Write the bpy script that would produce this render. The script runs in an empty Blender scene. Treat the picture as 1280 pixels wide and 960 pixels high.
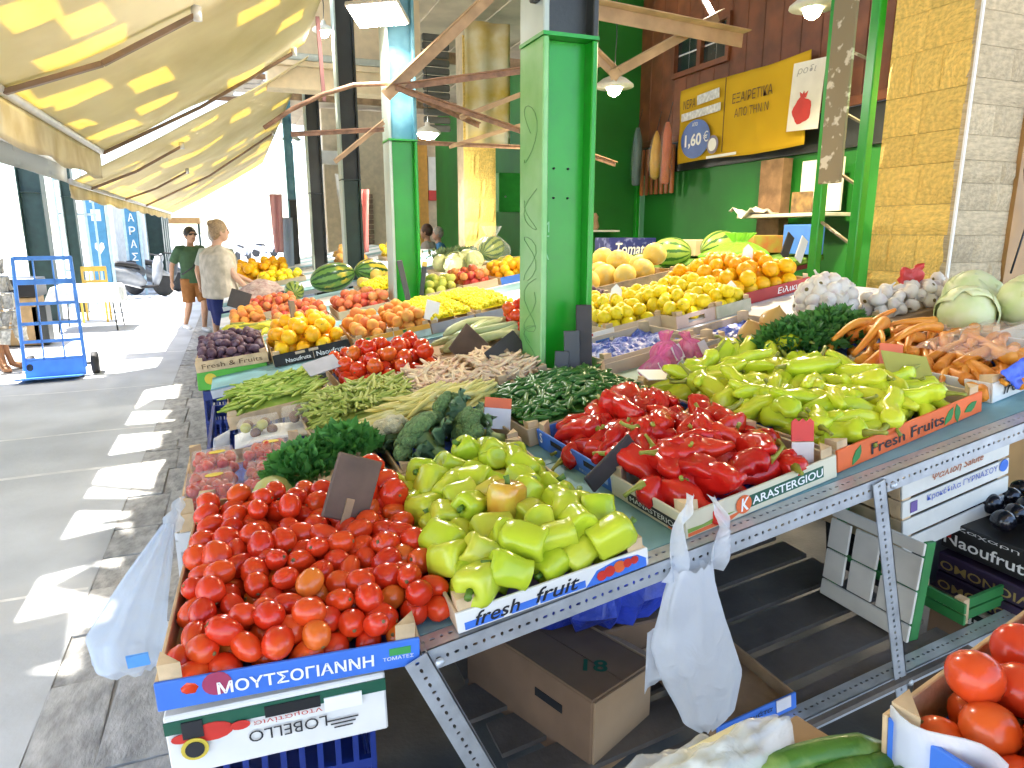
import bpy, math, random
from mathutils import Vector, Matrix, Euler, noise
R = math.radians
random.seed(7)
sc = bpy.context.scene
col = sc.collection

# ------------------------------------------------------------------ camera, sky, sun, exposure
cam_d = bpy.data.cameras.new('camera'); cam = bpy.data.objects.new('camera', cam_d); col.objects.link(cam)
cam_d.sensor_width = 36.0; cam_d.lens = 36.0 * 860 / 1280; cam_d.clip_start = 0.05; cam_d.clip_end = 2000
cam.location = (0, 0, 1.6); cam.rotation_euler = (R(90 - 12.4), 0, R(-21.6))
sc.camera = cam
SUN = Vector((-0.28, 0.16, 1.0)).normalized()          # towards the sun
world = bpy.data.worlds.new('World'); sc.world = world; world.use_nodes = True
wn = world.node_tree; bg = wn.nodes['Background']
sky = wn.nodes.new('ShaderNodeTexSky'); sky.sky_type = 'NISHITA'; sky.sun_disc = False
sky.sun_elevation = math.asin(SUN.z); sky.sun_rotation = math.atan2(SUN.x, SUN.y)
sky.air_density = 1.0; sky.dust_density = 1.2; sky.ozone_density = 1.0
wn.links.new(sky.outputs[0], bg.inputs[0]); bg.inputs[1].default_value = 0.15
sd = bpy.data.lights.new('sun', 'SUN'); sd.energy = 4.5; sd.angle = R(0.8); sd.color = (1, 0.95, 0.86)
so = bpy.data.objects.new('sun', sd); col.objects.link(so); so.location = (-6, 3, 20)
so.rotation_euler = SUN.to_track_quat('Z', 'Y').to_euler()
sc.view_settings.view_transform = 'Standard'; sc.view_settings.look = 'None'
sc.view_settings.exposure = 2.42; sc.view_settings.gamma = 1.0
sc.render.engine = 'CYCLES'
cy = sc.cycles
cy.use_denoising = True; cy.max_bounces = 7; cy.diffuse_bounces = 4; cy.glossy_bounces = 3
cy.transmission_bounces = 5; cy.transparent_max_bounces = 8
cy.caustics_reflective = False; cy.caustics_refractive = False; cy.sample_clamp_indirect = 6.0
cy.use_adaptive_sampling = True; cy.adaptive_threshold = 0.03

# ------------------------------------------------------------------ materials
MATS = {}
def _nt(name):
    m = bpy.data.materials.new(name); m.use_nodes = True
    nt = m.node_tree; return m, nt, nt.nodes['Principled BSDF']
def rgb(c): return (c[0], c[1], c[2], 1)
def M(name, c, rough=.6, metal=0., var=.12, scale=9., bump=0., bscale=60., c2=None, contrast=(.35, .7), coat=0., spec=.5, rand=0., detail=5., sheen=0.):
    """procedural surface: noise between two tones, optional second colour in patches, optional fine relief"""
    if name in MATS: return MATS[name]
    m, nt, b = _nt(name); N = nt.nodes; L = nt.links
    tc = N.new('ShaderNodeTexCoord')
    no = N.new('ShaderNodeTexNoise'); no.inputs['Scale'].default_value = scale; no.inputs['Detail'].default_value = detail
    L.new(tc.outputs['Object'], no.inputs['Vector'])
    rp = N.new('ShaderNodeValToRGB'); rp.color_ramp.elements[0].position = contrast[0]; rp.color_ramp.elements[1].position = contrast[1]
    a = [max(0, v * (1 - var)) for v in c]; d = [min(1, v * (1 + var)) for v in c] if c2 is None else c2
    rp.color_ramp.elements[0].color = rgb(a); rp.color_ramp.elements[1].color = rgb(d)
    L.new(no.outputs['Fac'], rp.inputs['Fac'])
    out = rp.outputs['Color']
    if rand:
        oi = N.new('ShaderNodeObjectInfo'); mp = N.new('ShaderNodeMapRange')
        mp.inputs['To Min'].default_value = 1 - rand; mp.inputs['To Max'].default_value = 1 + rand
        L.new(oi.outputs['Random'], mp.inputs['Value'])
        mx = N.new('ShaderNodeVectorMath'); mx.operation = 'SCALE'
        L.new(out, mx.inputs[0]); L.new(mp.outputs[0], mx.inputs['Scale']); out = mx.outputs[0]
    L.new(out, b.inputs['Base Color'])
    b.inputs['Roughness'].default_value = rough; b.inputs['Metallic'].default_value = metal
    b.inputs['Specular IOR Level'].default_value = spec
    if coat: b.inputs['Coat Weight'].default_value = coat; b.inputs['Coat Roughness'].default_value = .12
    if bump:
        n2 = N.new('ShaderNodeTexNoise'); n2.inputs['Scale'].default_value = bscale; n2.inputs['Detail'].default_value = 4
        L.new(tc.outputs['Object'], n2.inputs['Vector'])
        bp = N.new('ShaderNodeBump'); bp.inputs['Strength'].default_value = bump; bp.inputs['Distance'].default_value = .01
        L.new(n2.outputs['Fac'], bp.inputs['Height']); L.new(bp.outputs[0], b.inputs['Normal'])
    MATS[name] = m; return m
def FRUIT(name, cols, rough=.3, patch=None, pscale=14., coat=.25, bump=0., bscale=90., sub=.0, pcontrast=(.5, .75), stripes=None):
    """skin of a fruit: a tone picked per fruit (ripeness) plus patches on the skin itself"""
    if name in MATS: return MATS[name]
    m, nt, b = _nt(name); N = nt.nodes; L = nt.links
    oi = N.new('ShaderNodeObjectInfo'); rp = N.new('ShaderNodeValToRGB')
    e = rp.color_ramp.elements
    while len(e) < len(cols): e.new(.5)
    for i, (p, c) in enumerate(cols): e[i].position = p; e[i].color = rgb(c)
    L.new(oi.outputs['Random'], rp.inputs['Fac']); out = rp.outputs['Color']
    tc = N.new('ShaderNodeTexCoord')
    va = N.new('ShaderNodeVectorMath'); va.operation = 'ADD'
    L.new(tc.outputs['Object'], va.inputs[0]); L.new(oi.outputs['Location'], va.inputs[1])
    if patch:
        no = N.new('ShaderNodeTexNoise'); no.inputs['Scale'].default_value = pscale; no.inputs['Detail'].default_value = 3
        L.new(va.outputs[0], no.inputs['Vector'])
        r2 = N.new('ShaderNodeValToRGB'); r2.color_ramp.elements[0].position = pcontrast[0]; r2.color_ramp.elements[1].position = pcontrast[1]
        L.new(no.outputs['Fac'], r2.inputs['Fac'])
        mx = N.new('ShaderNodeMix'); mx.data_type = 'RGBA'; L.new(r2.outputs['Color'], mx.inputs[0])
        L.new(out, mx.inputs[6]); mx.inputs[7].default_value = rgb(patch); out = mx.outputs[2]
    if stripes:
        wv = N.new('ShaderNodeTexNoise'); wv.inputs['Scale'].default_value = 3.2; wv.inputs['Detail'].default_value = 2
        sp = N.new('ShaderNodeSeparateXYZ'); L.new(tc.outputs['Object'], sp.inputs[0])
        at = N.new('ShaderNodeMath'); at.operation = 'ARCTAN2'; L.new(sp.outputs[0], at.inputs[0]); L.new(sp.outputs[1], at.inputs[1])
        ns = N.new('ShaderNodeTexNoise'); ns.inputs['Scale'].default_value = 28; L.new(tc.outputs['Object'], ns.inputs['Vector'])
        ad = N.new('ShaderNodeMath'); ad.operation = 'MULTIPLY_ADD'; L.new(at.outputs[0], ad.inputs[0]); ad.inputs[1].default_value = 11.0
        m3 = N.new('ShaderNodeMath'); m3.operation = 'MULTIPLY'; m3.inputs[1].default_value = 3.2; L.new(ns.outputs['Fac'], m3.inputs[0]); L.new(m3.outputs[0], ad.inputs[2])
        sn = N.new('ShaderNodeMath'); sn.operation = 'SINE'; L.new(ad.outputs[0], sn.inputs[0])
        r3 = N.new('ShaderNodeValToRGB'); r3.color_ramp.elements[0].position = .15; r3.color_ramp.elements[1].position = .6
        L.new(sn.outputs[0], r3.inputs['Fac'])
        mx = N.new('ShaderNodeMix'); mx.data_type = 'RGBA'; L.new(r3.outputs['Color'], mx.inputs[0])
        L.new(out, mx.inputs[6]); mx.inputs[7].default_value = rgb(stripes); out = mx.outputs[2]
    L.new(out, b.inputs['Base Color'])
    b.inputs['Roughness'].default_value = rough; b.inputs['Coat Weight'].default_value = coat * .55; b.inputs['Coat Roughness'].default_value = .10; b.inputs['Specular IOR Level'].default_value = .32
    if bump:
        n2 = N.new('ShaderNodeTexNoise'); n2.inputs['Scale'].default_value = bscale; n2.inputs['Detail'].default_value = 2
        L.new(tc.outputs['Object'], n2.inputs['Vector'])
        bp = N.new('ShaderNodeBump'); bp.inputs['Strength'].default_value = bump; bp.inputs['Distance'].default_value = .004
        L.new(n2.outputs['Fac'], bp.inputs['Height']); L.new(bp.outputs[0], b.inputs['Normal'])
    MATS[name] = m; return m
def PLASTIC(name, c, alpha=.5, rough=.25, bump=.4, bscale=22., sheer=.0):
    """thin film: part see-through, part white gloss, with creases"""
    if name in MATS: return MATS[name]
    m, nt, b = _nt(name); N = nt.nodes; L = nt.links
    b.inputs['Base Color'].default_value = rgb(c); b.inputs['Roughness'].default_value = rough
    tc = N.new('ShaderNodeTexCoord'); n2 = N.new('ShaderNodeTexNoise'); n2.inputs['Scale'].default_value = bscale; n2.inputs['Detail'].default_value = 3
    n2.inputs['Distortion'].default_value = 1.2
    L.new(tc.outputs['Object'], n2.inputs['Vector'])
    bp = N.new('ShaderNodeBump'); bp.inputs['Strength'].default_value = bump; bp.inputs['Distance'].default_value = .02
    L.new(n2.outputs['Fac'], bp.inputs['Height']); L.new(bp.outputs[0], b.inputs['Normal'])
    tl = N.new('ShaderNodeBsdfTranslucent'); tl.inputs[0].default_value = rgb(c)
    m1 = N.new('ShaderNodeMixShader'); m1.inputs[0].default_value = .35; L.new(b.outputs[0], m1.inputs[1]); L.new(tl.outputs[0], m1.inputs[2])
    tr = N.new('ShaderNodeBsdfTransparent'); mx = N.new('ShaderNodeMixShader'); mx.inputs[0].default_value = alpha
    L.new(tr.outputs[0], mx.inputs[1]); L.new(m1.outputs[0], mx.inputs[2])
    L.new(mx.outputs[0], N['Material Output'].inputs[0])
    MATS[name] = m; return m
def CLOTH(name, c, trans=.5, tcol=None, var=.1, scale=4., stain=None, bump=.25, bscale=9.):
    """woven fabric that lets light through"""
    if name in MATS: return MATS[name]
    m, nt, b = _nt(name); N = nt.nodes; L = nt.links
    tc = N.new('ShaderNodeTexCoord'); no = N.new('ShaderNodeTexNoise'); no.inputs['Scale'].default_value = scale; no.inputs['Detail'].default_value = 6
    L.new(tc.outputs['Object'], no.inputs['Vector'])
    rp = N.new('ShaderNodeValToRGB'); rp.color_ramp.elements[0].position = .36; rp.color_ramp.elements[1].position = .62
    rp.color_ramp.elements[0].color = rgb(stain or [v * (1 - var) for v in c]); rp.color_ramp.elements[1].color = rgb(c)
    L.new(no.outputs['Fac'], rp.inputs['Fac']); L.new(rp.outputs['Color'], b.inputs['Base Color'])
    b.inputs['Roughness'].default_value = .9; b.inputs['Specular IOR Level'].default_value = .15
    tl = N.new('ShaderNodeBsdfTranslucent'); tl.inputs[0].default_value = rgb(tcol or c)
    n2 = N.new('ShaderNodeTexNoise'); n2.inputs['Scale'].default_value = bscale; L.new(tc.outputs['Object'], n2.inputs['Vector'])
    bp = N.new('ShaderNodeBump'); bp.inputs['Strength'].default_value = bump; bp.inputs['Distance'].default_value = .03
    L.new(n2.outputs['Fac'], bp.inputs['Height']); L.new(bp.outputs[0], b.inputs['Normal'])
    mx = N.new('ShaderNodeMixShader'); mx.inputs[0].default_value = trans
    L.new(b.outputs[0], mx.inputs[1]); L.new(tl.outputs[0], mx.inputs[2]); L.new(mx.outputs[0], N['Material Output'].inputs[0])
    MATS[name] = m; return m
def LEAF(name, c, c2, trans=.3, rough=.45):
    m = CLOTH(name, c, trans, tcol=[min(1, v * 1.3) for v in c], stain=c2, scale=25., bump=.1)
    for n in m.node_tree.nodes:
        if n.type == 'BSDF_PRINCIPLED': n.inputs['Roughness'].default_value = rough; n.inputs['Specular IOR Level'].default_value = .4
    return m
def GLOW(name, c, s):
    if name in MATS: return MATS[name]
    m, nt, b = _nt(name); b.inputs['Base Color'].default_value = (.8, .8, .8, 1)
    b.inputs['Emission Color'].default_value = rgb(c); b.inputs['Emission Strength'].default_value = s
    MATS[name] = m; return m
WOODC = (.50, .34, .19)
WOOD = M('pale_crate_wood', (.56, .40, .23), .75, var=.25, scale=14, bump=.25, bscale=40)
WOODD = M('weathered_wood', (.32, .21, .12), .8, var=.35, scale=9, bump=.4, bscale=35)
CARD = M('cardboard_brown', (.36, .24, .14), .85, var=.12, scale=6, bump=.08, bscale=90)
CARDL = M('cardboard_pale', (.58, .45, .31), .85, var=.1, scale=6)
WHITE = M('white_card', (.74, .72, .68), .7, var=.07, scale=7)
BLUEC = M('blue_print', (.05, .17, .62), .5, var=.1, scale=8)
BLUEP = M('blue_paper', (.06, .12, .62), .55, var=.35, scale=30, bump=.6, bscale=30)
BLACKP = M('black_print', (.018, .016, .016), .45, var=.2)
INK = M('ink_black', (.015, .015, .018), .6, var=.05)
INKW = M('ink_white', (.82, .82, .80), .6, var=.03)
REDP = M('red_print', (.55, .03, .02), .5, var=.1)
ORANGEP = M('orange_print', (.72, .13, .03), .5, var=.1)
GREENP = M('green_print', (.03, .20, .05), .55, var=.15)
STEEL = M('galvanised_steel', (.52, .55, .58), .38, metal=.55, var=.14, scale=20, bump=.05)
HOLE = M('dark_hole', (.012, .012, .013), .9)
BLACKBOARD = M('black_price_board', (.035, .028, .026), .6, var=.3, scale=10)
BROWNBOARD = M('brown_price_board', (.11, .065, .045), .6, var=.3, scale=12)
BLUECR = M('blue_crate_plastic', (.012, .032, .20), .4, var=.1)
WHITECR = M('white_crate_plastic', (.66, .68, .70), .4, var=.08)
BLACKCR = M('black_crate_plastic', (.022, .024, .026), .45, var=.2)
FILM = PLASTIC('thin_white_bag', (.86, .89, .93), .72, .3, .5, 16)
FILMB = PLASTIC('thin_bluish_bag', (.72, .82, .95), .5, .3, .4, 12)
CLEAR = PLASTIC('clear_plastic', (.93, .95, .96), .13, .08, .3, 26)
DARKST = M('dark_painted_steel', (.022, .026, .026), .45, var=.25, scale=6, bump=.1)
TEAL = M('teal_board', (.20, .40, .45), .5, var=.25, scale=5)
PAPER = M('white_paper_sheet', (.72, .74, .80), .8, var=.05, bump=.2, bscale=10)

# ------------------------------------------------------------------ geometry helpers
class MB:
    """collects shapes; build() links them as one mesh object"""
    def __init__(s): s.v = []; s.f = []; s.m = []; s.sm = []
    def add(s, vs, fs, mi=0, smooth=False, mat=None):
        o = len(s.v)
        s.v += [tuple(mat @ Vector(p)) if mat else tuple(p) for p in vs]
        for f in fs: s.f.append(tuple(i + o for i in f)); s.m.append(mi); s.sm.append(smooth)
        return s
    def box(s, c, d, mi=0, rot=None, mat=None, bev=0.):
        x, y, z = [k / 2 for k in d]
        T = Matrix.Translation(c) @ (rot.to_4x4() if rot else Matrix())
        if mat: T = mat @ T
        b = min(bev, min(x, y, z) * .8)
        if b <= 0:
            vs = [(i * x, j * y, k * z) for k in (-1, 1) for j in (-1, 1) for i in (-1, 1)]
            fs = [(0, 2, 3, 1), (4, 5, 7, 6), (0, 1, 5, 4), (2, 6, 7, 3), (0, 4, 6, 2), (1, 3, 7, 5)]
            return s.add(vs, fs, mi, False, T)
        vs = []; ix = {}
        for k in (-1, 1):
            for j in (-1, 1):
                for i in (-1, 1):
                    for ax in range(3):
                        p = [i * (x - b), j * (y - b), k * (z - b)]
                        p[ax] = (i * x, j * y, k * z)[ax]; ix[(i, j, k, ax)] = len(vs); vs.append(tuple(p))
        fs = []
        for ax in range(3):
            o = [a for a in range(3) if a != ax]
            for sg in (-1, 1):
                q = []
                for (a, c2) in ((-1, -1), (1, -1), (1, 1), (-1, 1)):
                    t = [0, 0, 0]; t[ax] = sg; t[o[0]] = a; t[o[1]] = c2; q.append(ix[(*t, ax)])
                if (sg > 0) == (ax == 1): q.reverse()
                fs.append(tuple(q))
        for ax in range(3):          # edge bevels run along axis ax
            o = [a for a in range(3) if a != ax]
            for a in (-1, 1):
                for c2 in (-1, 1):
                    t0 = [0, 0, 0]; t0[o[0]] = a; t0[o[1]] = c2; t1 = list(t0); t0[ax] = -1; t1[ax] = 1
                    fs.append((ix[(*t0, o[0])], ix[(*t1, o[0])], ix[(*t1, o[1])], ix[(*t0, o[1])]))
        for k in (-1, 1):
            for j in (-1, 1):
                for i in (-1, 1): fs.append((ix[(i, j, k, 0)], ix[(i, j, k, 1)], ix[(i, j, k, 2)]))
        return s.add(vs, fs, mi, False, T)
    def bar(s, p0, p1, w, h, mi=0, up=(0, 0, 1), bev=0.):
        p0 = Vector(p0); p1 = Vector(p1); d = p1 - p0; L = d.length; d.normalize()
        u = Vector(up); x = d.cross(u)
        if x.length < 1e-4: x = d.cross(Vector((0, 1, 0)))
        x.normalize(); z = x.cross(d)
        rot = Matrix((x, d, z)).transposed()
        return s.box((p0 + p1) / 2, (w, L, h), mi, rot, None, bev)
    def tube(s, pts, r, seg=8, mi=0, cap=True, smooth=True, flat=1., mat=None):
        pts = [Vector(p) for p in pts]; n = len(pts); rs = r if isinstance(r, (list, tuple)) else [r] * n
        vs = []; fs = []; pu = None
        for i, p in enumerate(pts):
            d = (pts[min(i + 1, n - 1)] - pts[max(i - 1, 0)]).normalized()
            if pu is None:
                pu = d.cross(Vector((0, 0, 1)))
                if pu.length < .1: pu = d.cross(Vector((0, 1, 0)))
            a = (pu - d * pu.dot(d)).normalized(); pu = a; b = d.cross(a)
            for k in range(seg):
                t = 2 * math.pi * k / seg
                vs.append(p + (a * math.cos(t) + b * math.sin(t) * flat) * rs[i])
        for i in range(n - 1):
            for k in range(seg):
                k2 = (k + 1) % seg; fs.append((i * seg + k, i * seg + k2, (i + 1) * seg + k2, (i + 1) * seg + k))
        if cap: fs.append(tuple(range(seg - 1, -1, -1))); fs.append(tuple(range((n - 1) * seg, n * seg)))
        return s.add(vs, fs, mi, smooth, mat)
    def lathe(s, prof, seg=16, mi=0, mod=None, smooth=True, mat=None, arc=1.):
        vs = []; fs = []; n = len(prof)
        for i, (r, z) in enumerate(prof):
            for k in range(seg):
                t = 2 * math.pi * k / seg * arc; f = mod(t, i / (n - 1)) if mod else 1.
                if isinstance(f, tuple): f, dz = f
                else: dz = 0
                vs.append((r * f * math.cos(t), r * f * math.sin(t), z + dz))
        for i in range(n - 1):
            for k in range(seg):
                k2 = (k + 1) % seg; fs.append((i * seg + k, i * seg + k2, (i + 1) * seg + k2, (i + 1) * seg + k))
        fs.append(tuple(range(seg - 1, -1, -1))); fs.append(tuple(range((n - 1) * seg, n * seg)))
        return s.add(vs, fs, mi, smooth, mat)
    def grid(s, fn, nu, nv, mi=0, smooth=True, thick=0., mat=None):
        vs = [Vector(fn(i / nu, j / nv)) for j in range(nv + 1) for i in range(nu + 1)]
        fs = [(j * (nu + 1) + i, j * (nu + 1) + i + 1, (j + 1) * (nu + 1) + i + 1, (j + 1) * (nu + 1) + i) for j in range(nv) for i in range(nu)]
        if thick:
            n = len(vs); nrm = [Vector() for _ in vs]
            for f in fs:
                k = (vs[f[1]] - vs[f[0]]).cross(vs[f[3]] - vs[f[0]])
                for q in f: nrm[q] += k
            vs = vs + [v - (k.normalized() if k.length > 1e-12 else Vector((0, 0, 1))) * thick for v, k in zip(vs, nrm)]
            b = [tuple(q + n for q in reversed(f)) for f in fs]
            ring = [i for i in range(nu + 1)] + [j * (nu + 1) + nu for j in range(1, nv + 1)] + [nv * (nu + 1) + i for i in range(nu - 1, -1, -1)] + [j * (nu + 1) for j in range(nv - 1, 0, -1)]
            e = [(ring[i], ring[i] + n, ring[(i + 1) % len(ring)] + n, ring[(i + 1) % len(ring)]) for i in range(len(ring))]
            fs = fs + b + e
        return s.add(vs, fs, mi, smooth, mat)
    def poly(s, pts, d, mi=0, mat=None):
        """flat outline pts (3d, planar) pushed along vector d into a solid"""
        n = len(pts); a = [Vector(p) for p in pts]; b = [p + Vector(d) for p in a]
        fs = [tuple(range(n)), tuple(range(2 * n - 1, n - 1, -1))] + [(i, i + n, (i + 1) % n + n, (i + 1) % n) for i in range(n)]
        return s.add(a + b, fs, mi, False, mat)
    def mesh(s, name, mats):
        me = bpy.data.meshes.new(name); me.from_pydata(s.v, [], s.f)
        mats = mats if isinstance(mats, (list, tuple)) else [mats]
        for m in mats: me.materials.append(m)
        me.polygons.foreach_set('material_index', s.m); me.polygons.foreach_set('use_smooth', s.sm)
        me.update(); return me
    def build(s, name, mats, parent=None, **kw):
        return link(name, s.mesh(name, mats), parent, **kw)
def tag(o, label=None, cat=None, group=None, kind=None):
    if label: o['label'] = label
    if cat: o['category'] = cat
    if group: o['group'] = group
    if kind: o['kind'] = kind
    return o
def link(name, me, parent=None, loc=None, rot=None, label=None, cat=None, group=None, kind=None):
    o = bpy.data.objects.new(name, me); col.objects.link(o)
    if parent: o.parent = parent
    if loc is not None: o.location = loc
    if rot is not None: o.rotation_euler = rot
    return tag(o, label, cat, group, kind)
def empty(name, loc, label, cat, group=None, rot=(0, 0, 0), mat=None):
    o = bpy.data.objects.new(name, None); col.objects.link(o); o.empty_display_size = .1
    if mat is not None: o.matrix_world = mat
    else: o.location = loc; o.rotation_euler = rot
    return tag(o, label, cat, group)
def copy_tree(o, parent=None):
    c = o.copy(); col.objects.link(c)
    if parent is not None: c.parent = parent
    for ch in list(o.children): copy_tree(ch, c)
    return c
def one(fn, name, mats, parent=None, **kw):
    b = MB(); fn(b); return b.build(name, mats, parent, **kw)
TEXTS = {}
def text_mesh(s, shear=0., weight=0., extrude=.0, spacing=1.):
    k = (s, shear, weight, spacing)
    if k in TEXTS: return TEXTS[k]
    cu = bpy.data.curves.new('lettering', 'FONT'); cu.body = s; cu.shear = shear; cu.offset = weight; cu.extrude = extrude
    cu.align_x = 'CENTER'; cu.align_y = 'CENTER'; cu.resolution_u = 3; cu.space_character = spacing
    o = bpy.data.objects.new('tmp', cu); col.objects.link(o); bpy.context.view_layer.update()
    me = bpy.data.meshes.new_from_object(o.evaluated_get(bpy.context.evaluated_depsgraph_get()))
    bpy.data.objects.remove(o); bpy.data.curves.remove(cu)
    TEXTS[k] = me; return me
def lettering(parent, s, w, h, loc, rot, mat, shear=0., weight=0., name='lettering', spacing=1.):
    """flat print: the words s filling w x h, centred at loc in the parent's space"""
    me = text_mesh(s, shear, weight, 0, spacing).copy(); me.name = name
    xs = [v.co.x for v in me.vertices]; ys = [v.co.y for v in me.vertices]
    cx = (max(xs) + min(xs)) / 2; cyy = (max(ys) + min(ys)) / 2; sx = w / (max(xs) - min(xs)); sy = h / (max(ys) - min(ys))
    for v in me.vertices: v.co = ((v.co.x - cx) * sx, (v.co.y - cyy) * sy, 0)
    me.materials.clear(); me.materials.append(mat)
    o = link(name, me, parent, loc, rot); return o
FRONT = (R(90), 0, 0)          # print facing -y
SIDEW = (R(90), 0, R(-90))     # print facing -x
def S_TOP(x): return .925 + .17 * (x - .25)      # the sloping display surface
ROLL = math.atan(.17)
def frame(x, y, z, yaw=0., pitch=0., roll=math.degrees(ROLL)):
    return Matrix.Translation((x, y, z)) @ Matrix.Rotation(R(yaw), 4, 'Z') @ Matrix.Rotation(-R(roll), 4, 'Y') @ Matrix.Rotation(R(pitch), 4, 'X')
# ------------------------------------------------------------------ the setting: ground, aisle, hall floor
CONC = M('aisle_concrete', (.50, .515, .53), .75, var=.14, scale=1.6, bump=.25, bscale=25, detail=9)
one(lambda b: b.add([(-400, -400, -.02), (400, -400, -.02), (400, 600, -.02), (-400, 600, -.02)], [(0, 1, 2, 3)]), 'ground', M('far_ground', (.55, .53, .50), .9), kind='structure')
one(lambda b: b.add([(-3.0, -6, 0), (-.74, -6, 0), (-.74, 60, 0), (-3.0, 60, 0)], [(0, 1, 2, 3)]), 'aisle_floor', CONC, kind='structure')
one(lambda b: b.add([(-9, -6, .004), (-3.0, -6, .004), (-3.0, 60, .004), (-9, 60, .004)], [(0, 1, 2, 3)]), 'side_pavement', M('pavement_grey', (.30, .30, .30), .8, var=.2, scale=2), kind='structure')
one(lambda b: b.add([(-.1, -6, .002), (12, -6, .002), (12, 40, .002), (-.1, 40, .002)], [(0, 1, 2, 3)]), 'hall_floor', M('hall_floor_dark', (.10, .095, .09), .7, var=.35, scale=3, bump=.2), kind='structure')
slabs = link('drain_strip', MB().add([(-.74, -6, -.006), (-.1, -6, -.006), (-.1, 40, -.006), (-.74, 40, -.006)], [(0, 1, 2, 3)]).mesh('drain_strip', M('dark_mortar', (.30, .29, .28), .9)), kind='structure')
SLAB = M('worn_stone_slab', (.40, .395, .385), .75, var=.3, scale=5, bump=.5, bscale=18, detail=8, rand=.10)
me_s = MB().box((0, 0, 0), (1, 1, 1), bev=.03).mesh('stone_slab', SLAB)
y = .6
while y < 13:
    d = random.uniform(.25, .55)
    for (x0, x1) in ((-.738, random.uniform(-.56, -.46)), (None, random.uniform(-.34, -.26)), (None, -.105)):
        if x0 is None: x0 = px1 + .008
        o = link('stone_slab', me_s, slabs, ((x0 + x1) / 2, y + d / 2, -.028 + random.uniform(0, .008))); o.scale = (x1 - x0, d - .008, .05); o.rotation_euler = (R(random.uniform(-1, 1)), R(random.uniform(-1, 1)), R(random.uniform(-1.5, 1.5)))
        px1 = x1
    y += d
JOINT = M('pale_joint_filler', (.70, .70, .69), .8, var=.15)
for yy, w in ((5.27, .05), (6.32, .035), (8.1, .03), (10.4, .04), (3.4, .025)):
    one(lambda b: b.grid(lambda u, v: (-2.98 + 2.23 * u, yy + (v - .5) * w + .02 * math.sin(u * 9), .0015), 12, 1), 'floor_joint', JOINT, bpy.data.objects['aisle_floor'])

# ------------------------------------------------------------------ steel columns
GREEN = M('green_gloss_paint', (.008, .29, .012), .3, var=.12, scale=3, bump=.04, bscale=30)
PALEG = M('aisle_lit_green_paint', (.13, .43, .10), .35, var=.14, scale=4, c2=(.27, .52, .23), bump=.04)  # aisle daylight put into the colour of the aisle-side flange
PALEW = M('pale_side_paint', (.38, .45, .41), .4, var=.1, scale=4)  # flange side paled in colour for aisle light; left columns share it
BLUEPT = M('blue_worn_paint', (.07, .24, .33), .45, c2=(.16, .36, .44), scale=7)
DKG = M('dark_green_paint', (.02, .05, .04), .45, var=.2)
def h_column(x, y, zsplit, top, mlow, mup, mface, mfaceup, label, s=.3, x0=None):
    """H-section: two flanges facing the aisle, web between, lower and upper paint"""
    e = empty('steel_column', (x, y, 0), label, 'column', 'steel columns along the stalls')
    t = .022
    for (z0, z1, m, mf, nm) in ((0, zsplit, mlow, mface, 'lower'), (zsplit, top, mup, mfaceup, 'upper')):
        h = z1 - z0 - .0015
        def flange(sx, mm):
            one(lambda b: b.box((sx * (s / 2 - t / 2), s / 2, z0 + h / 2), (t, s, h), bev=.004), 'flange', mm, e)
        flange(-1, mf); flange(1, m)
        one(lambda b: b.box((0, s * .30, z0 + h / 2), (s - 2 * t - .002, .016, h)), 'web', m, e)
    one(lambda b: b.box((0, s / 2, zsplit + .006), (s + .004, s + .004, .012)), 'splice_plate', mlow, e)
    return e
c1 = h_column(1.098, 2.235, 2.235, 4.3, GREEN, DARKST, PALEG, PALEW, 'near green steel column with pale scribbled side and black top', .204)
for (dx, dz) in ((-.035, 1.72), (.02, 1.72), (-.035, 1.82), (.02, 1.82)):
    one(lambda b: b.tube([(dx, .048, dz), (dx, .056, dz)], .004, 8), 'bolt_hole', HOLE, c1)
GRAF = M('graffiti_marker', (.12, .27, .11), .6)
GRAFW = M('graffiti_chalk', (.25, .55, .28), .6)
rg = random.Random(3)
for k, (z0, hh) in enumerate(((1.94, .19), (1.68, .14), (1.50, .17), (1.34, .2), (1.2, .14))):
    pts = []; p = [rg.uniform(.08, .2), z0]
    for i in range(16):
        a = i * .55 + k; pts.append((-.1030, min(.19, max(.014, .102 + .058 * math.sin(a * (1 + .2 * k)))), z0 - hh / 2 + hh * (.5 + .5 * math.sin(a * .63 + k * 2))))
    one(lambda b: b.tube(pts, .0011, 4), 'graffiti_line', GRAF, c1)
for i, ch in enumerate('MTA'):
    lettering(c1, ch, .03, .037, (-.065, .0515, 1.62 - .048 * i), FRONT, GRAFW, name='graffiti_letter')
one(lambda b: b.box((-.108, .04, 2.36), (.034, .06, .034), bev=.004), 'clamp', DARKST, c1)
c2 = h_column(1.15, 4.96, 2.225, 4.3, GREEN, BLUEPT, PALEW, PALEW, 'green steel column with blue upper half and pale side', .204)
c3 = h_column(1.22, 7.75, 2.15, 4.3, DKG, DARKST, PALEW, PALEW, 'dark green steel column behind the large watermelons', .204)
c4 = h_column(1.16, 10.55, 2.15, 4.3, DARKST, DARKST, PALEW, PALEW, 'black steel column rising behind the far oranges', .204)
c5 = h_column(1.0, 12.9, 2.15, 4.3, DARKST, BLUEPT, BLUEPT, BLUEPT, 'farthest thin dark blue column beside hanging cloths', .14)
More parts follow.
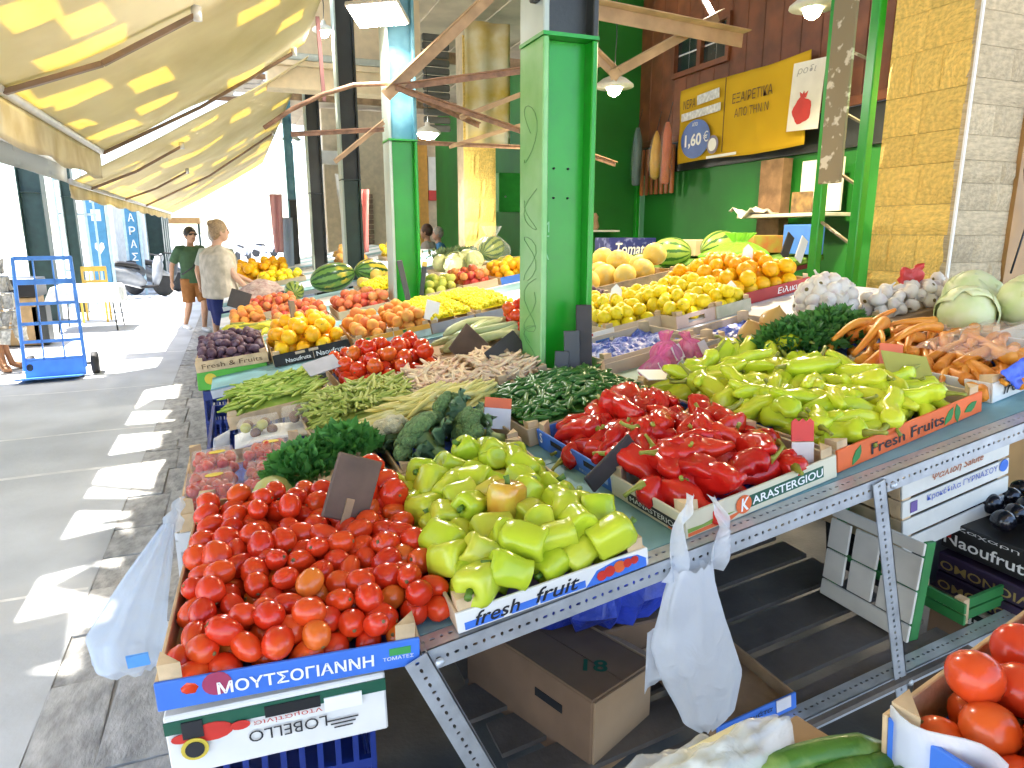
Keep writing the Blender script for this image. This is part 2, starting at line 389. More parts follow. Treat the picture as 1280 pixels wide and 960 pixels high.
# price boards leaning on the columns
def board(name, label, w, h, m, loc, rot, cat='price board', group=None, stick=0.):
    e = empty(name, loc, label, cat, group, rot)
    one(lambda b: b.box((0, 0, h / 2), (w, .008, h), bev=.003), 'panel', m, e)
    if stick: one(lambda b: b.box((0, -.0055, h * .05 - stick / 2 + .04), (.018, .003, stick)), 'stick', WOODD, e)
    return e
LEANB = 'dark slats leaning on the near green column'
board('price_board', 'tall narrow black price board leaning in the near green column', .058, .27, BLACKBOARD, (1.135, 2.16, S_TOP(1.135) + .006), (R(-8), 0, R(-16)))
board('price_board', 'shorter grey black board leaning left in the near green column', .058, .19, M('grey_board', (.06, .06, .06), .5), (1.085, 2.15, S_TOP(1.085) + .006), (R(-10), 0, R(-12)))
board('price_board', 'small grey board at the left foot of the near green column', .052, .13, M('grey_board', (.06, .06, .06), .5), (1.035, 2.145, S_TOP(1.035) + .006), (R(-12), R(4), R(-14)))
board('price_board', 'dark slat with yellow tip leaning on the second green column', .034, .31, DARKST, (1.22, 4.88, S_TOP(1.22)), (R(-6), R(9), 0))
board('price_board', 'grey black slat leaning left on the second green column', .041, .34, M('grey_board', (.06, .06, .06), .5), (1.14, 4.87, S_TOP(1.14)), (R(-6), R(-10), 0))
one(lambda b: b.box((0, 0, .295), (.035, .0095, .035)), 'tip', M('yellow_tip', (.5, .35, .08), .6), bpy.data.objects['price_board.003'])

# ------------------------------------------------------------------ awnings, added sun mask, hall roof
AWN = CLOTH('beige_awning_canvas', (.76, .69, .56), .32, tcol=(.94, .78, .12), stain=(.62, .54, .42), scale=1.7, bump=.5, bscale=3.5)
VAL = CLOTH('beige_valance_canvas', (.74, .66, .53), .3, tcol=(.90, .76, .32), stain=(.52, .42, .29), scale=3.5, bump=.5, bscale=5)
ALU = M('awning_aluminium', (.62, .60, .56), .4, metal=.4, var=.1)
ARM = M('brown_arm_paint', (.20, .12, .07), .5, var=.2)
def awning(y0, y1, xa, za, xb, zb, label, sag=.10, drop=.22, seed=0, arms=(), dy=0):
    e = empty('awning', (xb, y0, zb), label, 'awning', 'canvas awnings over the aisle')
    def f(u, v):
        x = xb + (xa - xb) * v; z = zb + (za - zb) * v; y = y0 + (y1 - y0) * u
        k = math.sin(math.pi * v)
        z += -sag * k * (.6 + .4 * math.sin(u * 9 + seed)) + .045 * noise.noise((x * 1.6, y * 1.1, seed)) * (k + .15) - .03 * k * abs(math.sin(u * math.pi * 5 + v * 2))
        return (x - xb, y - y0, z - zb)
    one(lambda b: b.grid(f, 90, 34, thick=.002), 'canopy', AWN, e)
    one(lambda b: b.tube([(0, 0, 0), (0, y1 - y0, 0)], .032, 12), 'front_bar', ALU, e)
    def g(u, v):
        return (-.02 + .02 * noise.noise((u * 14, v * 2, seed + 5)) * v - .01 * math.sin(u * 40) * v, (y1 - y0) * u, -.02 - drop * v - .015 * math.sin(u * 55) * v)
    one(lambda b: b.grid(g, 80, 5, thick=.002), 'valance', VAL, e)
    for (ya, x1, yb, kind) in arms:
        def pt(x, y, d=.055):
            v = (x - xb) / (xa - xb); u = (y - y0) / (y1 - y0); p = f(min(1, max(0, u)), v); return (p[0], p[1], p[2] - d)
        a = (0.02, ya - y0, -.02); m = pt((xb + x1) / 2, (ya + yb) / 2, .07); c = pt(x1, yb)
        one(lambda b: (b.bar(a, m, .045, .03, bev=.004), b.bar(m, c, .045, .03, bev=.004)), 'arm', ARM, e)
        one(lambda b: b.tube([Vector(c) + Vector((0, 0, -.03)), Vector(c) + Vector((0, 0, .05))], .03, 10), 'arm_joint', ALU, e)
    return e
awning(-1.6, 8.34, .88, 3.6, -1.17, 2.4, 'nearer beige awning overhead with sun patches and drooping valance', .07, .26, 1, ((4.95, -.1, 4.9, 0), (1.6, -.1, 1.7, 0), (8.25, .75, 8.15, 0)))
awning(8.62, 21.7, .95, 3.55, -1.53, 2.12, 'farther lower beige awning reaching towards the bright street', .04, .14, 4, ((9.6, -.5, 9.7, 0), (15.2, .85, 14.4, 0), (12.4, -.6, 12.5, 0)))
OPP = CLOTH('white_awning_canvas', (.66, .67, .64), .35, tcol=(.8, .8, .74), scale=2, bump=.3)
e = empty('white_awning', (-1.66, -3, 2.34), 'plain white awning of the opposite stalls at the left', 'awning')
one(lambda b: b.grid(lambda u, v: (-2.6 * v, 12.2 * u, .62 * v - .05 * math.sin(math.pi * v)), 24, 8, thick=.002), 'canopy', OPP, e)
one(lambda b: b.grid(lambda u, v: (.01 * math.sin(u * 60) * v, 12.2 * u, -.2 * v), 40, 2, thick=.002), 'valance', OPP, e)
one(lambda b: b.tube([(0, 0, 0), (0, 12.2, 0)], .025, 10), 'front_bar', ALU, e)
# added out-of-view sheets above the aisle; their gaps break the sun into patches
rr = random.Random(11)
ur = empty('sun_mask', (0, 0, 5.0), 'unseen added sheets with gaps above the aisle breaking sun into patches', 'roof')
SHEET = M('grey_mask_sheet', (.30, .29, .27), .7, var=.2)
me_sheet = MB().box((0, 0, 0), (1, 1, .012)).mesh('mask_sheet', SHEET)
yy = -3.
while yy < 20:
    dy = rr.uniform(.34, .56); xx = -2.05
    while xx < 1.2:
        dx = rr.uniform(.26, .46)
        if rr.random() < .77:
            o = link('mask_sheet', me_sheet, ur, (xx + dx / 2, yy + dy / 2, rr.uniform(-.02, .02))); o.scale = (dx * rr.uniform(1.0, 1.25), dy * rr.uniform(1.0, 1.25), 1)
            o.rotation_euler = (0, 0, R(rr.uniform(-9, 9)))
        xx += dx
    yy += dy
for yb in (-3, 1, 5, 9, 13, 17, 20):  # added bars under the mask sheets, also out of view
    one(lambda b: b.bar((-2.2, yb, -.08), (1.3, yb, -.08), .06, .1), 'mask_bar', ARM, ur)
# added unseen planks that chop the sun band on the floor into patches
yy = -2.
pm = MB().box((0, 0, 0), (1.0, 1, .03), bev=.004).mesh('mask_plank', WOODD)
while yy < 11:
    w = rr.uniform(.06, .6); o = link('mask_plank', pm, ur, (-2.15 + rr.uniform(-.2, .2), yy + w / 2, -.35 + rr.uniform(-.1, .1)), (0, R(rr.uniform(-2, 2)), R(rr.uniform(-45, 45)))); o.scale = (rr.uniform(.45, 1.3), w, 1)
    yy += w + rr.uniform(.05, .72)
# hall roof
hr = empty('hall_roof', (1, 0, 4.35), 'pale boarded roof over the market hall', 'roof')
ROOFB = M('cream_roof_board', (.55, .48, .36), .75, var=.15, scale=3)
for i in range(26):
    x0 = 0.2 + i * .42
    one(lambda b: b.box((x0, 9.6, .12 + .022 * (i % 2)), (.45, 22, .02)), 'roof_board', ROOFB, hr)
for yb in (-1, 3.1, 7.2, 11.3, 15.4):
    one(lambda b: b.bar((0, yb, -.05), (10.6, yb, -.05), .08, .16), 'rafter', WOODD, hr)

# ------------------------------------------------------------------ overhead iron, fascia, lamps
RUST = M('rusty_angle_iron', (.27, .15, .095), .6, var=.3, scale=15)
PALEWD = M('pale_beam_wood', (.45, .31, .19), .7, var=.2, scale=6)
tr = empty('roof_truss', (1.54, 7.18, 3.02), 'rusty angle iron truss fixed to the green blue column', 'truss')
o3 = Vector((1.54, 7.18, 3.02))
def TB(p0, p1, w, m, nm='tie_bar', par=tr, oo=o3):
    p0 = Vector(p0) - oo; p1 = Vector(p1) - oo
    one(lambda b: (b.bar(p0, p1, w, .008), b.bar(p0 + Vector((0, w / 2, -w / 2)), p1 + Vector((0, w / 2, -w / 2)), .008, w)), nm, m, par)
TB((1.54, 7.18, 3.02), (3.3, 6.9, 3.32), .06, RUST)
TB((1.5, 7.14, 2.98), (2.6, 7.0, 4.0), .12, PALEWD, 'strut')
TB((1.6, 7.14, 3.02), (4.3, 7.5, 2.42), .05, RUST)
TB((1.65, 7.22, 3.03), (2.62, 7.6, 2.78), .05, RUST)
TB((2.3, 7.28, 2.80), (4.3, 7.9, 3.62), .05, PALEWD)
TB((1.6, 7.5, 2.55), (4.3, 8.3, 2.66), .04, RUST)
TB((2.3, 7.7, 2.55), (4.3, 8.3, 3.2), .04, PALEWD)
one(lambda b: b.tube([Vector(p) - o3 for p in ((1.54, 7.16, 3.03), (1.2, 7.2, 3.0), (.9, 7.25, 2.9), (.6, 7.3, 2.75), (.35, 7.35, 2.58))], .022, 8), 'curved_rod', RUST, tr)
TB((.6, 7.4, 2.56), (1.5, 7.3, 2.64), .04, RUST)
TB((1.0, 7.35, 2.32), (1.5, 7.3, 2.72), .05, PALEWD, 'strut')
one(lambda b: b.bar(Vector((.92, 7.3, 2.85)) - o3, Vector((.90, 7.3, 3.6)) - o3, .035, .035), 'hanger_rod', M('dark_red_iron', (.13, .05, .045), .5), tr)
tr.location = (1.05, 4.88, 2.565); tr.scale = (.68, .68, .68)
t2 = empty('roof_truss', (2.47, 4.6, 3.13), 'pale timber truss above the citrus displays', 'truss')
o4 = Vector((2.47, 4.6, 3.13))
TB((2.3, 4.6, 3.16), (3.75, 4.62, 3.09), .10, PALEWD, 'tie_beam', t2, o4)
TB((2.62, 4.66, 2.74), (3.6, 4.75, 3.26), .07, PALEWD, 'strut', t2, o4)
TB((2.40, 4.7, 2.95), (2.72, 4.72, 2.74), .06, PALEWD, 'strut', t2, o4)
TB((2.2, 4.8, 2.60), (2.5, 4.7, 2.68), .05, RUST, 'tie_bar', t2, o4)
fb = empty('awning_cassette', (.5, 9.0, 3.14), 'long cream box fascia hung above the middle of the stalls', 'fascia')
FASC = M('cream_fascia', (.62, .50, .33), .6, var=.1)
one(lambda b: b.box((.85, 0, .24), (1.7, .3, .30), bev=.01), 'lower_panel', FASC, fb)
one(lambda b: b.box((.85, -.03, .36), (1.72, .36, .06), bev=.008), 'moulding', FASC, fb)
one(lambda b: b.box((.83, -.02, .43), (1.78, .40, .075), bev=.01), 'top_cap', M('grey_green_cap', (.35, .38, .34), .5), fb)
one(lambda b: b.box((1.1, .25, .9), (1.6, .06, .8)), 'upper_panel', FASC, fb)
def wire(pts, r=.004, m=DARKST, label='thin cable', name='cable'):
    return one(lambda b: b.tube(pts, r, 5), name, m, label=label, cat='cable')
wire([(1.45, 8.8, 3.9), (1.47, 8.78, 3.4), (1.44, 8.8, 3.0), (1.46, 8.8, 2.5)], .008, label='thin dark cable hanging in front of the cream fascia')
def pendant(x, y, z, r, label, power, colr, drop=.5, disc=False, glow=25., sz=.06):
    e = empty('pendant_lamp', (x, y, z), label, 'lamp', 'lit lamps of the market')
    SH = M('white_enamel_shade', (.7, .7, .66), .35)
    prof = [(r, 0), (r * .98, r * .10), (r * .62, r * .38), (r * .22, r * .55), (r * .18, r * .8), (.02, r * .85)]
    one(lambda b: b.lathe(prof + [(p[0] * .96, p[1] - .004) for p in reversed(prof)], 24), 'lamp_shade', SH, e)
    one(lambda b: b.lathe([(.01, -.055 - r * .1), (sz * .7, -.035 - r * .1), (sz, -.005), (sz * .8, .03), (.02, .06)], 16), 'bulb', GLOW('bulb_' + label[:14], colr, glow), e)
    one(lambda b: b.tube([(0, 0, r * .8), (.01, 0, r * .8 + drop / 2), (0, 0, r * .8 + drop)], .005, 6), 'cord', DARKST, e)
    ld = bpy.data.lights.new('lamp_light', 'SPOT'); ld.energy = power; ld.color = colr; ld.shadow_soft_size = .07; ld.spot_size = R(165); ld.spot_blend = .6
    lo = bpy.data.objects.new('lamp_light', ld); col.objects.link(lo); lo.parent = e; lo.location = (0, 0, -.10 - r * .1)
    return e
WARM = (1, .80, .50); NEUT = (1, .93, .80)
pendant(2.83, 5.0, 2.70, .15, 'lit dish lamp hanging over the citrus in the green bay', 34, WARM)
pendant(3.42, 3.62, 2.95, .14, 'lit lamp cut by the photo top beside the stone pillar', 62, WARM)
pendant(2.30, 8.6, 2.78, .16, 'bright round lamp hanging between the two green columns', 55, NEUT, .6, glow=60., sz=.13)
pendant(1.10, 13.5, 3.22, .17, 'small pale dish lamp by the far black column', 30, NEUT)
pendant(1.05, 8.0, 3.66, .12, 'small grey can lamp under the end of the near awning', 8, NEUT, .3)
fl = empty('light_panel', (.97, 4.8, 2.96), 'bright tilted rectangular light panel beside the blue column top', 'lamp', None, (R(-22), R(0), R(-35)))
one(lambda b: b.box((0, 0, .02), (.36, .22, .03), bev=.005), 'housing', ALU, fl)
one(lambda b: b.box((0, 0, 0), (.32, .19, .008)), 'diffuser', GLOW('panel_light', (1, .97, .9), 22), fl)
la = bpy.data.lights.new('panel_area', 'AREA'); la.energy = 9; la.color = (1, .96, .88); la.shape = 'RECTANGLE'; la.size = .32; la.size_y = .19
lo = bpy.data.objects.new('panel_area', la); col.objects.link(lo); lo.parent = fl; lo.location = (0, 0, -.012)
tb = empty('tube_lamp', (3.54, 4.8, 3.27), 'short lit tube lamp at the top above the banner', 'lamp')
one(lambda b: b.tube([(-.06, 0, .07), (.06, 0, -.07)], .014, 10), 'tube', GLOW('tube_light', (1, .98, .92), 20), tb)
one(lambda b: b.bar((-.065, .03, .1), (.075, .03, -.06), .03, .03), 'housing', ALU, tb)

# ------------------------------------------------------------------ the green bay: walls, plank gallery, banner
GWALL = M('green_wall_paint', (.012, .17, .018), .55, var=.2, scale=1.5, bump=.1, bscale=12)
bw = empty('bay_back_wall', (4.56, 2.6, 0), 'dark green back wall of the market bay', 'wall')
one(lambda b: b.box((.06, 2.3, 1.15), (.12, 4.7, 2.3)), 'wall_face', GWALL, bw)
one(lambda b: b.box((0.06, 9.3, 2.1), (.12, 9, 4.2)), 'wall_face', GWALL, bw)
cw = empty('bay_side_wall', (4.5, 7.32, 0), 'brighter green side wall closing the bay', 'wall')
one(lambda b: b.box((-.36, .06, 2.1), (.72, .12, 4.2)), 'wall_face', GWALL, cw)
one(lambda b: b.box((-.02, -.03, 1.1), (.05, .06, 2.2), bev=.004), 'conduit_cover', GREEN, cw)
PLANKW = M('red_brown_plank', (.19, .058, .020), .5, var=.3, scale=5, bump=.15, bscale=20, rand=.15)
ga = empty('plank_gallery', (4.5, 2.6, 2.25), 'red brown plank gallery front with a small window above the banner', 'gallery')
yy = .0
while yy < 4.68:
    w = .225
    if not (3.15 < yy + w / 2 < 4.05): one(lambda b: b.box((0, yy + w / 2, 1.2), (.03, w - .008, 1.75), bev=.004), 'plank', PLANKW, ga)
    else:
        one(lambda b: b.box((0, yy + w / 2, .63), (.03, w - .008, .61), bev=.004), 'plank', PLANKW, ga)
        one(lambda b: b.box((0, yy + w / 2, 1.72), (.03, w - .008, .72), bev=.004), 'plank', PLANKW, ga)
    yy += w
one(lambda b: b.box((-.025, 2.34, .33), (.05, 4.68, .07), bev=.005), 'bottom_rail', PLANKW, ga)
one(lambda b: b.box((.05, 2.34, .15), (.06, 4.68, .3)), 'backing_board', DARKST, ga)
win = one(lambda b: (b.box((-.02, 3.6, 1.34), (.06, .92, .05)), b.box((-.02, 3.6, .96), (.06, .92, .05)), b.box((-.02, 3.16, 1.15), (.06, .05, .34)), b.box((-.02, 4.04, 1.15), (.06, .05, .34)), b.box((-.02, 3.6, 1.15), (.06, .06, .34))), 'window', PLANKW, ga)
PANE = M('dark_window_pane', (.02, .03, .03), .1, spec=.6)
for yc in (3.38, 3.82):
    for zc in (1.07, 1.24):
        for dy in (-.1, .1): one(lambda b: b.box((.0, yc + dy, zc), (.008, .185, .155)), 'pane', PANE, win)
# slatted dark opening left of the banner: hanging sticks/sheaths
for i in range(7):
    one(lambda b: b.box((-.05, 3.95 + i * .1, .02), (.03, .05, .5), bev=.006), 'slat', M('orange_brown_slat', (.33, .10, .03), .5, rand=.3), ga)
BAN = CLOTH('yellow_banner_vinyl', (.68, .42, .025), .1, var=.08, scale=2, bump=.15, bscale=3)
bn = empty('price_banner', (4.40, 5.50, 2.30), 'yellow price banner with a blue oval reading 1,60 under the gallery', 'banner')
def banf(u, v):
    wr = .02 * math.exp(-((u - .62 - .5 * (1 - v)) / .07) ** 2) * v + .012 * math.exp(-((u - .5 - .25 * (1 - v)) / .05) ** 2)
    return (-wr - .006 * math.sin(v * 9 + u * 4), .89 - 1.76 * u, .72 * v + .01 * math.sin(u * 7))
one(lambda b: b.grid(banf, 50, 16, thick=.003), 'sheet', BAN, bn)
# banner local: u grows towards -y (right in view); print on the side facing -x
BROWNI = M('ink_brown', (.10, .05, .012), .6)
lettering(bn, 'ΝΕΡΑ', .20, .085, (-.03, .69, .565), SIDEW, BROWNI)
one(lambda b: b.box((0, 0, 0), (.004, .34, .09), bev=.001), 'tape_patch', M('silver_tape', (.62, .62, .60), .4, var=.25, scale=30), bn, loc=(-.032, .39, .585), rot=(R(-3), 0, 0))
one(lambda b: b.box((0, 0, 0), (.004, .62, .075), bev=.001), 'tape_patch', M('silver_tape', (.62, .62, .60), .4), bn, loc=(-.032, .50, .455), rot=(R(-2), 0, 0))
one(lambda b: b.lathe([(.001, 0), (.2, 0), (.2, .003), (.001, .003)], 32, smooth=False), 'oval_patch', M('blue_oval_print', (.07, .14, .42), .5), bn, loc=(-.031, .56, .215), rot=(0, R(-90), 0)).scale = (.92, 1.18, 1)
lettering(bn, 'ΑΠΟ', .09, .035, (-.037, .57, .355), SIDEW, INKW, weight=.01)
lettering(bn, '1,60', .27, .14, (-.037, .59, .20), SIDEW, INKW, weight=.03)
lettering(bn, '€', .075, .10, (-.037, .385, .22), SIDEW, INKW)
one(lambda b: b.lathe([(.001, 0), (.085, 0), (.085, .003), (.001, .003)], 24, smooth=False), 'round_badge', M('grey_violet_print', (.22, .18, .26), .5), bn, loc=(-.036, .27, .13), rot=(0, R(-90), 0))
one(lambda b: b.lathe([(.03, 0), (.06, 0), (.06, .003), (.03, .003)], 24, smooth=False), 'badge_ring', INKW, bn, loc=(-.041, .27, .13), rot=(0, R(-90), 0))
lettering(bn, 'ΕΞΑΙΡΕΤΙΚΑ', .52, .085, (-.034, -.24, .50), SIDEW, BROWNI)
lettering(bn, 'ΑΠΟ ΤΗΝ Ν', .44, .075, (-.034, -.24, .37), SIDEW, BROWNI)
one(lambda b: b.box((0, 0, 0), (.006, .006, .66)), 'seam', BROWNI, bn, loc=(-.026, .14, .38))
one(lambda b: b.box((0, 0, 0), (.004, .44, .025)), 'torn_edge', INKW, bn, loc=(-.02, .16, .02))
po = empty('white_poster', (4.34, 4.60, 2.42), 'white poster with a red pomegranate hung on the banner', 'poster', None, (R(3), 0, 0))
one(lambda b: b.box((0, 0, .25), (.004, .34, .52)), 'sheet', WHITE, po)
one(lambda b: b.lathe([(.001, 0), (.10, 0), (.10, .002), (.001, .002)], 20, mod=lambda t, i: 1 + .08 * math.sin(5 * t), smooth=False), 'pomegranate_print', REDP, po, loc=(-.005, .02, .14), rot=(0, R(-90), 0))
one(lambda b: b.poly([(0, -.03, 0), (0, .03, 0), (0, .045, .05), (0, .012, .03), (0, 0, .055), (0, -.012, .03), (0, -.045, .05)], (.002, 0, 0)), 'crown_print', REDP, po, loc=(-.005, .02, .235))
lettering(po, 'ροδι', .2, .07, (-.005, .02, .44), SIDEW, M('ink_grey', (.35, .35, .35), .6), shear=.2)
# long goods hung in clear sleeves
for i, (yy, zz, hh, m, lb) in enumerate(((7.0, 2.12, .62, M('teal_bundle', (.05, .12, .11), .5), 'dark teal bundle in a clear sleeve'), (6.62, 2.16, .50, M('yellow_bundle', (.62, .34, .02), .5), 'yellow oval bundle'), (6.42, 2.10, .62, M('orange_bundle', (.50, .10, .02), .5), 'orange bundle in a clear sleeve'))):
    e = empty('hanging_bundle', (4.28, yy, zz), lb + ' hanging left of the banner', 'bundle', 'bundles hung below the gallery')
    prof = [(.01, 0), (.045, .03), (.065, hh * .3), (.06, hh * .6), (.03, hh * .9), (.008, hh)] if i == 1 else [(.03, 0), (.045, .02), (.05, hh * .5), (.045, hh * .8), (.02, hh)]
    one(lambda b: b.lathe(prof, 12, mod=lambda t, q: 1 + .1 * math.sin(3 * t + 5 * q)), 'bundle_body', m, e)
    one(lambda b: b.lathe([(r + .012, z) for r, z in prof], 12, mod=lambda t, q: 1 + .12 * math.sin(4 * t + 7 * q)), 'clear_sleeve', CLEAR, e)
    one(lambda b: b.tube([(0, 0, hh), (.05, 0, hh + .2)], .004, 5), 'string', DARKST, e)
# shelf, panel and picture at the right of the bay
sh = empty('wall_shelf', (4.25, 4.5, 1.74), 'pale shelf with cloth on the green wall behind the oranges', 'shelf')
one(lambda b: b.box((.1, .15, 0), (.3, 1.0, .03), bev=.004), 'board', M('pale_shelf', (.6, .58, .52), .6), sh)
one(lambda b: b.grid(lambda u, v: (-.1 + .25 * v, .35 + .35 * u, .03 + .05 * noise.noise((u * 5, v * 5, 1)) + .04 * math.sin(u * 9) * (1 - v)), 14, 8, thick=.004), 'crumpled_cloth', WHITE, sh)
one(lambda b: b.box((.15, -.1, .23), (.02, .42, .40)), 'white_panel', WHITE, sh)
one(lambda b: b.box((.08, .02, .10), (.02, .22, .17), bev=.004), 'picture', M('food_picture', (.35, .22, .08), .5, c2=(.08, .05, .03), scale=14), sh)
one(lambda b: b.box((4.47, 5.0, 1.85), (.1, .28, .75)), 'brick_pier', M('brown_pier', (.25, .15, .08), .8, var=.3, scale=10, bump=.4), label='brown pier below the banner at the back of the bay', cat='pier')
sg = empty('green_cabinet', (3.86, 9.9, 1.9), 'bright green wall cabinet seen left of the near column', 'cabinet')
one(lambda b: b.box((0, 0, .28), (.35, .16, .56), bev=.01), 'body', M('bright_green_cabinet', (.05, .42, .06), .4), sg)
one(lambda b: b.tube([(-.08, -.085, .22), (-.08, -.1, .22)], .015, 8), 'knob', STEEL, sg)

# ------------------------------------------------------------------ stone pillars
STY = M('lamplit_yellow_stone', (.78, .54, .14), .8, var=.2, scale=9, bump=1., bscale=16, rand=.08, detail=8)  # near pillar's lamp warmth put into the stone colour; slim pillar shares it
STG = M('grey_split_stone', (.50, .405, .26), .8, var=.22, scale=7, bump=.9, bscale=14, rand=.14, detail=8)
def stone_mesh(seed, mat):
    def f(u, v):
        e = min(u, 1 - u, v, 1 - v); p = 0 if e < .01 else .5 + .5 * noise.noise((u * 3, v * 2, seed * 3.7))
        return (u - .5, -p * .022, v - .5)
    return MB().grid(f, 6, 3, smooth=False, thick=.03).mesh('stone_block', mat)
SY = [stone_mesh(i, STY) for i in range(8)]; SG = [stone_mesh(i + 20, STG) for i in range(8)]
def stone_face(par, meshes, n_dir, a0, a1, base, zr, ch, rz, seed):
    """courses of split stone on one face; a runs along the face, base is the face's fixed coordinate"""
    rs = random.Random(seed); z = zr[0]
    while z < zr[1]:
        h = ch * rs.uniform(.75, 1.2); a = a0
        while a < a1 - .01:
            w = rs.uniform(.16, .34)
            if a1 - (a + w) < .1: w = a1 - a
            c = a + w / 2
            loc = (base, c, z + h / 2) if rz else (c, base, z + h / 2)
            o = link('stone_block', rs.choice(meshes), par, loc, (0, 0, R(rz))); o.scale = (w - .002, rs.uniform(.6, 1.2), h - .002)
            a += w
        z += h
pl = empty('stone_pillar', (3.23, 2.38, 0), 'big split stone pillar coloured lamplit yellow on one face and grey on the other', 'pillar')
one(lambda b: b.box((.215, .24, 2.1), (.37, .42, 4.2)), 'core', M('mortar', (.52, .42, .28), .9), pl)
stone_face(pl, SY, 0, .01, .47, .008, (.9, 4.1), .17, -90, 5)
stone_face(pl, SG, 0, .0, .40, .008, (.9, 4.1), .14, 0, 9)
one(lambda b: b.box((-.004, -.004, 2.5), (.012, .012, 3.2)), 'corner_bead', INKW, pl)
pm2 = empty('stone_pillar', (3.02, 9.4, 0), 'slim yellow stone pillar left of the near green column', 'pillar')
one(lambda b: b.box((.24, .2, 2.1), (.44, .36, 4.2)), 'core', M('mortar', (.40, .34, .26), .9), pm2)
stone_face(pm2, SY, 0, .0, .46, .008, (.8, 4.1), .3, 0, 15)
wp = empty('timber_partition', (3.60, 2.36, 0), 'plain varnished timber partition at the right edge', 'partition')
one(lambda b: b.box((.45, .03, 2.0), (.85, .05, 4.0)), 'sheet', M('varnished_wood', (.38, .20, .06), .45, var=.25, scale=3), wp)
one(lambda b: b.tube([(.04, -.01, 2.5), (.06, -.02, 2.1), (.02, -.02, 1.9), (.10, -.02, 1.65), (.02, -.03, 1.4)], .005, 5), 'cable', DARKST, wp)
one(lambda b: b.box((.16, -.01, 2.05), (.06, .03, .3)), 'red_box', REDP, wp)
gp = empty('green_posts', (3.22, 2.92, 0), 'pair of slim green posts with a chipped board between, left of the stone pillar', 'post')
one(lambda b: b.box((0, .02, 2.1), (.05, .06, 4.2), bev=.005), 'post', GREEN, gp)
one(lambda b: b.box((0, .30, 2.1), (.05, .06, 4.2), bev=.005), 'post', GREEN, gp)
one(lambda b: b.box((-.03, .21, 2.75), (.02, .16, 1.75), bev=.004), 'chipped_board', M('chipped_paint_board', (.27, .22, .13), .7, c2=(.6, .55, .44), scale=14, contrast=(.56, .62)), gp)
for k in range(9): one(lambda b: b.bar((0, .05, .9 + k * .32), (0, .27, 1.02 + k * .32), .02, .012), 'lacing_strip', M('chipped_paint_board', (.27, .22, .13), .7), gp)
# ------------------------------------------------------------------ left side of the aisle
BLUET = M('hand_truck_blue', (.08, .28, .80), .4, var=.1)
ht = empty('hand_truck', (-1.98, 8.95, 0), 'blue steel hand truck standing in the aisle', 'hand truck', None, (R(-7), 0, R(6)))
for sx in (-1, 1): one(lambda b: b.bar((sx * .29, .05, .1), (sx * .27, .05, 1.36), .05, .035, bev=.006), 'side_rail', BLUET, ht)
for z, h in ((1.34, .045), (1.08, .06), (.84, .035), (.62, .035), (.42, .035), (.22, .03)): one(lambda b: b.bar((-.28, .05, z), (.28, .05, z), .02, h), 'cross_bar', BLUET, ht)
for sx in (-.1, .1): one(lambda b: b.bar((sx, .055, .2), (sx * .9, .055, 1.33), .03, .015), 'upright', BLUET, ht)
one(lambda b: b.box((0, .04, .11), (.58, .015, .2), bev=.004), 'kick_plate', BLUET, ht)
one(lambda b: b.poly([(-.31, .04, .012), (.29, .04, .012), (.24, -.27, .012), (-.38, -.27, .012)], (0, 0, .012)), 'toe_plate', BLUET, ht)
for sx in (-.24, .38):
    w = one(lambda b: b.lathe([(.05, -.035), (.10, -.04), (.13, -.03), (.135, 0), (.13, .03), (.10, .04), (.05, .035)], 24, mat=Matrix.Translation((sx, .16, .135)) @ Matrix.Rotation(R(90), 4, 'Y')), 'wheel', M('tyre_rubber', (.03, .03, .032), .7), ht)
    one(lambda b: b.lathe([(.01, -.042), (.075, -.042), (.08, 0), (.075, .042), (.01, .042)], 18, mat=Matrix.Translation((sx, .16, .135)) @ Matrix.Rotation(R(90), 4, 'Y')), 'rim', M('grey_rim', (.3, .3, .31), .5), w)
one(lambda b: b.tube([(-.26, .16, .135), (.35, .16, .135)], .014, 8), 'axle', DARKST, ht)
# stand hung with small packets
ps = empty('packet_stand', (-2.72, 9.75, 0), 'display stand hung with rows of silvery herb packets at the left edge', 'display stand')
FOIL = M('silvery_packet', (.50, .47, .40), .35, var=.4, scale=25, rand=.3, bump=.5, bscale=30)
one(lambda b: b.tube([(0, 0, .2), (0, 0, 1.6)], .02, 8), 'pole', WOODD, ps)
rp = random.Random(5)
pkm = [MB().grid(lambda u, v: ((u - .5) * .11, .015 * math.sin(math.pi * u) * math.sin(math.pi * v) + .006 * noise.noise((u * 6, v * 6, k)), -.17 * v), 5, 6, thick=.012).mesh('packet', FOIL) for k in range(4)]
for lv in range(6):
    z = 1.5 - lv * .2
    one(lambda b: b.tube([(.26 * math.cos(t / 12 * 6.283) * (.55 + .11 * lv), .26 * math.sin(t / 12 * 6.283) * (.55 + .11 * lv), z) for t in range(13)], .006, 5), 'hoop', STEEL, ps)
    for k in range(13):
        t = k / 13 * 6.283 + lv * .3; r = .27 * (.55 + .11 * lv)
        link('packet', rp.choice(pkm), ps, (r * math.cos(t), r * math.sin(t), z), (R(rp.uniform(-12, 12)), R(rp.uniform(-10, 10)), t + R(90) + rp.uniform(-.3, .3)))
TAN = M('tan_carved_wood', (.36, .16, .07), .55, var=.2)
for k, a in enumerate((0.1, -1.0, 2.2, 3.6)):
    one(lambda b: b.tube([(.06 * math.cos(a), .06 * math.sin(a), .42), (.10 * math.cos(a), .10 * math.sin(a), .2), (.13 * math.cos(a), .13 * math.sin(a), .07), (.22 * math.cos(a), .22 * math.sin(a), .035), (.32 * math.cos(a), .32 * math.sin(a), .02)], [.045, .04, .045, .05, .02], 10, flat=.8), 'foot', TAN, ps)
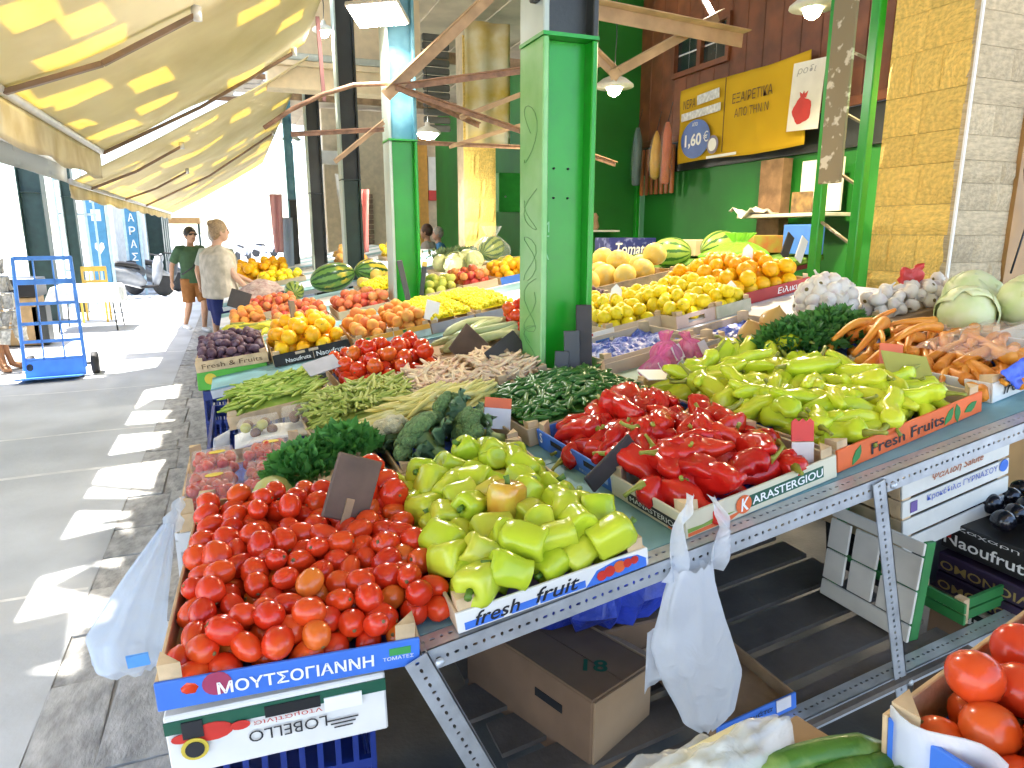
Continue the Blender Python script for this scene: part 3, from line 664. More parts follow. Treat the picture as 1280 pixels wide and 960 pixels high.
bc = empty('stall_counter', (-3.3, 11.9, 0), 'low wooden counter with black top behind the hand truck', 'counter')
one(lambda b: b.box((0, 0, .36), (1.2, .5, .68), bev=.01), 'body', M('counter_wood', (.40, .26, .12), .6, var=.2), bc)
one(lambda b: b.box((.02, -.02, .84), (1.26, .56, .26), bev=.01), 'top', BLACKP, bc)
one(lambda b: b.box((.62, -.1, .3), (.18, .3, .55), bev=.01), 'side_box', DARKST, bc)
# cafe table and chair
tt = empty('cafe_table', (-2.35, 13.5, 0), 'small cafe table under a white checked cloth', 'table')
one(lambda b: b.box((0, 0, .72), (.9, .85, .03)), 'tabletop', WOODD, tt)
CHK = M('checked_cloth', (.68, .70, .70), .8, var=.1, scale=14)
def clothf(u, v):
    x = (u - .5) * 1.5; yy = (v - .5) * 1.4; ex = max(0, abs(x) - .45); ey = max(0, abs(yy) - .43)
    d = max(ex, ey); k = d / .3
    fold = .03 * math.sin(9 * (x + yy)) * min(1, k)
    return (max(-.47, min(.47, x)) + (fold + .06 * k) * (1 if x > 0 else -1) * (ex > 0), max(-.45, min(.45, yy)) + (fold + .05 * k) * (1 if yy > 0 else -1) * (ey > 0), .742 - d * .95)
one(lambda b: b.grid(clothf, 36, 34, thick=.003), 'tablecloth', CHK, tt)
for sx in (-1, 1):
    for sy in (-1, 1): one(lambda b: b.tube([(sx * .38, sy * .34, .7), (sx * .42, sy * .38, 0)], .012, 6), 'leg', DARKST, tt)
ch = empty('cafe_chair', (-2.45, 14.6, 0), 'yellow wooden chair behind the cafe table', 'chair')
YEL = M('yellow_chair_wood', (.62, .40, .06), .5)
one(lambda b: b.box((0, 0, .45), (.42, .42, .03), bev=.01), 'seat', YEL, ch)
for sx in (-.19, .19):
    one(lambda b: b.bar((sx, .19, 0), (sx, .21, .98), .035, .035), 'leg', YEL, ch); one(lambda b: b.bar((sx, -.19, 0), (sx, -.19, .45), .035, .035), 'leg', YEL, ch)
one(lambda b: b.bar((-.2, .21, .95), (.2, .21, .95), .03, .09), 'back_rail', YEL, ch)
one(lambda b: b.bar((-.2, .2, .72), (.2, .2, .72), .02, .05), 'back_rail', YEL, ch)
for k in (-.08, 0, .08): one(lambda b: b.bar((k, .205, .72), (k, .21, .95), .02, .015), 'spindle', YEL, ch)
# columns, posts, signs of the opposite stalls
h_column(-3.30, 14.9, 2.3, 3.6, DKG, DKG, DKG, DKG, 'broad dark green column at the left behind the hand truck', .36)
h_column(-3.02, 16.4, 2.3, 3.6, DKG, DKG, PALEW, PALEW, 'slim dark column with a white edge at the left', .22)
PALEBL = M('pale_blue_frame', (.45, .58, .62), .5, var=.15)
fr = empty('shop_front', (-3.45, 17.6, 0), 'pale grey glazed shop front with thin frames on the left', 'shop front')
for i in range(5): one(lambda b: b.box((.0 + i * .14, i * .2, 1.5), (.04, .05, 3.0)), 'mullion', PALEBL, fr)
for z in (.8, 2.0, 2.7): one(lambda b: b.bar((0, 0, z), (.58, .8, z), .04, .05), 'transom', PALEBL, fr)
SIGNB = M('sign_blue', (.06, .22, .36), .5, var=.1)
def sign(x, y, w, h, z0, s, label, vert=True):
    e = empty('sign_board', (x, y, 0), label, 'sign', 'blue signs on the opposite stalls')
    one(lambda b: b.box((0, 0, z0 + h / 2), (w, .08, h), bev=.01), 'panel', SIGNB, e)
    for k, c in enumerate(s):
        zc = z0 + h - .18 - k * (h - .2) / len(s)
        if c != ' ': lettering(e, c, w * .55, (h - .2) / len(s) * .62, (0, -.045, zc), FRONT, INKW, weight=.01)
    for sx in (-1, 1): one(lambda b: b.box((sx * (w / 2 + .04), .02, 1.35), (.06, .08, 2.7)), 'side_post', PALEBL, e)
    return e
s1 = sign(-2.95, 19.0, .36, 2.3, .3, 'ΚΙ   ', 'broad blue sign with a white heart and faded letters')
one(lambda b: b.poly([(.0, -.05, 1.1), (.1, -.05, 1.25), (.09, -.05, 1.36), (.04, -.05, 1.38), (0, -.05, 1.32), (-.04, -.05, 1.38), (-.09, -.05, 1.36), (-.1, -.05, 1.25)], (0, .006, 0)), 'heart_print', INKW, s1)
sign(-2.42, 20.6, .26, 2.2, .3, 'ΠΑΡΑΣΙ', 'narrow blue sign with white Greek letters down it')
for i in range(4):
    h_column(-2.1 - .04 * i, 22.6 + i * 1.2, 2.2, 2.6, DKG, DKG, PALEW, PALEW, ('nearest', 'second', 'third', 'farthest')[i] + ' of the dark shutters in the row under the far awning edge', .42)
one(lambda b: b.box((-2.85, 25, 1.5), (.1, 9, 3.0)), 'shop_wall', M('pale_wall', (.62, .62, .60), .8), label='pale shop wall behind the signs and scooters', cat='wall')
one(lambda b: b.box((-4.1, 8, 1.3), (.1, 11, 2.6)), 'stall_wall', M('white_stall_wall', (.7, .7, .68), .8), label='white back sheet of the stall at the far left', cat='wall')
# scooters
def scooter(loc, rz, label, colr):
    e = empty('scooter', loc, label, 'scooter', 'scooters parked by the signs', (0, 0, R(rz)))
    BD = M('scooter_paint_' + label[:6], colr, .3, coat=.4)
    for x in (-.62, .62):
        w = one(lambda b: b.lathe([(.14, -.05), (.22, -.055), (.27, -.03), (.28, 0), (.27, .03), (.22, .055), (.14, .05)], 22, mat=Matrix.Translation((x, 0, .28)) @ Matrix.Rotation(R(90), 4, 'X')), 'wheel', M('tyre_rubber', (.03, .03, .032), .7), e)
        one(lambda b: b.lathe([(.02, -.04), (.14, -.03), (.14, .03), (.02, .04)], 14, mat=Matrix.Translation((x, 0, .28)) @ Matrix.Rotation(R(90), 4, 'X')), 'rim', STEEL, w)
    one(lambda b: b.tube([(-1.0, 0, .80), (-.75, 0, .70), (-.4, 0, .60), (-.05, 0, .45), (.12, 0, .32)], [.05, .17, .22, .19, .12], 12), 'body', BD, e); one(lambda b: b.bar((.0, 0, .27), (.45, 0, .27), .3, .06, bev=.02), 'footboard', BLACKP, e)
    one(lambda b: b.tube([(-.75, 0, .84), (-.45, 0, .86), (-.05, 0, .80), (.05, 0, .70)], [.08, .13, .13, .06], 10, flat=.6), 'saddle', BLACKP, e)
    one(lambda b: b.tube([(.40, 0, .25), (.47, 0, .5), (.52, 0, .8), (.54, 0, 1.02)], [.09, .17, .19, .10], 12, flat=.6), 'front_shield', BD, e); one(lambda b: b.tube([(.40, 0, .50), (.62, 0, .60), (.86, 0, .50)], [.03, .09, .03], 10), 'mudguard', BD, e)
    one(lambda b: b.tube([(.5, -.32, 1.06), (.56, -.12, 1.04), (.56, .12, 1.04), (.5, .32, 1.06)], .02, 8), 'handlebar', BLACKP, e)
    one(lambda b: b.lathe([(.01, -.05), (.09, -.03), (.1, .02), (.02, .06)], 12, mat=Matrix.Translation((.62, 0, .98)) @ Matrix.Rotation(R(90), 4, 'Y')), 'headlight', STEEL, e)
    one(lambda b: b.tube([(-.3, .14, .22), (-.7, .18, .26), (-.95, .18, .34)], [.03, .06, .05], 10), 'exhaust', STEEL, e)
    return e
scooter((-2.30, 19.6, 0), 30, 'silver scooter parked in front of the blue signs', (.30, .31, .33))
scooter((-2.02, 21.0, 0), 38, 'darker scooter half hidden behind the silver one', (.10, .11, .12))
# the bright end of the street
fa = empty('far_stall', (-1.3, 30, 0), 'far stall with an orange wooden canopy under the bright sky', 'stall')
one(lambda b: b.box((-.5, 0, 2.05), (1.3, 1.2, .22)), 'canopy', M('orange_wood', (.50, .26, .08), .6), fa)
one(lambda b: b.box((-.5, .3, .5), (1.3, .8, 1.0)), 'counter', WHITE, fa)
for sx in (-1.1, .1): one(lambda b: b.bar((sx, -.5, 0), (sx, -.5, 2), .08, .08), 'post', DKG, fa)
for i, (x, y) in enumerate(((.45, 44), (1.9, 50))):
    scooter((x, y, 0), 60 - 40 * i, ('first', 'second')[i] + ' tiny scooter parked far off in the white light', (.40, .42, .48))
# hanging cloths at the far column
for i, (x, y, z, w, h, c) in enumerate(((.70, 12.4, 1.75, .2, .95, (.72, .42, .45)), (.86, 12.6, 1.25, .2, 1.2, (.42, .52, .66)), (1.58, 9.3, 1.75, .2, .8, (.6, .22, .2)), (1.5, 9.8, 2.1, .34, .55, (.5, .52, .52)))):  # first two coloured paler, overexposure put into the cloth
    one(lambda b: b.grid(lambda u, v: ((u - .5) * w * (1 - .3 * v), .03 * math.sin(u * 12 + v * 3), -h * v), 10, 10, thick=.004), 'hanging_cloth', CLOTH('cloth%d' % i, c, .25), loc=(x, y, z + h * .5), cat='cloth',
        label=('red cloth coloured pale as if overexposed, hung from the far pole', 'blue cloth hung beside the far black column', 'red cloth hung between the two dark columns', 'grey plastic sheet hung between the dark columns')[i])
# across the hall: shops behind
CREAM = M('cream_render', (.60, .50, .36), .8, var=.12)
sb = empty('far_shop', (2.2, 17.2, 0), 'cream shop across the hall with a red striped sign and shutter', 'shop')
one(lambda b: b.box((3.4, .2, 2.2), (7.0, .3, 4.4)), 'wall', CREAM, sb)
one(lambda b: b.box((2.2, -.05, 2.0), (.30, .1, 3.6)), 'orange_pier', M('orange_pier', (.60, .30, .05), .6), sb)
one(lambda b: b.box((2.68, -.05, 3.0), (.62, .1, .82)), 'sign_panel', WHITE, sb)
one(lambda b: b.box((2.68, -.06, 2.5), (.64, .1, .24)), 'red_stripe', REDP, sb)
for i in range(14): one(lambda b: b.box((.75, 0.02, .9 + i * .12), (.5, .04, .1), bev=.01), 'shutter_slat', M('brown_shutter', (.25, .17, .12), .6), sb)
one(lambda b: b.box((3.3, -.1, 2.1), (.10, .2, 4.2)), 'white_pier', WHITE, sb)
one(lambda b: b.box((0, -.1, 3.3), (.4, .1, .3)), 'white_pelmet', WHITE, sb)
rs = empty('roller_shutter', (2.62, 9.3, 2.95), 'dark corrugated shutter hanging above the slim stone pillar', 'shutter')
for i in range(12): one(lambda b: b.box((0, .0, i * .1), (.36, .05, .085), bev=.015), 'shutter_slat', M('dark_shutter', (.09, .09, .08), .5), rs)
yb = empty('fruit_banner', (2.95, 9.1, 2.75), 'yellow and white fruit banner above the slim stone pillar', 'banner')
one(lambda b: b.grid(lambda u, v: (.62 * u, .02 * math.sin(u * 12), 1.5 * v), 12, 8, thick=.003), 'sheet', M('banner_print', (.62, .42, .06), .6, c2=(.7, .66, .5), scale=2.6), yb)
# ------------------------------------------------------------------ slotted steel stand and display boards
def slotted(name, p0, p1, n, parent, w=.042, pitch=.0165, m=STEEL, flange2=True):
    """L-shaped slotted angle from p0 to p1; the holed face looks along n, its top edge on the line p0-p1"""
    p0 = Vector(p0); p1 = Vector(p1); d = (p1 - p0); L = d.length; d.normalize(); n = Vector(n); n = (n - d * n.dot(d)).normalized()
    dn = d.cross(n).normalized()
    if dn.z > 0.02 or (abs(dn.z) <= .02 and dn.x > 0): dn = -dn
    b = MB(); k = int(L / pitch); pt = L / k
    for face in ((dn, n), (-n, -dn))[:2 if flange2 else 1]:
        q, nn = face
        for i in range(k):
            a0 = i * pt; cx = a0 + pt / 2; cyy = w * .55
            hx, hy = (.0052, .003) if i % 2 else (.003, .0042)
            outer = []; inner = []
            for t in range(8):
                an = math.pi / 4 * t + math.pi / 8
                ox = max(-1, min(1, math.cos(an) * 1.4)) * pt / 2; oy = max(-1, min(1, math.sin(an) * 1.4))
                outer.append(p0 + d * (cx + ox) + q * ((w / 2) * (1 + oy)))
                inner.append(p0 + d * (cx + math.cos(an) * hx) + q * (cyy + math.sin(an) * hy))
            # corners are cut by the octagon: use the square corners instead
            sq = [p0 + d * (a0 + u * pt) + q * (v * w) for (u, v) in ((1, .5), (1, 1), (.5, 1), (0, 1), (0, .5), (0, 0), (.5, 0), (1, 0))]
            inn = [p0 + d * (cx + math.cos(math.pi / 4 * t) * hx) + q * (cyy + math.sin(math.pi / 4 * t) * hy) for t in range(8)]
            vs = sq + inn + [v - nn * .0022 for v in sq + inn]
            fs = [(t, (t + 1) % 8, (t + 1) % 8 + 8, t + 8) for t in range(8)] + [(t + 16, t + 24, (t + 1) % 8 + 24, (t + 1) % 8 + 16) for t in range(8)] + [(t + 8, (t + 1) % 8 + 8, (t + 1) % 8 + 24, t + 24) for t in range(8)] + [(t, t + 16, (t + 1) % 8 + 16, (t + 1) % 8) for t in range(8)]
            b.add(vs, fs)
    return b.build(name, m, parent)
def L_LOW(x): return .546 + .135 * (x - 1.07)
st = empty('display_stand', (0, 0, 0), 'sloping slotted steel stand carrying the front row of crates', 'stand')
slotted('top_rail', (.235, 1.0, S_TOP(.235)), (2.75, 1.0, S_TOP(2.75)), (0, -1, 0), st)
slotted('top_rail', (.235, 2.05, S_TOP(.235) - .006), (2.75, 2.05, S_TOP(2.75) - .006), (0, -1, 0), st)
slotted('top_rail', (.235, 3.1, S_TOP(.235) - .006), (2.75, 3.1, S_TOP(2.75) - .006), (0, -1, 0), st)
slotted('side_rail', (.24, 1.04, S_TOP(.24) - .002), (.24, 3.1, S_TOP(.24) - .002), (-1, 0, 0), st)
slotted('lower_rail', (.45, .995, L_LOW(.45)), (2.7, .995, L_LOW(2.7)), (0, -1, 0), st)
slotted('lower_rail', (.45, 1.95, L_LOW(.45)), (2.7, 1.95, L_LOW(2.7)), (0, -1, 0), st)
slotted('leg', (.243, .992, .925), (.66, .992, .0), (0, -1, 0), st)
slotted('leg', (1.245, .992, S_TOP(1.25) - .005), (1.56, .992, 0), (0, -1, 0), st, .036)
slotted('leg', (2.3, .992, S_TOP(2.3) - .005), (2.6, .992, 0), (0, -1, 0), st)
slotted('leg', (.84, 1.95, S_TOP(.84) - .02), (1.05, 1.95, .3), (0, -1, 0), st)
slotted('leg', (1.22, 2.04, S_TOP(1.22) - .02), (1.45, 2.04, .2), (0, -1, 0), st)
slotted('leg', (.26, 3.05, .92), (.5, 3.05, 0), (0, -1, 0), st)
for p in ((.262, .988, .905), (1.262, .988, S_TOP(1.25) - .02), (1.395, .985, L_LOW(1.39) - .02)):
    one(lambda b: b.lathe([(.001, 0), (.008, .0), (.008, .005), (.004, .008), (.001, .008)], 8, mat=Matrix.Translation(p) @ Matrix.Rotation(R(90), 4, 'X')), 'bolt', STEEL, st)
me_b = {}
for i in range(8):
    y0 = 1.045 + i * .262; m = TEAL if y0 < 2.0 else PAPER
    one(lambda b: b.bar((.245, y0 + .129, S_TOP(.245) - .0035), (2.75, y0 + .129, S_TOP(2.75) - .0035), .256, .006), 'board', m, st)
# lower shelf boards
SHB = M('dark_shelf_board', (.12, .10, .085), .8, var=.35, scale=5, bump=.3)  # boards simply toned darker than the other wood
rb = random.Random(4)
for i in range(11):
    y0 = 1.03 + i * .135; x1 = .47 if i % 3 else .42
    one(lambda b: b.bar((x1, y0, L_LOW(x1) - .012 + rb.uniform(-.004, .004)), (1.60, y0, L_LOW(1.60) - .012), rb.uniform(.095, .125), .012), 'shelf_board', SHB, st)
# stands farther down the aisle
for k, (y0, y1) in enumerate(((3.58, 7.0), (7.7, 11.1), (11.8, 15.2))):
    s2 = empty('display_stand', (0, y0, 0), ('second', 'third', 'farthest')[k] + ' sloping stand down the aisle under piled fruit', 'stand')
    n = int((y1 - y0) / .34)
    for i in range(n):
        yy = (i + .5) * (y1 - y0) / n
        one(lambda b: b.bar((-.16, yy, S_TOP(-.16) - .004), (2.75, yy, S_TOP(2.75) - .004), (y1 - y0) / n - .006, .008), 'board', PAPER if i % 3 else TEAL, s2)
    for yy in (0.02, (y1 - y0) - .02):
        one(lambda b: b.bar((-.16, yy, S_TOP(-.16) - .03), (2.75, yy, S_TOP(2.75) - .03), .04, .04), 'top_rail', STEEL, s2)
        for xx in (0.05, 1.2, 2.6): one(lambda b: b.bar((xx, yy, S_TOP(xx) - .05), (xx + .1, yy, 0), .04, .04), 'leg', STEEL, s2)

# ------------------------------------------------------------------ crates
def crate(label, x, y, w, l, h=.05, zr=None, yaw=0., pitch=0., roll=None, front=CARDL, side=CARDL, post=WOOD, name='produce_crate', cat='crate', group=None, lift=0., post_up=.012, back=None, handle=False, inner=None, t=.006):
    roll = math.degrees(ROLL) if roll is None else roll
    zr = S_TOP(x) + h + lift + .001 if zr is None else zr
    mt = frame(x, y, zr, yaw, pitch, roll) @ Matrix.Translation((0, 0, -h))
    e = empty(name, None, label, cat, group, mat=mt)
    one(lambda b: b.box((0, l / 2, .003), (w - .002, l - .002, .005)), 'base', inner or side, e)
    def plank(b, p0, p1):
        p0 = Vector(p0); p1 = Vector(p1); d = (p1 - p0).normalized()
        if handle:
            a = (p1 - p0).length; m1 = p0 + d * (a / 2 - .045); m2 = p0 + d * (a / 2 + .045)
            b.bar(p0, m1, t, h - .003); b.bar(m2, p1, t, h - .003)
            for sg in (-1, 1): b.bar(m1 + Vector((0, 0, sg * h * .34)), m2 + Vector((0, 0, sg * h * .34)), t, h * .31)
        else: b.bar(p0, p1, t, h - .003, bev=.0012)
    z = h / 2
    one(lambda b: plank(b, (-w / 2, 0, z), (w / 2, 0, z)), 'front_board', front, e)
    one(lambda b: plank(b, (-w / 2, l, z), (w / 2, l, z)), 'back_board', back or side, e)
    for sx in (-1, 1): one(lambda b: plank(b, (sx * (w / 2 - t / 2), t * .6, z - .001), (sx * (w / 2 - t / 2), l - t * .6, z - .001)), 'side_board', side, e)
    if post:
        for sx in (-1, 1):
            for yy, sy in ((t * .6, 1), (l - t * .6, -1)):
                xx = sx * (w / 2 - t - .0005); q = .032
                pts = [(xx, yy, .004), (xx - sx * q, yy, .004), (xx, yy + sy * q, .004)]
                one(lambda b: b.poly(pts, (0, 0, h + post_up)), 'corner_post', post, e)
    return e, mt
def pack(w, l, r, floor, top, seed, kmax=400, tries=40, x0=0., y0=0., tight=1.86):
    """drop balls one by one, each into the lowest free hollow, until the heap reaches top(x, y)"""
    rs = random.Random(seed); pts = []; fails = 0; d2 = (tight * r) ** 2
    while len(pts) < kmax and fails < 30:
        best = None
        for _ in range(tries):
            x = rs.uniform(-w / 2 + r, w / 2 - r) + x0; y = rs.uniform(r, l - r) + y0
            z = floor(x, y) + r
            for (a, c, e) in pts:
                q = (x - a) ** 2 + (y - c) ** 2
                if q < d2:
                    zz = e + math.sqrt(d2 - q)
                    if zz > z: z = zz
            if z <= top(x, y) and (best is None or z < best[2]): best = (x, y, z)
        if best is None: fails += 1
        else: pts.append(best)
    return pts
def place(name, meshes, mt, pts, label, cat, group, mode='any', sc=(.9, 1.1), seed=1, stem=None, yawb=None, tilt=25):
    rs = random.Random(seed); out = []
    for p in pts:
        me = rs.choice(meshes)
        if mode == 'any': q = Euler((rs.uniform(0, 6.28), rs.uniform(0, 6.28), rs.uniform(0, 6.28))).to_matrix().to_4x4()
        elif mode == 'lay':
            ya = rs.uniform(0, 6.28) if yawb is None else rs.gauss(yawb, .35) + (math.pi if rs.random() < .5 else 0)
            q = Matrix.Rotation(ya, 4, 'Z') @ Matrix.Rotation(R(90 + rs.uniform(-tilt, tilt)), 4, 'Y') @ Matrix.Rotation(rs.uniform(0, 6.28), 4, 'Z')
        else: q = Matrix.Rotation(rs.uniform(0, 6.28), 4, 'Z') @ Matrix.Rotation(R(rs.uniform(-tilt, tilt)), 4, 'X')
        s = rs.uniform(*sc)
        o = bpy.data.objects.new(name, me); col.objects.link(o); o.matrix_world = mt @ Matrix.Translation(p) @ q @ Matrix.Scale(s, 4)
        tag(o, label, cat, group)
        if stem: so_ = bpy.data.objects.new('stem', stem[meshes.index(me)]); col.objects.link(so_); so_.parent = o
        out.append(o)
    return out
def dome(h, bulge, w, l, edge=0.):
    return lambda x, y: h + bulge * max(0, (1 - (2 * x / w) ** 2)) * max(0, 1 - (2 * y / l - 1) ** 2) ** .7 + edge
def liner(e, mt, w, l, fn, m, n=8):
    one(lambda b: b.grid(lambda u, v: ((u - .5) * (w - .016), .008 + v * (l - .016), fn((u - .5) * w, v * l)), n, n, thick=.003), 'paper_liner', m, e)

# ------------------------------------------------------------------ produce meshes
def lump(seed, amp, fr=2.2):
    return lambda t, i: 1 + amp * noise.noise((math.cos(t) * fr * .5 + seed, math.sin(t) * fr * .5, i * fr + seed * 1.7))
def ellipsoid(rx, hz, seg=14, ring=9, pw=.5, tip=0., dent=0.):
    pr = []
    for i in range(ring + 1):
        a = math.pi * i / ring; r = max(.0006, rx * math.sin(a) ** pw * (1 if pw != 1 else 1)); z = -hz * math.cos(a)
        pr.append([r, z])
    if pw == .5:
        for i in range(ring + 1): a = math.pi * i / ring; pr[i][0] = max(.0006, rx * math.sin(a))
    if tip: pr[-1][1] += tip; pr[0][1] -= tip * .6; pr[-2][1] += tip * .25
    if dent: pr[-1][1] -= dent; pr[-2][1] -= dent * .25
    return [tuple(p) for p in pr]
TOM = FRUIT('tomato_skin', ((0, (.54, .022, .006)), (.5, (.62, .036, .008)), (.9, (.66, .065, .01)), (.97, (.68, .16, .02))), .22, patch=(.66, .14, .015), pscale=9, coat=.6, pcontrast=(.56, .85))
SCAR = M('stem_scar', (.16, .12, .04), .8)
def tomato_mesh(seed, rx, hz, lobes=0, mat=TOM):
    b = MB(); lm = lump(seed, .10)
    b.lathe(ellipsoid(rx, hz, dent=.004), 16, 0, lambda t, i: lm(t, i) * (1 + (.07 * math.cos(lobes * t) * i if lobes else 0)))
    b.lathe([(.0045, hz - .006), (.0035, hz - .0022), (.0006, hz - .0018)], 6, 1)
    return b.mesh('tomato', [mat, SCAR])
PT = [tomato_mesh(i, .0225 + .0018 * (i % 3), .0275 + .0025 * (i % 4)) for i in range(7)]
RT = [tomato_mesh(i + 30, .036, .031, 5) for i in range(5)]
BIGT = [tomato_mesh(i + 50, .0285, .0275, 0, FRUIT('big_tomato_skin', ((0, (.62, .045, .012)), (1, (.66, .10, .015))), .25, patch=(.68, .17, .02), pscale=7, coat=.4, pcontrast=(.55, .9))) for i in range(4)]
STEMG = M('pepper_stem_green', (.10, .20, .02), .5, var=.2)
def pepper_bell(seed, L=.085, r=.038, mat=None):
    rs = random.Random(seed); b = MB(); nl = rs.choice((3, 4, 4)); ph = rs.uniform(0, 6); sk = rs.uniform(-.18, .18)
    pr = [(.008, -L * .5 + .008), (.022, -L * .5), (.030, -L * .46), (r * .92, -L * .28), (r, -.05 * L), (r * 1.04, L * .18), (r * .98, L * .36), (r * .72, L * .47), (r * .35, L * .44), (.006, L * .38)]
    ln = lump(seed, .16, 1.6)
    b.lathe(pr, 20, 0, lambda t, i: (ln(t, i) * (1 + (.05 + .06 * i) * math.cos(nl * t + ph)), sk * r * math.cos(t) * i * .6))
    return b.mesh('bell_pepper', mat), MB().tube([(0, 0, L * .36), (.002, .001, L * .50), (.006, .003, L * .62)], [.007, .0055, .0065], 7).mesh('stem', STEMG)
BELLM = FRUIT('pale_bell_pepper_skin', ((0, (.40, .52, .02)), (.5, (.50, .58, .03)), (.9, (.54, .56, .05)), (.97, (.58, .46, .06))), .26, patch=(.31, .46, .02), pscale=8, coat=.45, pcontrast=(.5, .8))
_b = [pepper_bell(i, .066 + .007 * (i % 3), .0305 + .0025 * (i % 2), BELLM) for i in range(9)]; BELL = [k[0] for k in _b]; BELLS = [k[1] for k in _b]
_o = pepper_bell(77, .085, .038, M('orange_bell_skin', (.66, .30, .03), .25, c2=(.60, .45, .05), scale=18, coat=.45)); OBELL, OBELLS = [_o[0]], [_o[1]]
def pepper_long(seed, L, r, mat, nseg=13, wr=.2, curl=1.):
    rs = random.Random(seed); pts = []; rad = []; bx = rs.uniform(-.25, .25) * curl; by = rs.uniform(-.2, .2) * curl
    for i in range(nseg):
        u = i / (nseg - 1); z = (u - .5) * L
        pts.append((bx * L * (u - .5) ** 2 * 2 + .12 * L * noise.noise((u * 2.2, seed, 0)) * curl, by * L * (u ** 2) + .05 * L * noise.noise((seed, u * 3, 4)), -z))
        f = min(1, (u / .05) ** .6) if u < .05 else (1 - .05 * math.sin(u * 6)) * (1 - max(0, u - .35) ** 1.7 * 1.45)
        rad.append(max(.0015, r * f))
    rad[0] = r * .4; b = MB(); b.tube(pts, rad, 14, 0)
    # wrinkles and lobes
    for k, v in enumerate(b.v):
        ring = k // 14
        if ring < nseg:
            c = Vector(pts[ring]); d = Vector(v) - c; t = 2 * math.pi * (k % 14) / 14
            f = 1 + .12 * math.cos(3 * t + seed) + wr * noise.noise((math.cos(t) * 1.3 + seed, math.sin(t) * 1.3, ring * .45))
            b.v[k] = tuple(c + d * f)
    p0 = Vector(pts[0])
    s = MB().tube([p0 + Vector((0, 0, -.004)), p0 + Vector((.002, .002, .012)), p0 + Vector((.010, .004, .030)), p0 + Vector((.018, .004, .04))], [r * .38, .006, .0042, .005], 7)
    return b.mesh('pepper', mat), s.mesh('stem', M('pepper_stem_olive', (.26, .27, .03), .5, var=.2))
REDM = FRUIT('red_pepper_skin', ((0, (.46, .008, .006)), (.6, (.56, .014, .008)), (1, (.60, .03, .008))), .22, patch=(.42, .006, .006), pscale=10, coat=.6)
_k = [pepper_long(i, .138 + .012 * (i % 3), .0325, REDM, 15, .34, 1.3) for i in range(9)]; REDP_, REDS = [k[0] for k in _k], [k[1] for k in _k]
LGM = FRUIT('long_green_pepper_skin', ((0, (.50, .60, .02)), (.6, (.62, .67, .04)), (1, (.60, .60, .03))), .24, patch=(.40, .54, .02), pscale=7, coat=.5)
_k = [pepper_long(i + 40, .155 + .02 * (i % 3), .0255, LGM, 13, .26, 1.3) for i in range(8)]; LGP, LGS = [k[0] for k in _k], [k[1] for k in _k]
def round_fruit(name, r, hz, mat, n=4, seg=16, ring=10, amp=.05, tip=0., dent=.0, crease=0., scar=True):
    out = []
    for s in range(n):
        b = MB(); lm = lump(s * 3 + r * 100, amp)
        b.lathe(ellipsoid(r, hz, ring=ring, tip=tip, dent=dent), seg, 0, lambda t, i: lm(t, i) * (1 - crease * max(0, math.cos(t)) ** 24))
        if scar: b.lathe([(.003, hz - .004 + tip - dent), (.0022, hz + tip - dent + .001), (.0005, hz + tip - dent + .001)], 6, 1)
        out.append(b.mesh(name, [mat, SCAR]))
    return out
ORM = FRUIT('orange_skin', ((0, (.82, .36, .006)), (.6, (.86, .44, .008)), (1, (.86, .54, .012))), .38, coat=.2, bump=.35, bscale=260)
ORG = round_fruit('orange', .038, .036, ORM)
LEMM = FRUIT('lemon_skin', ((0, (.82, .60, .012)), (.7, (.86, .66, .02)), (1, (.80, .66, .03))), .36, coat=.2, bump=.35, bscale=240)
LEM = round_fruit('lemon', .029, .033, LEMM, tip=.003)
APM = FRUIT('apricot_skin', ((0, (.72, .30, .05)), (.6, (.74, .36, .07)), (1, (.62, .20, .06))), .6, patch=(.60, .14, .05), pscale=16, coat=0.)
APR = round_fruit('apricot', .033, .031, APM, crease=.08, dent=.004)
PEM = FRUIT('nectarine_skin', ((0, (.55, .05, .05)), (.5, (.66, .14, .06)), (1, (.70, .28, .08))), .45, patch=(.72, .32, .08), pscale=15, coat=.1)
PEA = round_fruit('nectarine', .034, .033, PEM, crease=.06, dent=.004)
PLM = FRUIT('plum_skin', ((0, (.06, .025, .045)), (.6, (.09, .04, .06)), (1, (.13, .07, .09))), .55, patch=(.20, .14, .18), pscale=20, coat=.05)
PLU = round_fruit('plum', .0235, .030, PLM, crease=.05)
MELM = FRUIT('melon_skin', ((0, (.66, .46, .08)), (1, (.72, .52, .12))), .55, patch=(.62, .52, .22), pscale=30, coat=.05, bump=.4, bscale=60)
MEL = round_fruit('melon', .066, .074, MELM, 3, 20, 12)
WMM = FRUIT('watermelon_skin', ((0, (.24, .34, .07)), (1, (.30, .38, .08))), .35, stripes=(.035, .11, .025), coat=.3)
WML = round_fruit('watermelon', .125, .165, WMM, 2, 24, 14, .03)
WMY = FRUIT('big_watermelon_skin', ((0, (.10, .24, .05)), (1, (.12, .26, .06))), .3, stripes=(.02, .08, .03), patch=(.62, .52, .06), pscale=3.2, coat=.35, pcontrast=(.52, .6))
WMB = round_fruit('watermelon', .15, .24, WMY, 2, 24, 14, .03)
GAM = FRUIT('garlic_skin', ((0, (.66, .60, .52)), (1, (.72, .68, .62))), .6, patch=(.58, .46, .44), pscale=30, coat=0.)
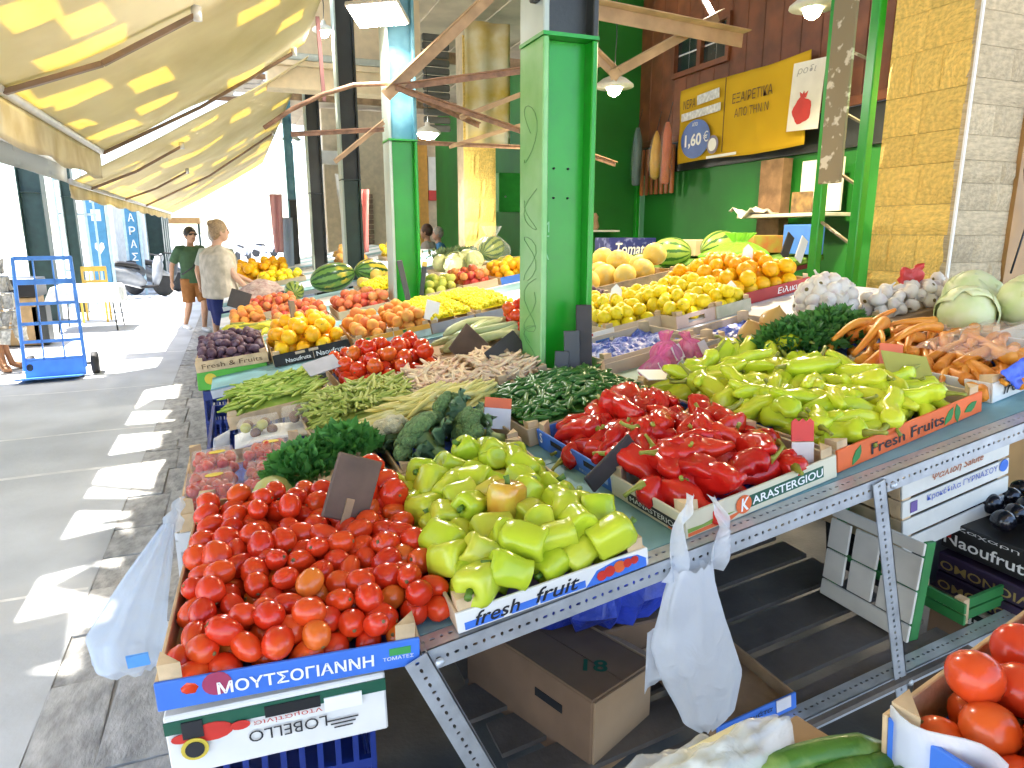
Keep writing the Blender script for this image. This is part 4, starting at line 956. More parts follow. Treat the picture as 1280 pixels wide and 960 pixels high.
def garlic(seed):
    b = MB(); ln = lump(seed, .08)
    b.lathe([(.004, -.018), (.018, -.017), (.026, -.006), (.027, .004), (.020, .014), (.009, .020), (.004, .027), (.003, .042)], 18, 0, lambda t, i: ln(t, i) * (1 + .07 * abs(math.cos(4.5 * t)) * (1 if i < .8 else .2)))
    b.lathe([(.007, -.019), (.004, -.0195), (.0005, -.019)], 8, 1); return b.mesh('garlic_bulb', [GAM, SCAR])
GAR = [garlic(i) for i in range(4)]
ONM = FRUIT('onion_skin', ((0, (.50, .24, .05)), (1, (.56, .32, .09))), .4, patch=(.40, .16, .04), pscale=12)
ONI = round_fruit('onion', .04, .038, ONM, 3, 16, 10, .05, tip=.012)
CUM = FRUIT('cucumber_skin', ((0, (.05, .14, .015)), (1, (.09, .20, .03))), .35, patch=(.22, .32, .08), pscale=22, coat=.2, bump=.4, bscale=80)
def rod(name, L, r, mat, seed, curve=.1, tip=.35, seg=12, n=9):
    pts = []; rad = []
    for i in range(n + 1):
        u = i / n; pts.append((curve * L * math.sin(math.pi * u) , 0, (u - .5) * L)); rad.append(r * (1 if .1 < u < .9 else tip if u in (0, 1) else .85) * (1 + .08 * noise.noise((u * 3, seed, 0))))
    return MB().tube(pts, rad, seg).mesh(name, mat)
CUC = [rod('cucumber', .26 + .02 * i, .0165, CUM, i, .06 + .02 * i) for i in range(3)]
ZUM = FRUIT('pale_squash_skin', ((0, (.36, .42, .20)), (1, (.44, .48, .26))), .5, patch=(.28, .36, .14), pscale=18)
ZUC = [rod('pale_squash', .40 + .03 * i, .020, ZUM, i + 5, .05 + .03 * i) for i in range(3)]
CAM = FRUIT('carrot_skin', ((0, (.68, .22, .02)), (1, (.74, .30, .03))), .5, patch=(.60, .17, .02), pscale=25, coat=.1, bump=.3, bscale=70)
def carrot(seed):
    pts = []; rad = []
    for i in range(9):
        u = i / 8; pts.append((.012 * math.sin(u * 3 + seed), .010 * math.sin(u * 4 + seed * 2), (u - .5) * .19)); rad.append(.0165 * (1 - .68 * u) * (1 + .12 * noise.noise((u * 6, seed, 1))))
    return MB().tube(pts, rad, 10).mesh('carrot', CAM)
CAR = [carrot(i) for i in range(5)]
STRM = FRUIT('strawberry_skin', ((0, (.42, .02, .015)), (1, (.56, .05, .02))), .35, patch=(.50, .10, .03), pscale=60, bump=.3, bscale=200)
STR = [MB().lathe([(.0008, -.020), (.008, -.015), (.014, -.004), (.0155, .006), (.011, .013), (.002, .014)], 10, 0, lump(i, .15)).mesh('strawberry', STRM) for i in range(3)]
BANM = FRUIT('banana_skin', ((0, (.68, .56, .04)), (1, (.62, .58, .06))), .45, patch=(.42, .48, .05), pscale=10)
def banana(seed, L=.19):
    pts = []; rad = []
    for i in range(10):
        u = i / 9; a = (u - .5) * 1.5; pts.append((.10 * (1 - math.cos(a)) * 1.0, 0, .125 * math.sin(a) * 1.0)); rad.append((.016 if .12 < u < .88 else .008) * (.5 if u == 1 else 1))
    return MB().tube(pts, rad, 7).mesh('banana', BANM)
BAN_ = [banana(0)]
def sticks(name, label, cat, mt, w, l, topf, n, L, r, m, seed, yawb=None, spread=6.28, y0=0., sides=4, segs=4, bend=.25, taper=.4, base=True, depth=1.6, x0=0., zr=.28):
    """a heap of thin pods nobody could count, as one mesh"""
    rs = random.Random(seed); b = MB()
    if base: b.grid(lambda u, v: ((u - .5) * (w - .02) + x0, y0 + .01 + v * (l - .02), max(.008, topf((u - .5) * w, v * l) - r * 2.2)), 12, 12)
    for _ in range(n):
        x = rs.uniform(-w / 2 + L * .2, w / 2 - L * .2); y = rs.uniform(L * .2, l - L * .2)
        z = topf(x, y) - r * rs.uniform(-.9, depth); ya = (yawb + rs.uniform(-spread / 2, spread / 2)) if yawb is not None else rs.uniform(0, 6.28)
        d = Vector((math.cos(ya), math.sin(ya), rs.uniform(-zr, zr))).normalized(); sd = Vector((-d.y, d.x, 0)) * rs.uniform(-bend, bend); q = L * rs.uniform(.7, 1.15)
        up = Vector((0, 0, rs.uniform(-.1, .2)))
        pts = []; rad = []
        for i in range(segs + 1):
            u = i / segs - .5; pts.append(Vector((x + x0, y + y0, z)) + d * (u * q) + (sd + up) * (q * (u * u - .1)))
            rad.append(r * (taper if i in (0, segs) else 1) * rs.uniform(.85, 1.15))
        b.tube(pts, rad, sides, cap=False)
    o = b.build(name, m); o.matrix_world = mt; return tag(o, label, cat, None, 'stuff')
def leafy(b, n, cf, size, seed, up=.6, mi=0, fold=.25):
    """n small folded leaves; cf(rs) gives a point and an outward direction"""
    rs = random.Random(seed)
    for _ in range(n):
        p, d = cf(rs); p = Vector(p); d = (Vector(d) + Vector((rs.gauss(0, .45), rs.gauss(0, .45), rs.gauss(up * .4, .35)))).normalized()
        sx = d.cross(Vector((rs.gauss(0, 1), rs.gauss(0, 1), rs.gauss(0, 1)))).normalized(); nn = sx.cross(d); s = size * rs.uniform(.6, 1.3)
        vs = [p, p + d * s * .45 + sx * s * .34 + nn * s * fold * .6, p + d * s, p + d * s * .45 - sx * s * .34 + nn * s * fold * .6, p + d * s * .5 - nn * s * .04]
        b.add(vs, [(0, 1, 4), (1, 2, 4), (2, 3, 4), (3, 0, 4)], mi, True)
# limp tied bags and nets: folds gather towards a knot
def tied(b, Rr, Hh, seed, lean=(0, 0), folds=11, mi=0):
    def f(u, v):
        a = 2 * math.pi * u
        if v < .72: k = v / .72; r = Rr * (math.sin(math.pi * (.12 + .80 * k)) ** .7) * (1 - .25 * k); z = Hh * .72 * k ** 1.1
        else: k = (v - .72) / .28; r = Rr * (.20 + .22 * k * (.4 + .6 * abs(math.cos(a + seed)))); z = Hh * (.72 + .28 * k)
        g = .05 + .26 * min(1, v * 1.2) ** 2
        r *= 1 + g * math.sin(folds * a + 3 * math.sin(2 * a + seed)) * .5 + .30 * noise.noise((math.cos(a) * 1.4 + seed, math.sin(a) * 1.4, v * 2))
        return (r * math.cos(a) + lean[0] * v * v, r * math.sin(a) + lean[1] * v * v, z + .03 * Hh * noise.noise((a * 2, v * 4, seed)))
    b.grid(f, 66, 26, mi)
ORD = ['first', 'second', 'third', 'fourth', 'fifth', 'sixth', 'seventh', 'eighth', 'ninth', 'tenth', 'eleventh', 'twelfth', 'thirteenth', 'fourteenth', 'fifteenth', 'sixteenth', 'seventeenth', 'eighteenth', 'nineteenth', 'twentieth']
def rank(objs, mt, r, what, heap, per=None):
    """labels by place: those on top of the heap are counted in rows from the front and from the left"""
    inv = mt.inverted(); P = [(inv @ o.matrix_world.translation, o) for o in objs]; top = []
    for p, o in P:
        if any(q is not p and q.z > p.z + r * .5 and (q.x - p.x) ** 2 + (q.y - p.y) ** 2 < (r * 1.15) ** 2 for q, _ in P): o['label'] = '%s mostly buried under others in %s' % (what, heap)
        else: top.append((p, o))
    top.sort(key=lambda t: t[0].y); n = per or max(4, int(round(len(top) ** .5)))
    for k in range(0, len(top), n):
        rw = sorted(top[k:k + n], key=lambda t: t[0].x)
        for i, (p, o) in enumerate(rw): o['label'] = '%s %s from left, %s row back, %s' % (what, ORD[i], ORD[k // n], heap)
# ------------------------------------------------------------------ front row of crates
# plum tomatoes
e, mt = crate('wooden tray of plum tomatoes with blue printed front strip', .035, 1.014, .395, .56, .055, .952, -4.4, 7.2, .2, front=BLUEC, side=WOOD, back=WOOD, post_up=.022)
lettering(e, 'ΜΟΥΤΣΟΓΙΑΝΝΗ', .235, .023, (.005, -.0046, .027), FRONT, INKW, weight=.02)
one(lambda b: b.lathe([(.001, 0), (.021, 0), (.021, .0012), (.001, .0012)], 20, smooth=False), 'tomato_print', M('red_violet_print', (.35, .04, .10), .5), e, loc=(-.112, -.0026, .036), rot=(R(90), 0, 0))
one(lambda b: b.box((0, 0, 0), (.035, .001, .014)), 'leaf_print', M('fresh_green_print', (.06, .32, .08), .5), e, loc=(.165, -.0036, .036))
lettering(e, 'ΤΟΜΑΤΕΣ', .05, .007, (.162, -.0042, .024), FRONT, INKW)
W, Lc = .385, .55
fl_ = lambda x, y: .012
liner(e, mt, .385, .55, fl_, M('violet_paper', (.16, .10, .30), .8))
P = pack(W, Lc, .0218, fl_, lambda x, y: .071 + .022 * max(0, 1 - (2 * x / W) ** 2), 3, 420, 44)
T_ = place('plum_tomato', PT, mt, P, 'ripe plum tomato', 'tomato', 'plum tomatoes in the front tray', 'lay', (.84, 1.06), 2, tilt=40); rank(T_, mt, .0218, 'plum tomato', 'blue fronted tray')
# tomatoes spilling between the tray and the pepper crate
gapm = frame(.262, 1.05, S_TOP(.26), 0, 3, 4)
g = one(lambda b: b.box((0, .24, -.016), (.10, .52, .018)), 'support_plank', WOODD, label='narrow plank wedged between the tomato tray and pepper crate', cat='plank'); g.matrix_world = gapm
P = pack(.098, .5, .0225, lambda x, y: 0, lambda x, y: .075, 8, 46, 30)
T_ = place('plum_tomato', PT, gapm, P, 'plum tomato wedged', 'tomato', 'tomatoes in the gap', 'lay', (.9, 1.1), 5, tilt=40); rank(T_, gapm, .0225, 'plum tomato', 'gap beside bell peppers', 3)
P = [(-.03, .40, .10), (.02, .43, .10), (-.05, .45, .10), (.0, .47, .125), (.03, .38, .09)]
T_ = place('ribbed_tomato', RT, gapm, P, 'ribbed tomato', 'tomato', 'ribbed tomatoes by the board', 'any', (.85, 1.0), 5); rank(T_, gapm, .01, 'ribbed tomato', 'beside the dark board', 3)
# LOBELLO carton and crates beneath
lb = empty('tomato_carton', None, 'white upside down carton printed LOBELLO under the tomato tray', 'carton', mat=frame(.012, 1.035, .772, -4.4, 3.0, 1.5))
one(lambda b: b.box((0, .27, .056), (.335, .54, .112), bev=.003), 'body', WHITE, lb)
one(lambda b: b.box((0, -.0015, .092), (.3352, .003, .022)), 'green_band', M('dark_green_band', (.01, .09, .05), .5), lb)
one(lambda b: b.box((.02, -.0035, .088), (.085, .003, .02)), 'handle_slot', HOLE, lb)
lettering(lb, 'LOBELLO', .12, .021, (.01, -.0045, .048), (R(90), R(180), 0), INK)
lettering(lb, 'ντοματίνια', .105, .012, (.012, -.0045, .072), (R(90), R(180), 0), M('ink_red', (.5, .06, .04), .6))
for k, (x, z, w) in enumerate(((-.10, .074, .06), (-.145, .072, .03), (-.06, .076, .03))):
    one(lambda b: b.lathe([(.001, 0), (w * .5, 0), (w * .5, .001), (.001, .001)], 14, smooth=False), 'tomato_print', REDP, lb, loc=(x, -.0032 - .0012 * k, z), rot=(R(90), 0, 0)).scale = (1, .55, 1)
one(lambda b: b.lathe([(.001, 0), (.02, 0), (.02, .001), (.001, .001)], 18, smooth=False), 'yellow_seal', M('yellow_seal', (.60, .45, .05), .5), lb, loc=(-.128, -.0078, .052), rot=(R(90), 0, 0))
one(lambda b: b.lathe([(.008, 0), (.014, 0), (.014, .001), (.008, .001)], 18, smooth=False), 'seal_ring', INK, lb, loc=(-.128, -.0095, .052), rot=(R(90), 0, 0))
one(lambda b: b.box((-.128, -.0045, .085), (.03, .003, .03)), 'dark_label', INK, lb)
one(lambda b: b.box((.098, -.0045, .078), (.06, .002, .026)), 'sticker', INKW, lb)
for k in range(3): one(lambda b: b.box((.095, -.0045, .045 - k * .007), (.05 - .01 * k, .001, .002)), 'print_line', INK, lb)
def plastic_crate(label, x, y, w, l, h, z, m, yaw=0., group=None, slots=True):
    e = empty('plastic_crate', (x, y, z), label, 'crate', group, (0, 0, R(yaw)))
    one(lambda b: b.box((0, l / 2, .006), (w, l, .012)), 'base', m, e)
    for (nm, p0, p1, nx) in (('front_wall', (-w / 2, 0), (w / 2, 0), 1), ('back_wall', (-w / 2, l), (w / 2, l), 1), ('side_wall', (-w / 2, 0), (-w / 2, l), 0), ('side_wall', (w / 2, 0), (w / 2, l), 0)):
        def wall(b):
            L_ = math.hypot(p1[0] - p0[0], p1[1] - p0[1]); n = max(3, int(L_ / .03)); ux = (p1[0] - p0[0]) / L_; uy = (p1[1] - p0[1]) / L_
            for zc, hh in ((.03, .06), (h - .025, .05), (h * .52, .02)): b.bar((p0[0], p0[1], zc), (p1[0], p1[1], zc), .012, hh)
            for i in range(n + 1):
                a = i * L_ / n; b.bar((p0[0] + ux * a, p0[1] + uy * a, .02), (p0[0] + ux * a, p0[1] + uy * a, h - .02), .010, .013 if nx else .010, up=(0, 1, 0))
        one(wall, nm, m, e)
    return e
plastic_crate('dark blue plastic crate under the white LOBELLO carton', .01, 1.12, .31, .5, .26, .515, BLUECR, -4)
plastic_crate('lower dark blue crate standing under the tomato stack', .01, 1.13, .31, .5, .26, .25, BLUECR, -3)
plastic_crate('black crate at the bottom of the tomato stack', .03, 1.09, .36, .5, .24, .002, BLACKCR, -2)
# big dark price board behind the tomatoes
pb = board('price_board', 'big dark brown price board standing between tomatoes and herbs', .105, .135, BROWNBOARD, (.165, 1.36, 1.02), (R(-8), R(24), R(16)), stick=.10)

# pale bell peppers
e, mt = crate('crate of pale green bell peppers with fresh fruit lettering', .480, 1.004, .375, .62, .042, 1.006, .0, 2.0, 8.4, front=WHITE, side=CARDL, post_up=.016)
lettering(e, 'fresh', .085, .026, (-.115, -.0042, .020), FRONT, INK, .35, .012); lettering(e, 'fruit', .088, .028, (.0, -.0042, .022), FRONT, INK, .35, .012)
for (x, w_) in ((-.14, .07), (-.065, .05), (.01, .09)): one(lambda b: b.box((x, -.0034, .012), (w_, .001, .014)), 'blue_print_patch', BLUEC, e)
one(lambda b: b.poly([(.055, -.0036, .003), (.182, -.0036, .003), (.182, -.0036, .022), (.165, -.0036, .034), (.12, -.0036, .038), (.08, -.0036, .03)], (0, .001, 0)), 'blue_swoosh', BLUEC, e)
for i, (x, z, r) in enumerate(((.088, .018, .010), (.104, .022, .011), (.125, .024, .012), (.142, .026, .009), (.157, .027, .008))):
    one(lambda b: b.lathe([(.001, 0), (r, 0), (r, .001), (.001, .001)], 12, smooth=False), 'fruit_print', REDP if i != 2 else ORANGEP, e, loc=(x, -.0048 - .0006 * (i % 2), z), rot=(R(90), 0, 0))
W, Lc = .365, .61
fl_ = lambda x, y: .010; tp = lambda x, y: .066 + .022 * max(0, 1 - (2 * x / W) ** 2)
liner(e, mt, W, Lc, fl_, M('violet_paper', (.16, .10, .30), .8))
P = pack(W, Lc, .0285, fl_, tp, 21, 190, 50)
top_i = max(range(len(P)), key=lambda i: P[i][2] - abs(P[i][1] - .24) * 2 - abs(P[i][0] - .0) * 2)
pk = P.pop(top_i)
T_ = place('bell_pepper', BELL, mt, P, 'glossy pale green bell pepper in the fresh fruit crate', 'bell pepper', 'pale bell peppers in the front crate', 'lay', (.9, 1.15), 4, BELLS, tilt=55); rank(T_, mt, .0292, 'pale bell pepper', 'fresh fruit crate')
place('bell_pepper', OBELL, mt, [(pk[0], pk[1], pk[2] + .005)], 'single orange bell pepper among the pale green ones', 'bell pepper', None, 'up', (1, 1), 4, OBELLS, tilt=40)
slab = board('price_board', 'black price board leaning between bell and red peppers', .045, .15, BLACKBOARD, (.685, 1.27, 1.055), (R(-12), R(55), R(-4)))

# red peppers: printed half crate in front, blue one behind
KCR = M('cream_print_card', (.62, .57, .42), .6, var=.06)
e, mt = crate('cream half crate of red peppers printed KARASTERGIOU', .965, 1.045, .405, .26, .055, None, 3.0, 0, None, front=KCR, side=KCR, handle=False, post_up=.014)
one(lambda b: b.box((.055, -.0036, .028), (.215, .001, .026)), 'green_title_bar', M('dark_green_band', (.01, .09, .05), .5), e)
lettering(e, 'ARASTERGIOU', .195, .018, (.062, -.0050, .028), FRONT, INKW, weight=.015)
one(lambda b: b.lathe([(.001, 0), (.02, 0), (.02, .001), (.001, .001)], 18, smooth=False), 'red_disc', ORANGEP, e, loc=(-.058, -.0046, .028), rot=(R(90), 0, 0))
lettering(e, 'K', .022, .028, (-.056, -.0062, .028), FRONT, INKW, .2, .02)
one(lambda b: b.poly([(-.198, -.0037, .005), (-.09, -.0037, .005), (-.06, -.0037, .016), (-.10, -.0037, .014), (-.198, -.0037, .012)], (0, .001, 0)), 'orange_swoosh', ORANGEP, e)
one(lambda b: b.poly([(-.198, -.0038, .013), (-.12, -.0038, .015), (-.08, -.0038, .020), (-.13, -.0038, .024), (-.16, -.0038, .020), (-.198, -.0038, .022)], (0, .0008, 0)), 'green_hill_print', M('hill_green_print', (.20, .32, .05), .5), e)
one(lambda b: b.box((-.2037, .10, .020), (.001, .19, .022)), 'title_bar', INK, e); lettering(e, 'MANASTERIOU', .17, .012, (-.2050, .10, .020), SIDEW, INKW)
one(lambda b: b.box((-.2037, .13, .042), (.001, .06, .012)), 'handle_slot', HOLE, e)
one(lambda b: b.box((-.2036, .03, .014), (.001, .045, .018)), 'orange_patch', ORANGEP, e)
e2, mt2 = crate('blue printed crate of red peppers behind the cream one', .957, 1.315, .405, .385, .055, None, 2.0, 0, None, front=BLUEC, side=BLUEC, post_up=.012)
for yy in (.09, .27): one(lambda b: b.box((-.2037, yy, .036), (.001, .065, .014)), 'handle_slot', HOLE, e2)
lettering(e2, 'S', .02, .03, (-.2045, .19, .034), SIDEW, INKW, .2, .02); lettering(e2, 'S', .02, .03, (-.2045, .36, .034), SIDEW, INKW, .2, .02)
lettering(e2, 'πιπεριές', .06, .012, (-.2045, .12, .012), SIDEW, M('ink_pale_blue', (.35, .5, .8), .6))
one(lambda b: b.box((-.2037, .03, .03), (.001, .035, .03)), 'pale_sticker', M('ink_pale_blue', (.35, .5, .8), .6), e2)
W, Lc = .39, .64
fl_ = lambda x, y: .008; tp = lambda x, y: .062 + .032 * max(0, 1 - (2 * x / .44) ** 2) * min(1, max(0, (y - .02) / .16)) * min(1, max(0, (.68 - y) / .12))
for (ee, mm, ll) in ((e, mt, .26), (e2, mt2, .385)): liner(ee, mm, .395, ll, lambda x, y: .012, BLUEP)
P = pack(W - .05, Lc - .07, .0315, fl_, tp, 31, 90, 44, tight=1.7, y0=.035)
T_ = place('red_pepper', REDP_, mt, P, 'shiny wrinkled red pepper heaped behind the cream printed board', 'pepper', 'red peppers', 'lay', (.85, 1.12), 6, REDS, tilt=22); rank(T_, mt, .0315, 'red pepper', 'red pepper heap')
tagc = empty('price_card', (1.10, 1.08, 1.11), 'red topped pale price card standing by the red peppers', 'price card', None, (R(-10), 0, R(-20))); tagc.scale = (.78, 1, .85)
one(lambda b: b.box((0, 0, .03), (.062, .003, .06)), 'card', M('pink_grey_card', (.55, .48, .46), .6), tagc)
one(lambda b: b.poly([(-.031, 0, .062)] + [(-.031 + .062 * k / 6, 0, .112 + (.008 if k % 2 else 0)) for k in range(7)] + [(.031, 0, .062)], (0, .003, 0)), 'red_header', REDP, tagc)

# long pale green peppers
e, mt = crate('wide red fronted Fresh Fruits crate of long green peppers', 1.425, 1.085, .50, .74, .055, None, 4.0, 0, None, front=ORANGEP, side=CARDL, back=WOOD, post_up=.012)
lettering(e, 'Fresh Fruits', .25, .027, (-.02, -.0046, .026), FRONT, INK, 0, .012)
for i, (x, s, a) in enumerate(((-.19, 1, 20), (.125, 1, 25), (.155, -1, 20), (.205, 1, 55))):
    one(lambda b: b.poly([(-.008 + 0, 0, -.024), (.010, 0, -.006), (.011, 0, .008), (.004, 0, .024), (-.008, 0, .010), (-.012, 0, -.008)], (0, .001, 0)), 'leaf_print', GREENP, e, loc=(x, -.0046, .026), rot=(0, R(a * s), 0))
fl_ = lambda x, y: .01; tp = lambda x, y: .062 + .034 * max(0, 1 - (2 * x / .6) ** 2) * min(1, max(0, (y - .02) / .2)) * min(1, max(0, (.8 - y) / .14))
liner(e, mt, .49, .73, lambda x, y: .012, BLUEP)
P = pack(.485 - .06, .73 - .07, .0275, fl_, tp, 41, 150, 40, tight=1.68, y0=.035)
T_ = place('long_pepper', LGP, mt, P, 'long pale green pepper in the red fronted crate', 'pepper', 'long green peppers', 'lay', (.85, 1.15), 7, LGS, tilt=20); rank(T_, mt, .0275, 'long green pepper', 'red fronted crate')
pc = empty('price_card', (1.60, 1.24, 1.235), 'blank olive green price card among the long green peppers', 'price card', None, (R(-52), R(8), R(-25)))
one(lambda b: b.box((0, 0, .04), (.12, .003, .085)), 'card', M('olive_card', (.38, .36, .07), .7), pc)

# carrots, right of the long peppers
e, mt = crate('white lettered crate of carrots at the right edge', 1.93, 1.13, .40, .42, .055, None, 3.0, 0, None, front=WHITE, side=WHITE, post_up=.01)
lettering(e, 'fresh fruit', .2, .03, (-.06, -.0046, .03), FRONT, INK, .3, .01)
liner(e, mt, .39, .41, lambda x, y: .015, BLUEP)
P = pack(.38, .40, .021, lambda x, y: .012, dome(.085, .03, .45, .45), 51, 80, 36, tight=1.6)
T_ = place('carrot', CAR, mt, P, 'carrot', 'carrot', 'carrots', 'lay', (.9, 1.2), 8, tilt=10, yawb=.5); rank(T_, mt, .021, 'carrot', 'white lettered crate')
cb = one(lambda b: b.grid(lambda u, v: ((u - .5) * .34, .02 + .22 * v, .108 + .022 * math.sin(math.pi * u) * math.sin(math.pi * v) + .012 * noise.noise((u * 9, v * 9, 2))), 26, 18, thick=.002), 'carrot_bag', CLEAR, label='clear plastic bag lying over the carrots', cat='bag'); cb.matrix_world = mt
bp_ = one(lambda b: b.grid(lambda u, v: (-.19 + .14 * u + .03 * v, -.012 - .02 * v + .008 * noise.noise((u * 6, v * 6, 3)), .085 - .05 * v + .02 * u + .012 * noise.noise((u * 8, v * 5, 8))), 12, 9, thick=.002), 'blue_sheet', BLUEP, label='crumpled bright blue sheet over the corner of the carrot crate', cat='paper'); bp_.matrix_world = mt
mt3 = frame(1.74, 1.42, S_TOP(1.74) + .055, 3)
P = [(random.Random(5 + i).uniform(-.05, .26), random.Random(9 + i).uniform(-.02, .2), .025 + .016 * (i % 3)) for i in range(16)]
T_ = place('carrot', CAR, mt3, P, 'carrot', 'carrot', 'carrots by the celery', 'lay', (.95, 1.25), 12, tilt=12, yawb=.4); rank(T_, mt3, .015, 'loose carrot', 'in front of the celery')
oc = empty('price_card', (1.67, 1.36, 1.24), 'small red and orange price card in front of the carrots', 'price card', None, (R(-15), R(6), R(-15)))
one(lambda b: b.box((0, 0, .03), (.07, .003, .06)), 'card', ORANGEP, oc); lettering(oc, '0', .018, .024, (.01, -.002, .026), FRONT, INKW)

# celery
e, mt = crate('cardboard crate heaped with dark celery leaves', 1.80, 1.56, .42, .42, .055, None, 2.0, front=CARDL, side=WOOD)
liner(e, mt, .41, .41, lambda x, y: .03, BLUEP)
CEL = LEAF('celery_leaf', (.07, .21, .045), (.04, .13, .025)); CELS = M('celery_stalk', (.30, .42, .12), .5)
def celery(seed, name, label, mtx, dx, dy):
    en = empty(name, None, label, 'herb bunch', mat=mtx @ Matrix.Translation((dx, dy, .05)))
    rs = random.Random(seed)
    def stk(b):
        for i in range(14):
            a = rs.uniform(-.5, .5); b.tube([(rs.uniform(-.02, .02) + .16, rs.uniform(-.03, .03), .0), (.05, a * .08, .03), (-.06, a * .2, .05 + rs.uniform(0, .03))], [.008, .006, .003], 5)
    one(stk, 'stalks', CELS, en)
    def cf(r_):
        u = r_.gauss(0, 1); v = r_.gauss(0, 1); w = r_.uniform(0, 1)
        p = (-.02 + .085 * u * .7, .07 * v * .8, .02 + .075 * w * max(0, 1 - .15 * (u * u + v * v))); return p, (u * .6, v * .6, .5)
    b = MB(); leafy(b, 1500, cf, .034, seed); o = b.build('leaves', CEL, en, kind='stuff')
celery(3, 'celery_bunch', 'dark leafy celery bunch on the left of its crate', mt, -.10, .16)
celery(5, 'celery_bunch', 'dark leafy celery bunch at the right of its crate', mt, .06, .17)
place('onion', ONI, mt, [(-.02, .36, .10), (.12, .33, .07), (-.10, .38, .07)], 'big yellow onion behind the celery leaves', 'onion', 'yellow onions', 'up', (1.15, 1.35), 3)
# garlic heap in net
gm = frame(2.07, 1.98, S_TOP(2.07) + .004)
gtray = one(lambda b: b.box((0, 0, .02), (.26, .24, .04), bev=.004), 'garlic_tray', CARDL, label='cardboard tray under the heap of garlic', cat='tray'); gtray.matrix_world = gm
P = []
for ring, (n, rr_, zz) in enumerate(((12, .088, .065), (12, .090, .10), (11, .085, .135), (9, .066, .165), (5, .038, .185), (1, 0, .195))):
    for k in range(n): a = 6.283 * k / n + ring * .3; P.append((rr_ * math.cos(a), rr_ * math.sin(a), zz))
gb = place('garlic_bulb', GAR, gm, P, 'white garlic bulb', 'garlic', 'garlic heap', 'any', (.98, 1.15), 4); rank(gb, gm, .024, 'white garlic bulb', 'round heap')
# cabbages and onions crate at the far right
e, mt = crate('plain cardboard crate of cabbages below the stone pillar', 2.33, 1.38, .46, .44, .065, None, 0, front=CARDL, side=CARDL)
one(lambda b: b.box((-.2312, .2, .045), (.001, .09, .02)), 'handle_slot', HOLE, e)
CABM = LEAF('cabbage_leaf', (.76, .78, .50), (.66, .74, .36), .2, .45)
def cabbage(seed, r, m):
    b = MB(); rs = random.Random(seed)
    b.lathe(ellipsoid(r * .93, r * .88, ring=12), 20, 0, lump(seed, .06))
    for k in range(9):
        a0 = rs.uniform(0, 6.28); el = rs.uniform(-.2, 1.2)
        T = Matrix.Rotation(a0, 4, 'Z') @ Matrix.Rotation(el, 4, 'Y')
        def f(u, v):
            th = (u - .5) * 1.9; ph = (v - .5) * 1.8; rr = r * (1 + .03 * k / 9 + .035 * math.sin(th * 9) * (abs(v - .5) + .2) * abs(u - .5) * 2 + .1 * max(0, v - .85))
            return (rr * math.cos(th) * math.cos(ph), rr * math.sin(th) * math.cos(ph), rr * math.sin(ph))
        b.grid(f, 12, 10, 0, thick=.002, mat=T)
    return b.mesh('cabbage', m)
CAB = [cabbage(i, .088, CABM) for i in range(2)]
for i, (x, y, z, lbl) in enumerate(((-.11, .17, .078, 'pale green cabbage in front at the right edge'), (.07, .28, .090, 'pale cabbage behind the front one at the right edge'), (.06, .08, .09, 'lower cabbage cut by the right edge'))):
    place('cabbage', [CAB[i % 2]], mt, [(x, y, z)], lbl, 'cabbage', None, 'any', (1, 1.05), 20 + i)
mt4 = frame(2.36, 1.86, S_TOP(2.36) + .002)
tr_ = one(lambda b: b.box((0, 0, .02), (.42, .16, .04), bev=.004), 'garlic_tray', CARD, label='brown tray of loose white garlic beside the cabbages', cat='tray'); tr_.matrix_world = mt4
P = pack(.42, .16, .024, lambda x, y: .04, lambda x, y: .115, 61, 40, 30, y0=-.08)
T_ = place('garlic_bulb', GAR, mt4, P, 'garlic', 'garlic', 'loose garlic', 'any', (.9, 1.1), 9); rank(T_, mt4, .024, 'loose garlic bulb', 'tray beside the cabbages')
rbx = one(lambda b: b.grid(lambda u, v: (-.05 + .12 * u, .0 + .02 * noise.noise((u * 6, v * 5, 1)), .10 + .075 * v + .01 * math.sin(u * 9)), 10, 6, thick=.01), 'red_packet', REDP, label='small red packet standing behind the loose garlic', cat='packet'); rbx.matrix_world = mt4 @ Matrix.Translation((.06, .05, 0))

# ------------------------------------------------------------------ second row: chillies, herbs, broccoli
e, mt = crate('wooden crate of small dark green chillies', .93, 1.72, .42, .40, .055, None, 2.0, front=CARDL, side=CARDL, back=WOOD)
sticks('chilli_heap', 'heap of small dark green chillies behind the red peppers', 'chillies', mt, .41, .39, dome(.065, .03, .45, .45), 560, .062, .0072, FRUIT('chilli_skin', ((0, (.035, .13, .02)), (1, (.045, .15, .02))), .35, patch=(.07, .20, .03), pscale=40, coat=.1), 71, bend=.35, sides=5, segs=4, taper=.25)
pcw = empty('price_card', (1.17, 1.73, 1.165), 'blank white card lying between chillies and red peppers', 'price card', None, (R(-70), R(6), R(10)))
one(lambda b: b.box((0, 0, .03), (.10, .003, .06)), 'card', INKW, pcw)
e, mt = crate('wooden crate holding broccoli and cauliflower', .52, 1.67, .34, .30, .055, None, 0, front=WOOD, side=WOOD)
liner(e, mt, .33, .29, lambda x, y: .02, BLUEP)
BROM = M('broccoli_floret', (.16, .27, .09), .8, var=.35, scale=120, bump=1., bscale=260); BROS = M('broccoli_stalk', (.32, .42, .14), .6)
BROL = LEAF('broccoli_leaf', (.24, .36, .20), (.14, .25, .12))
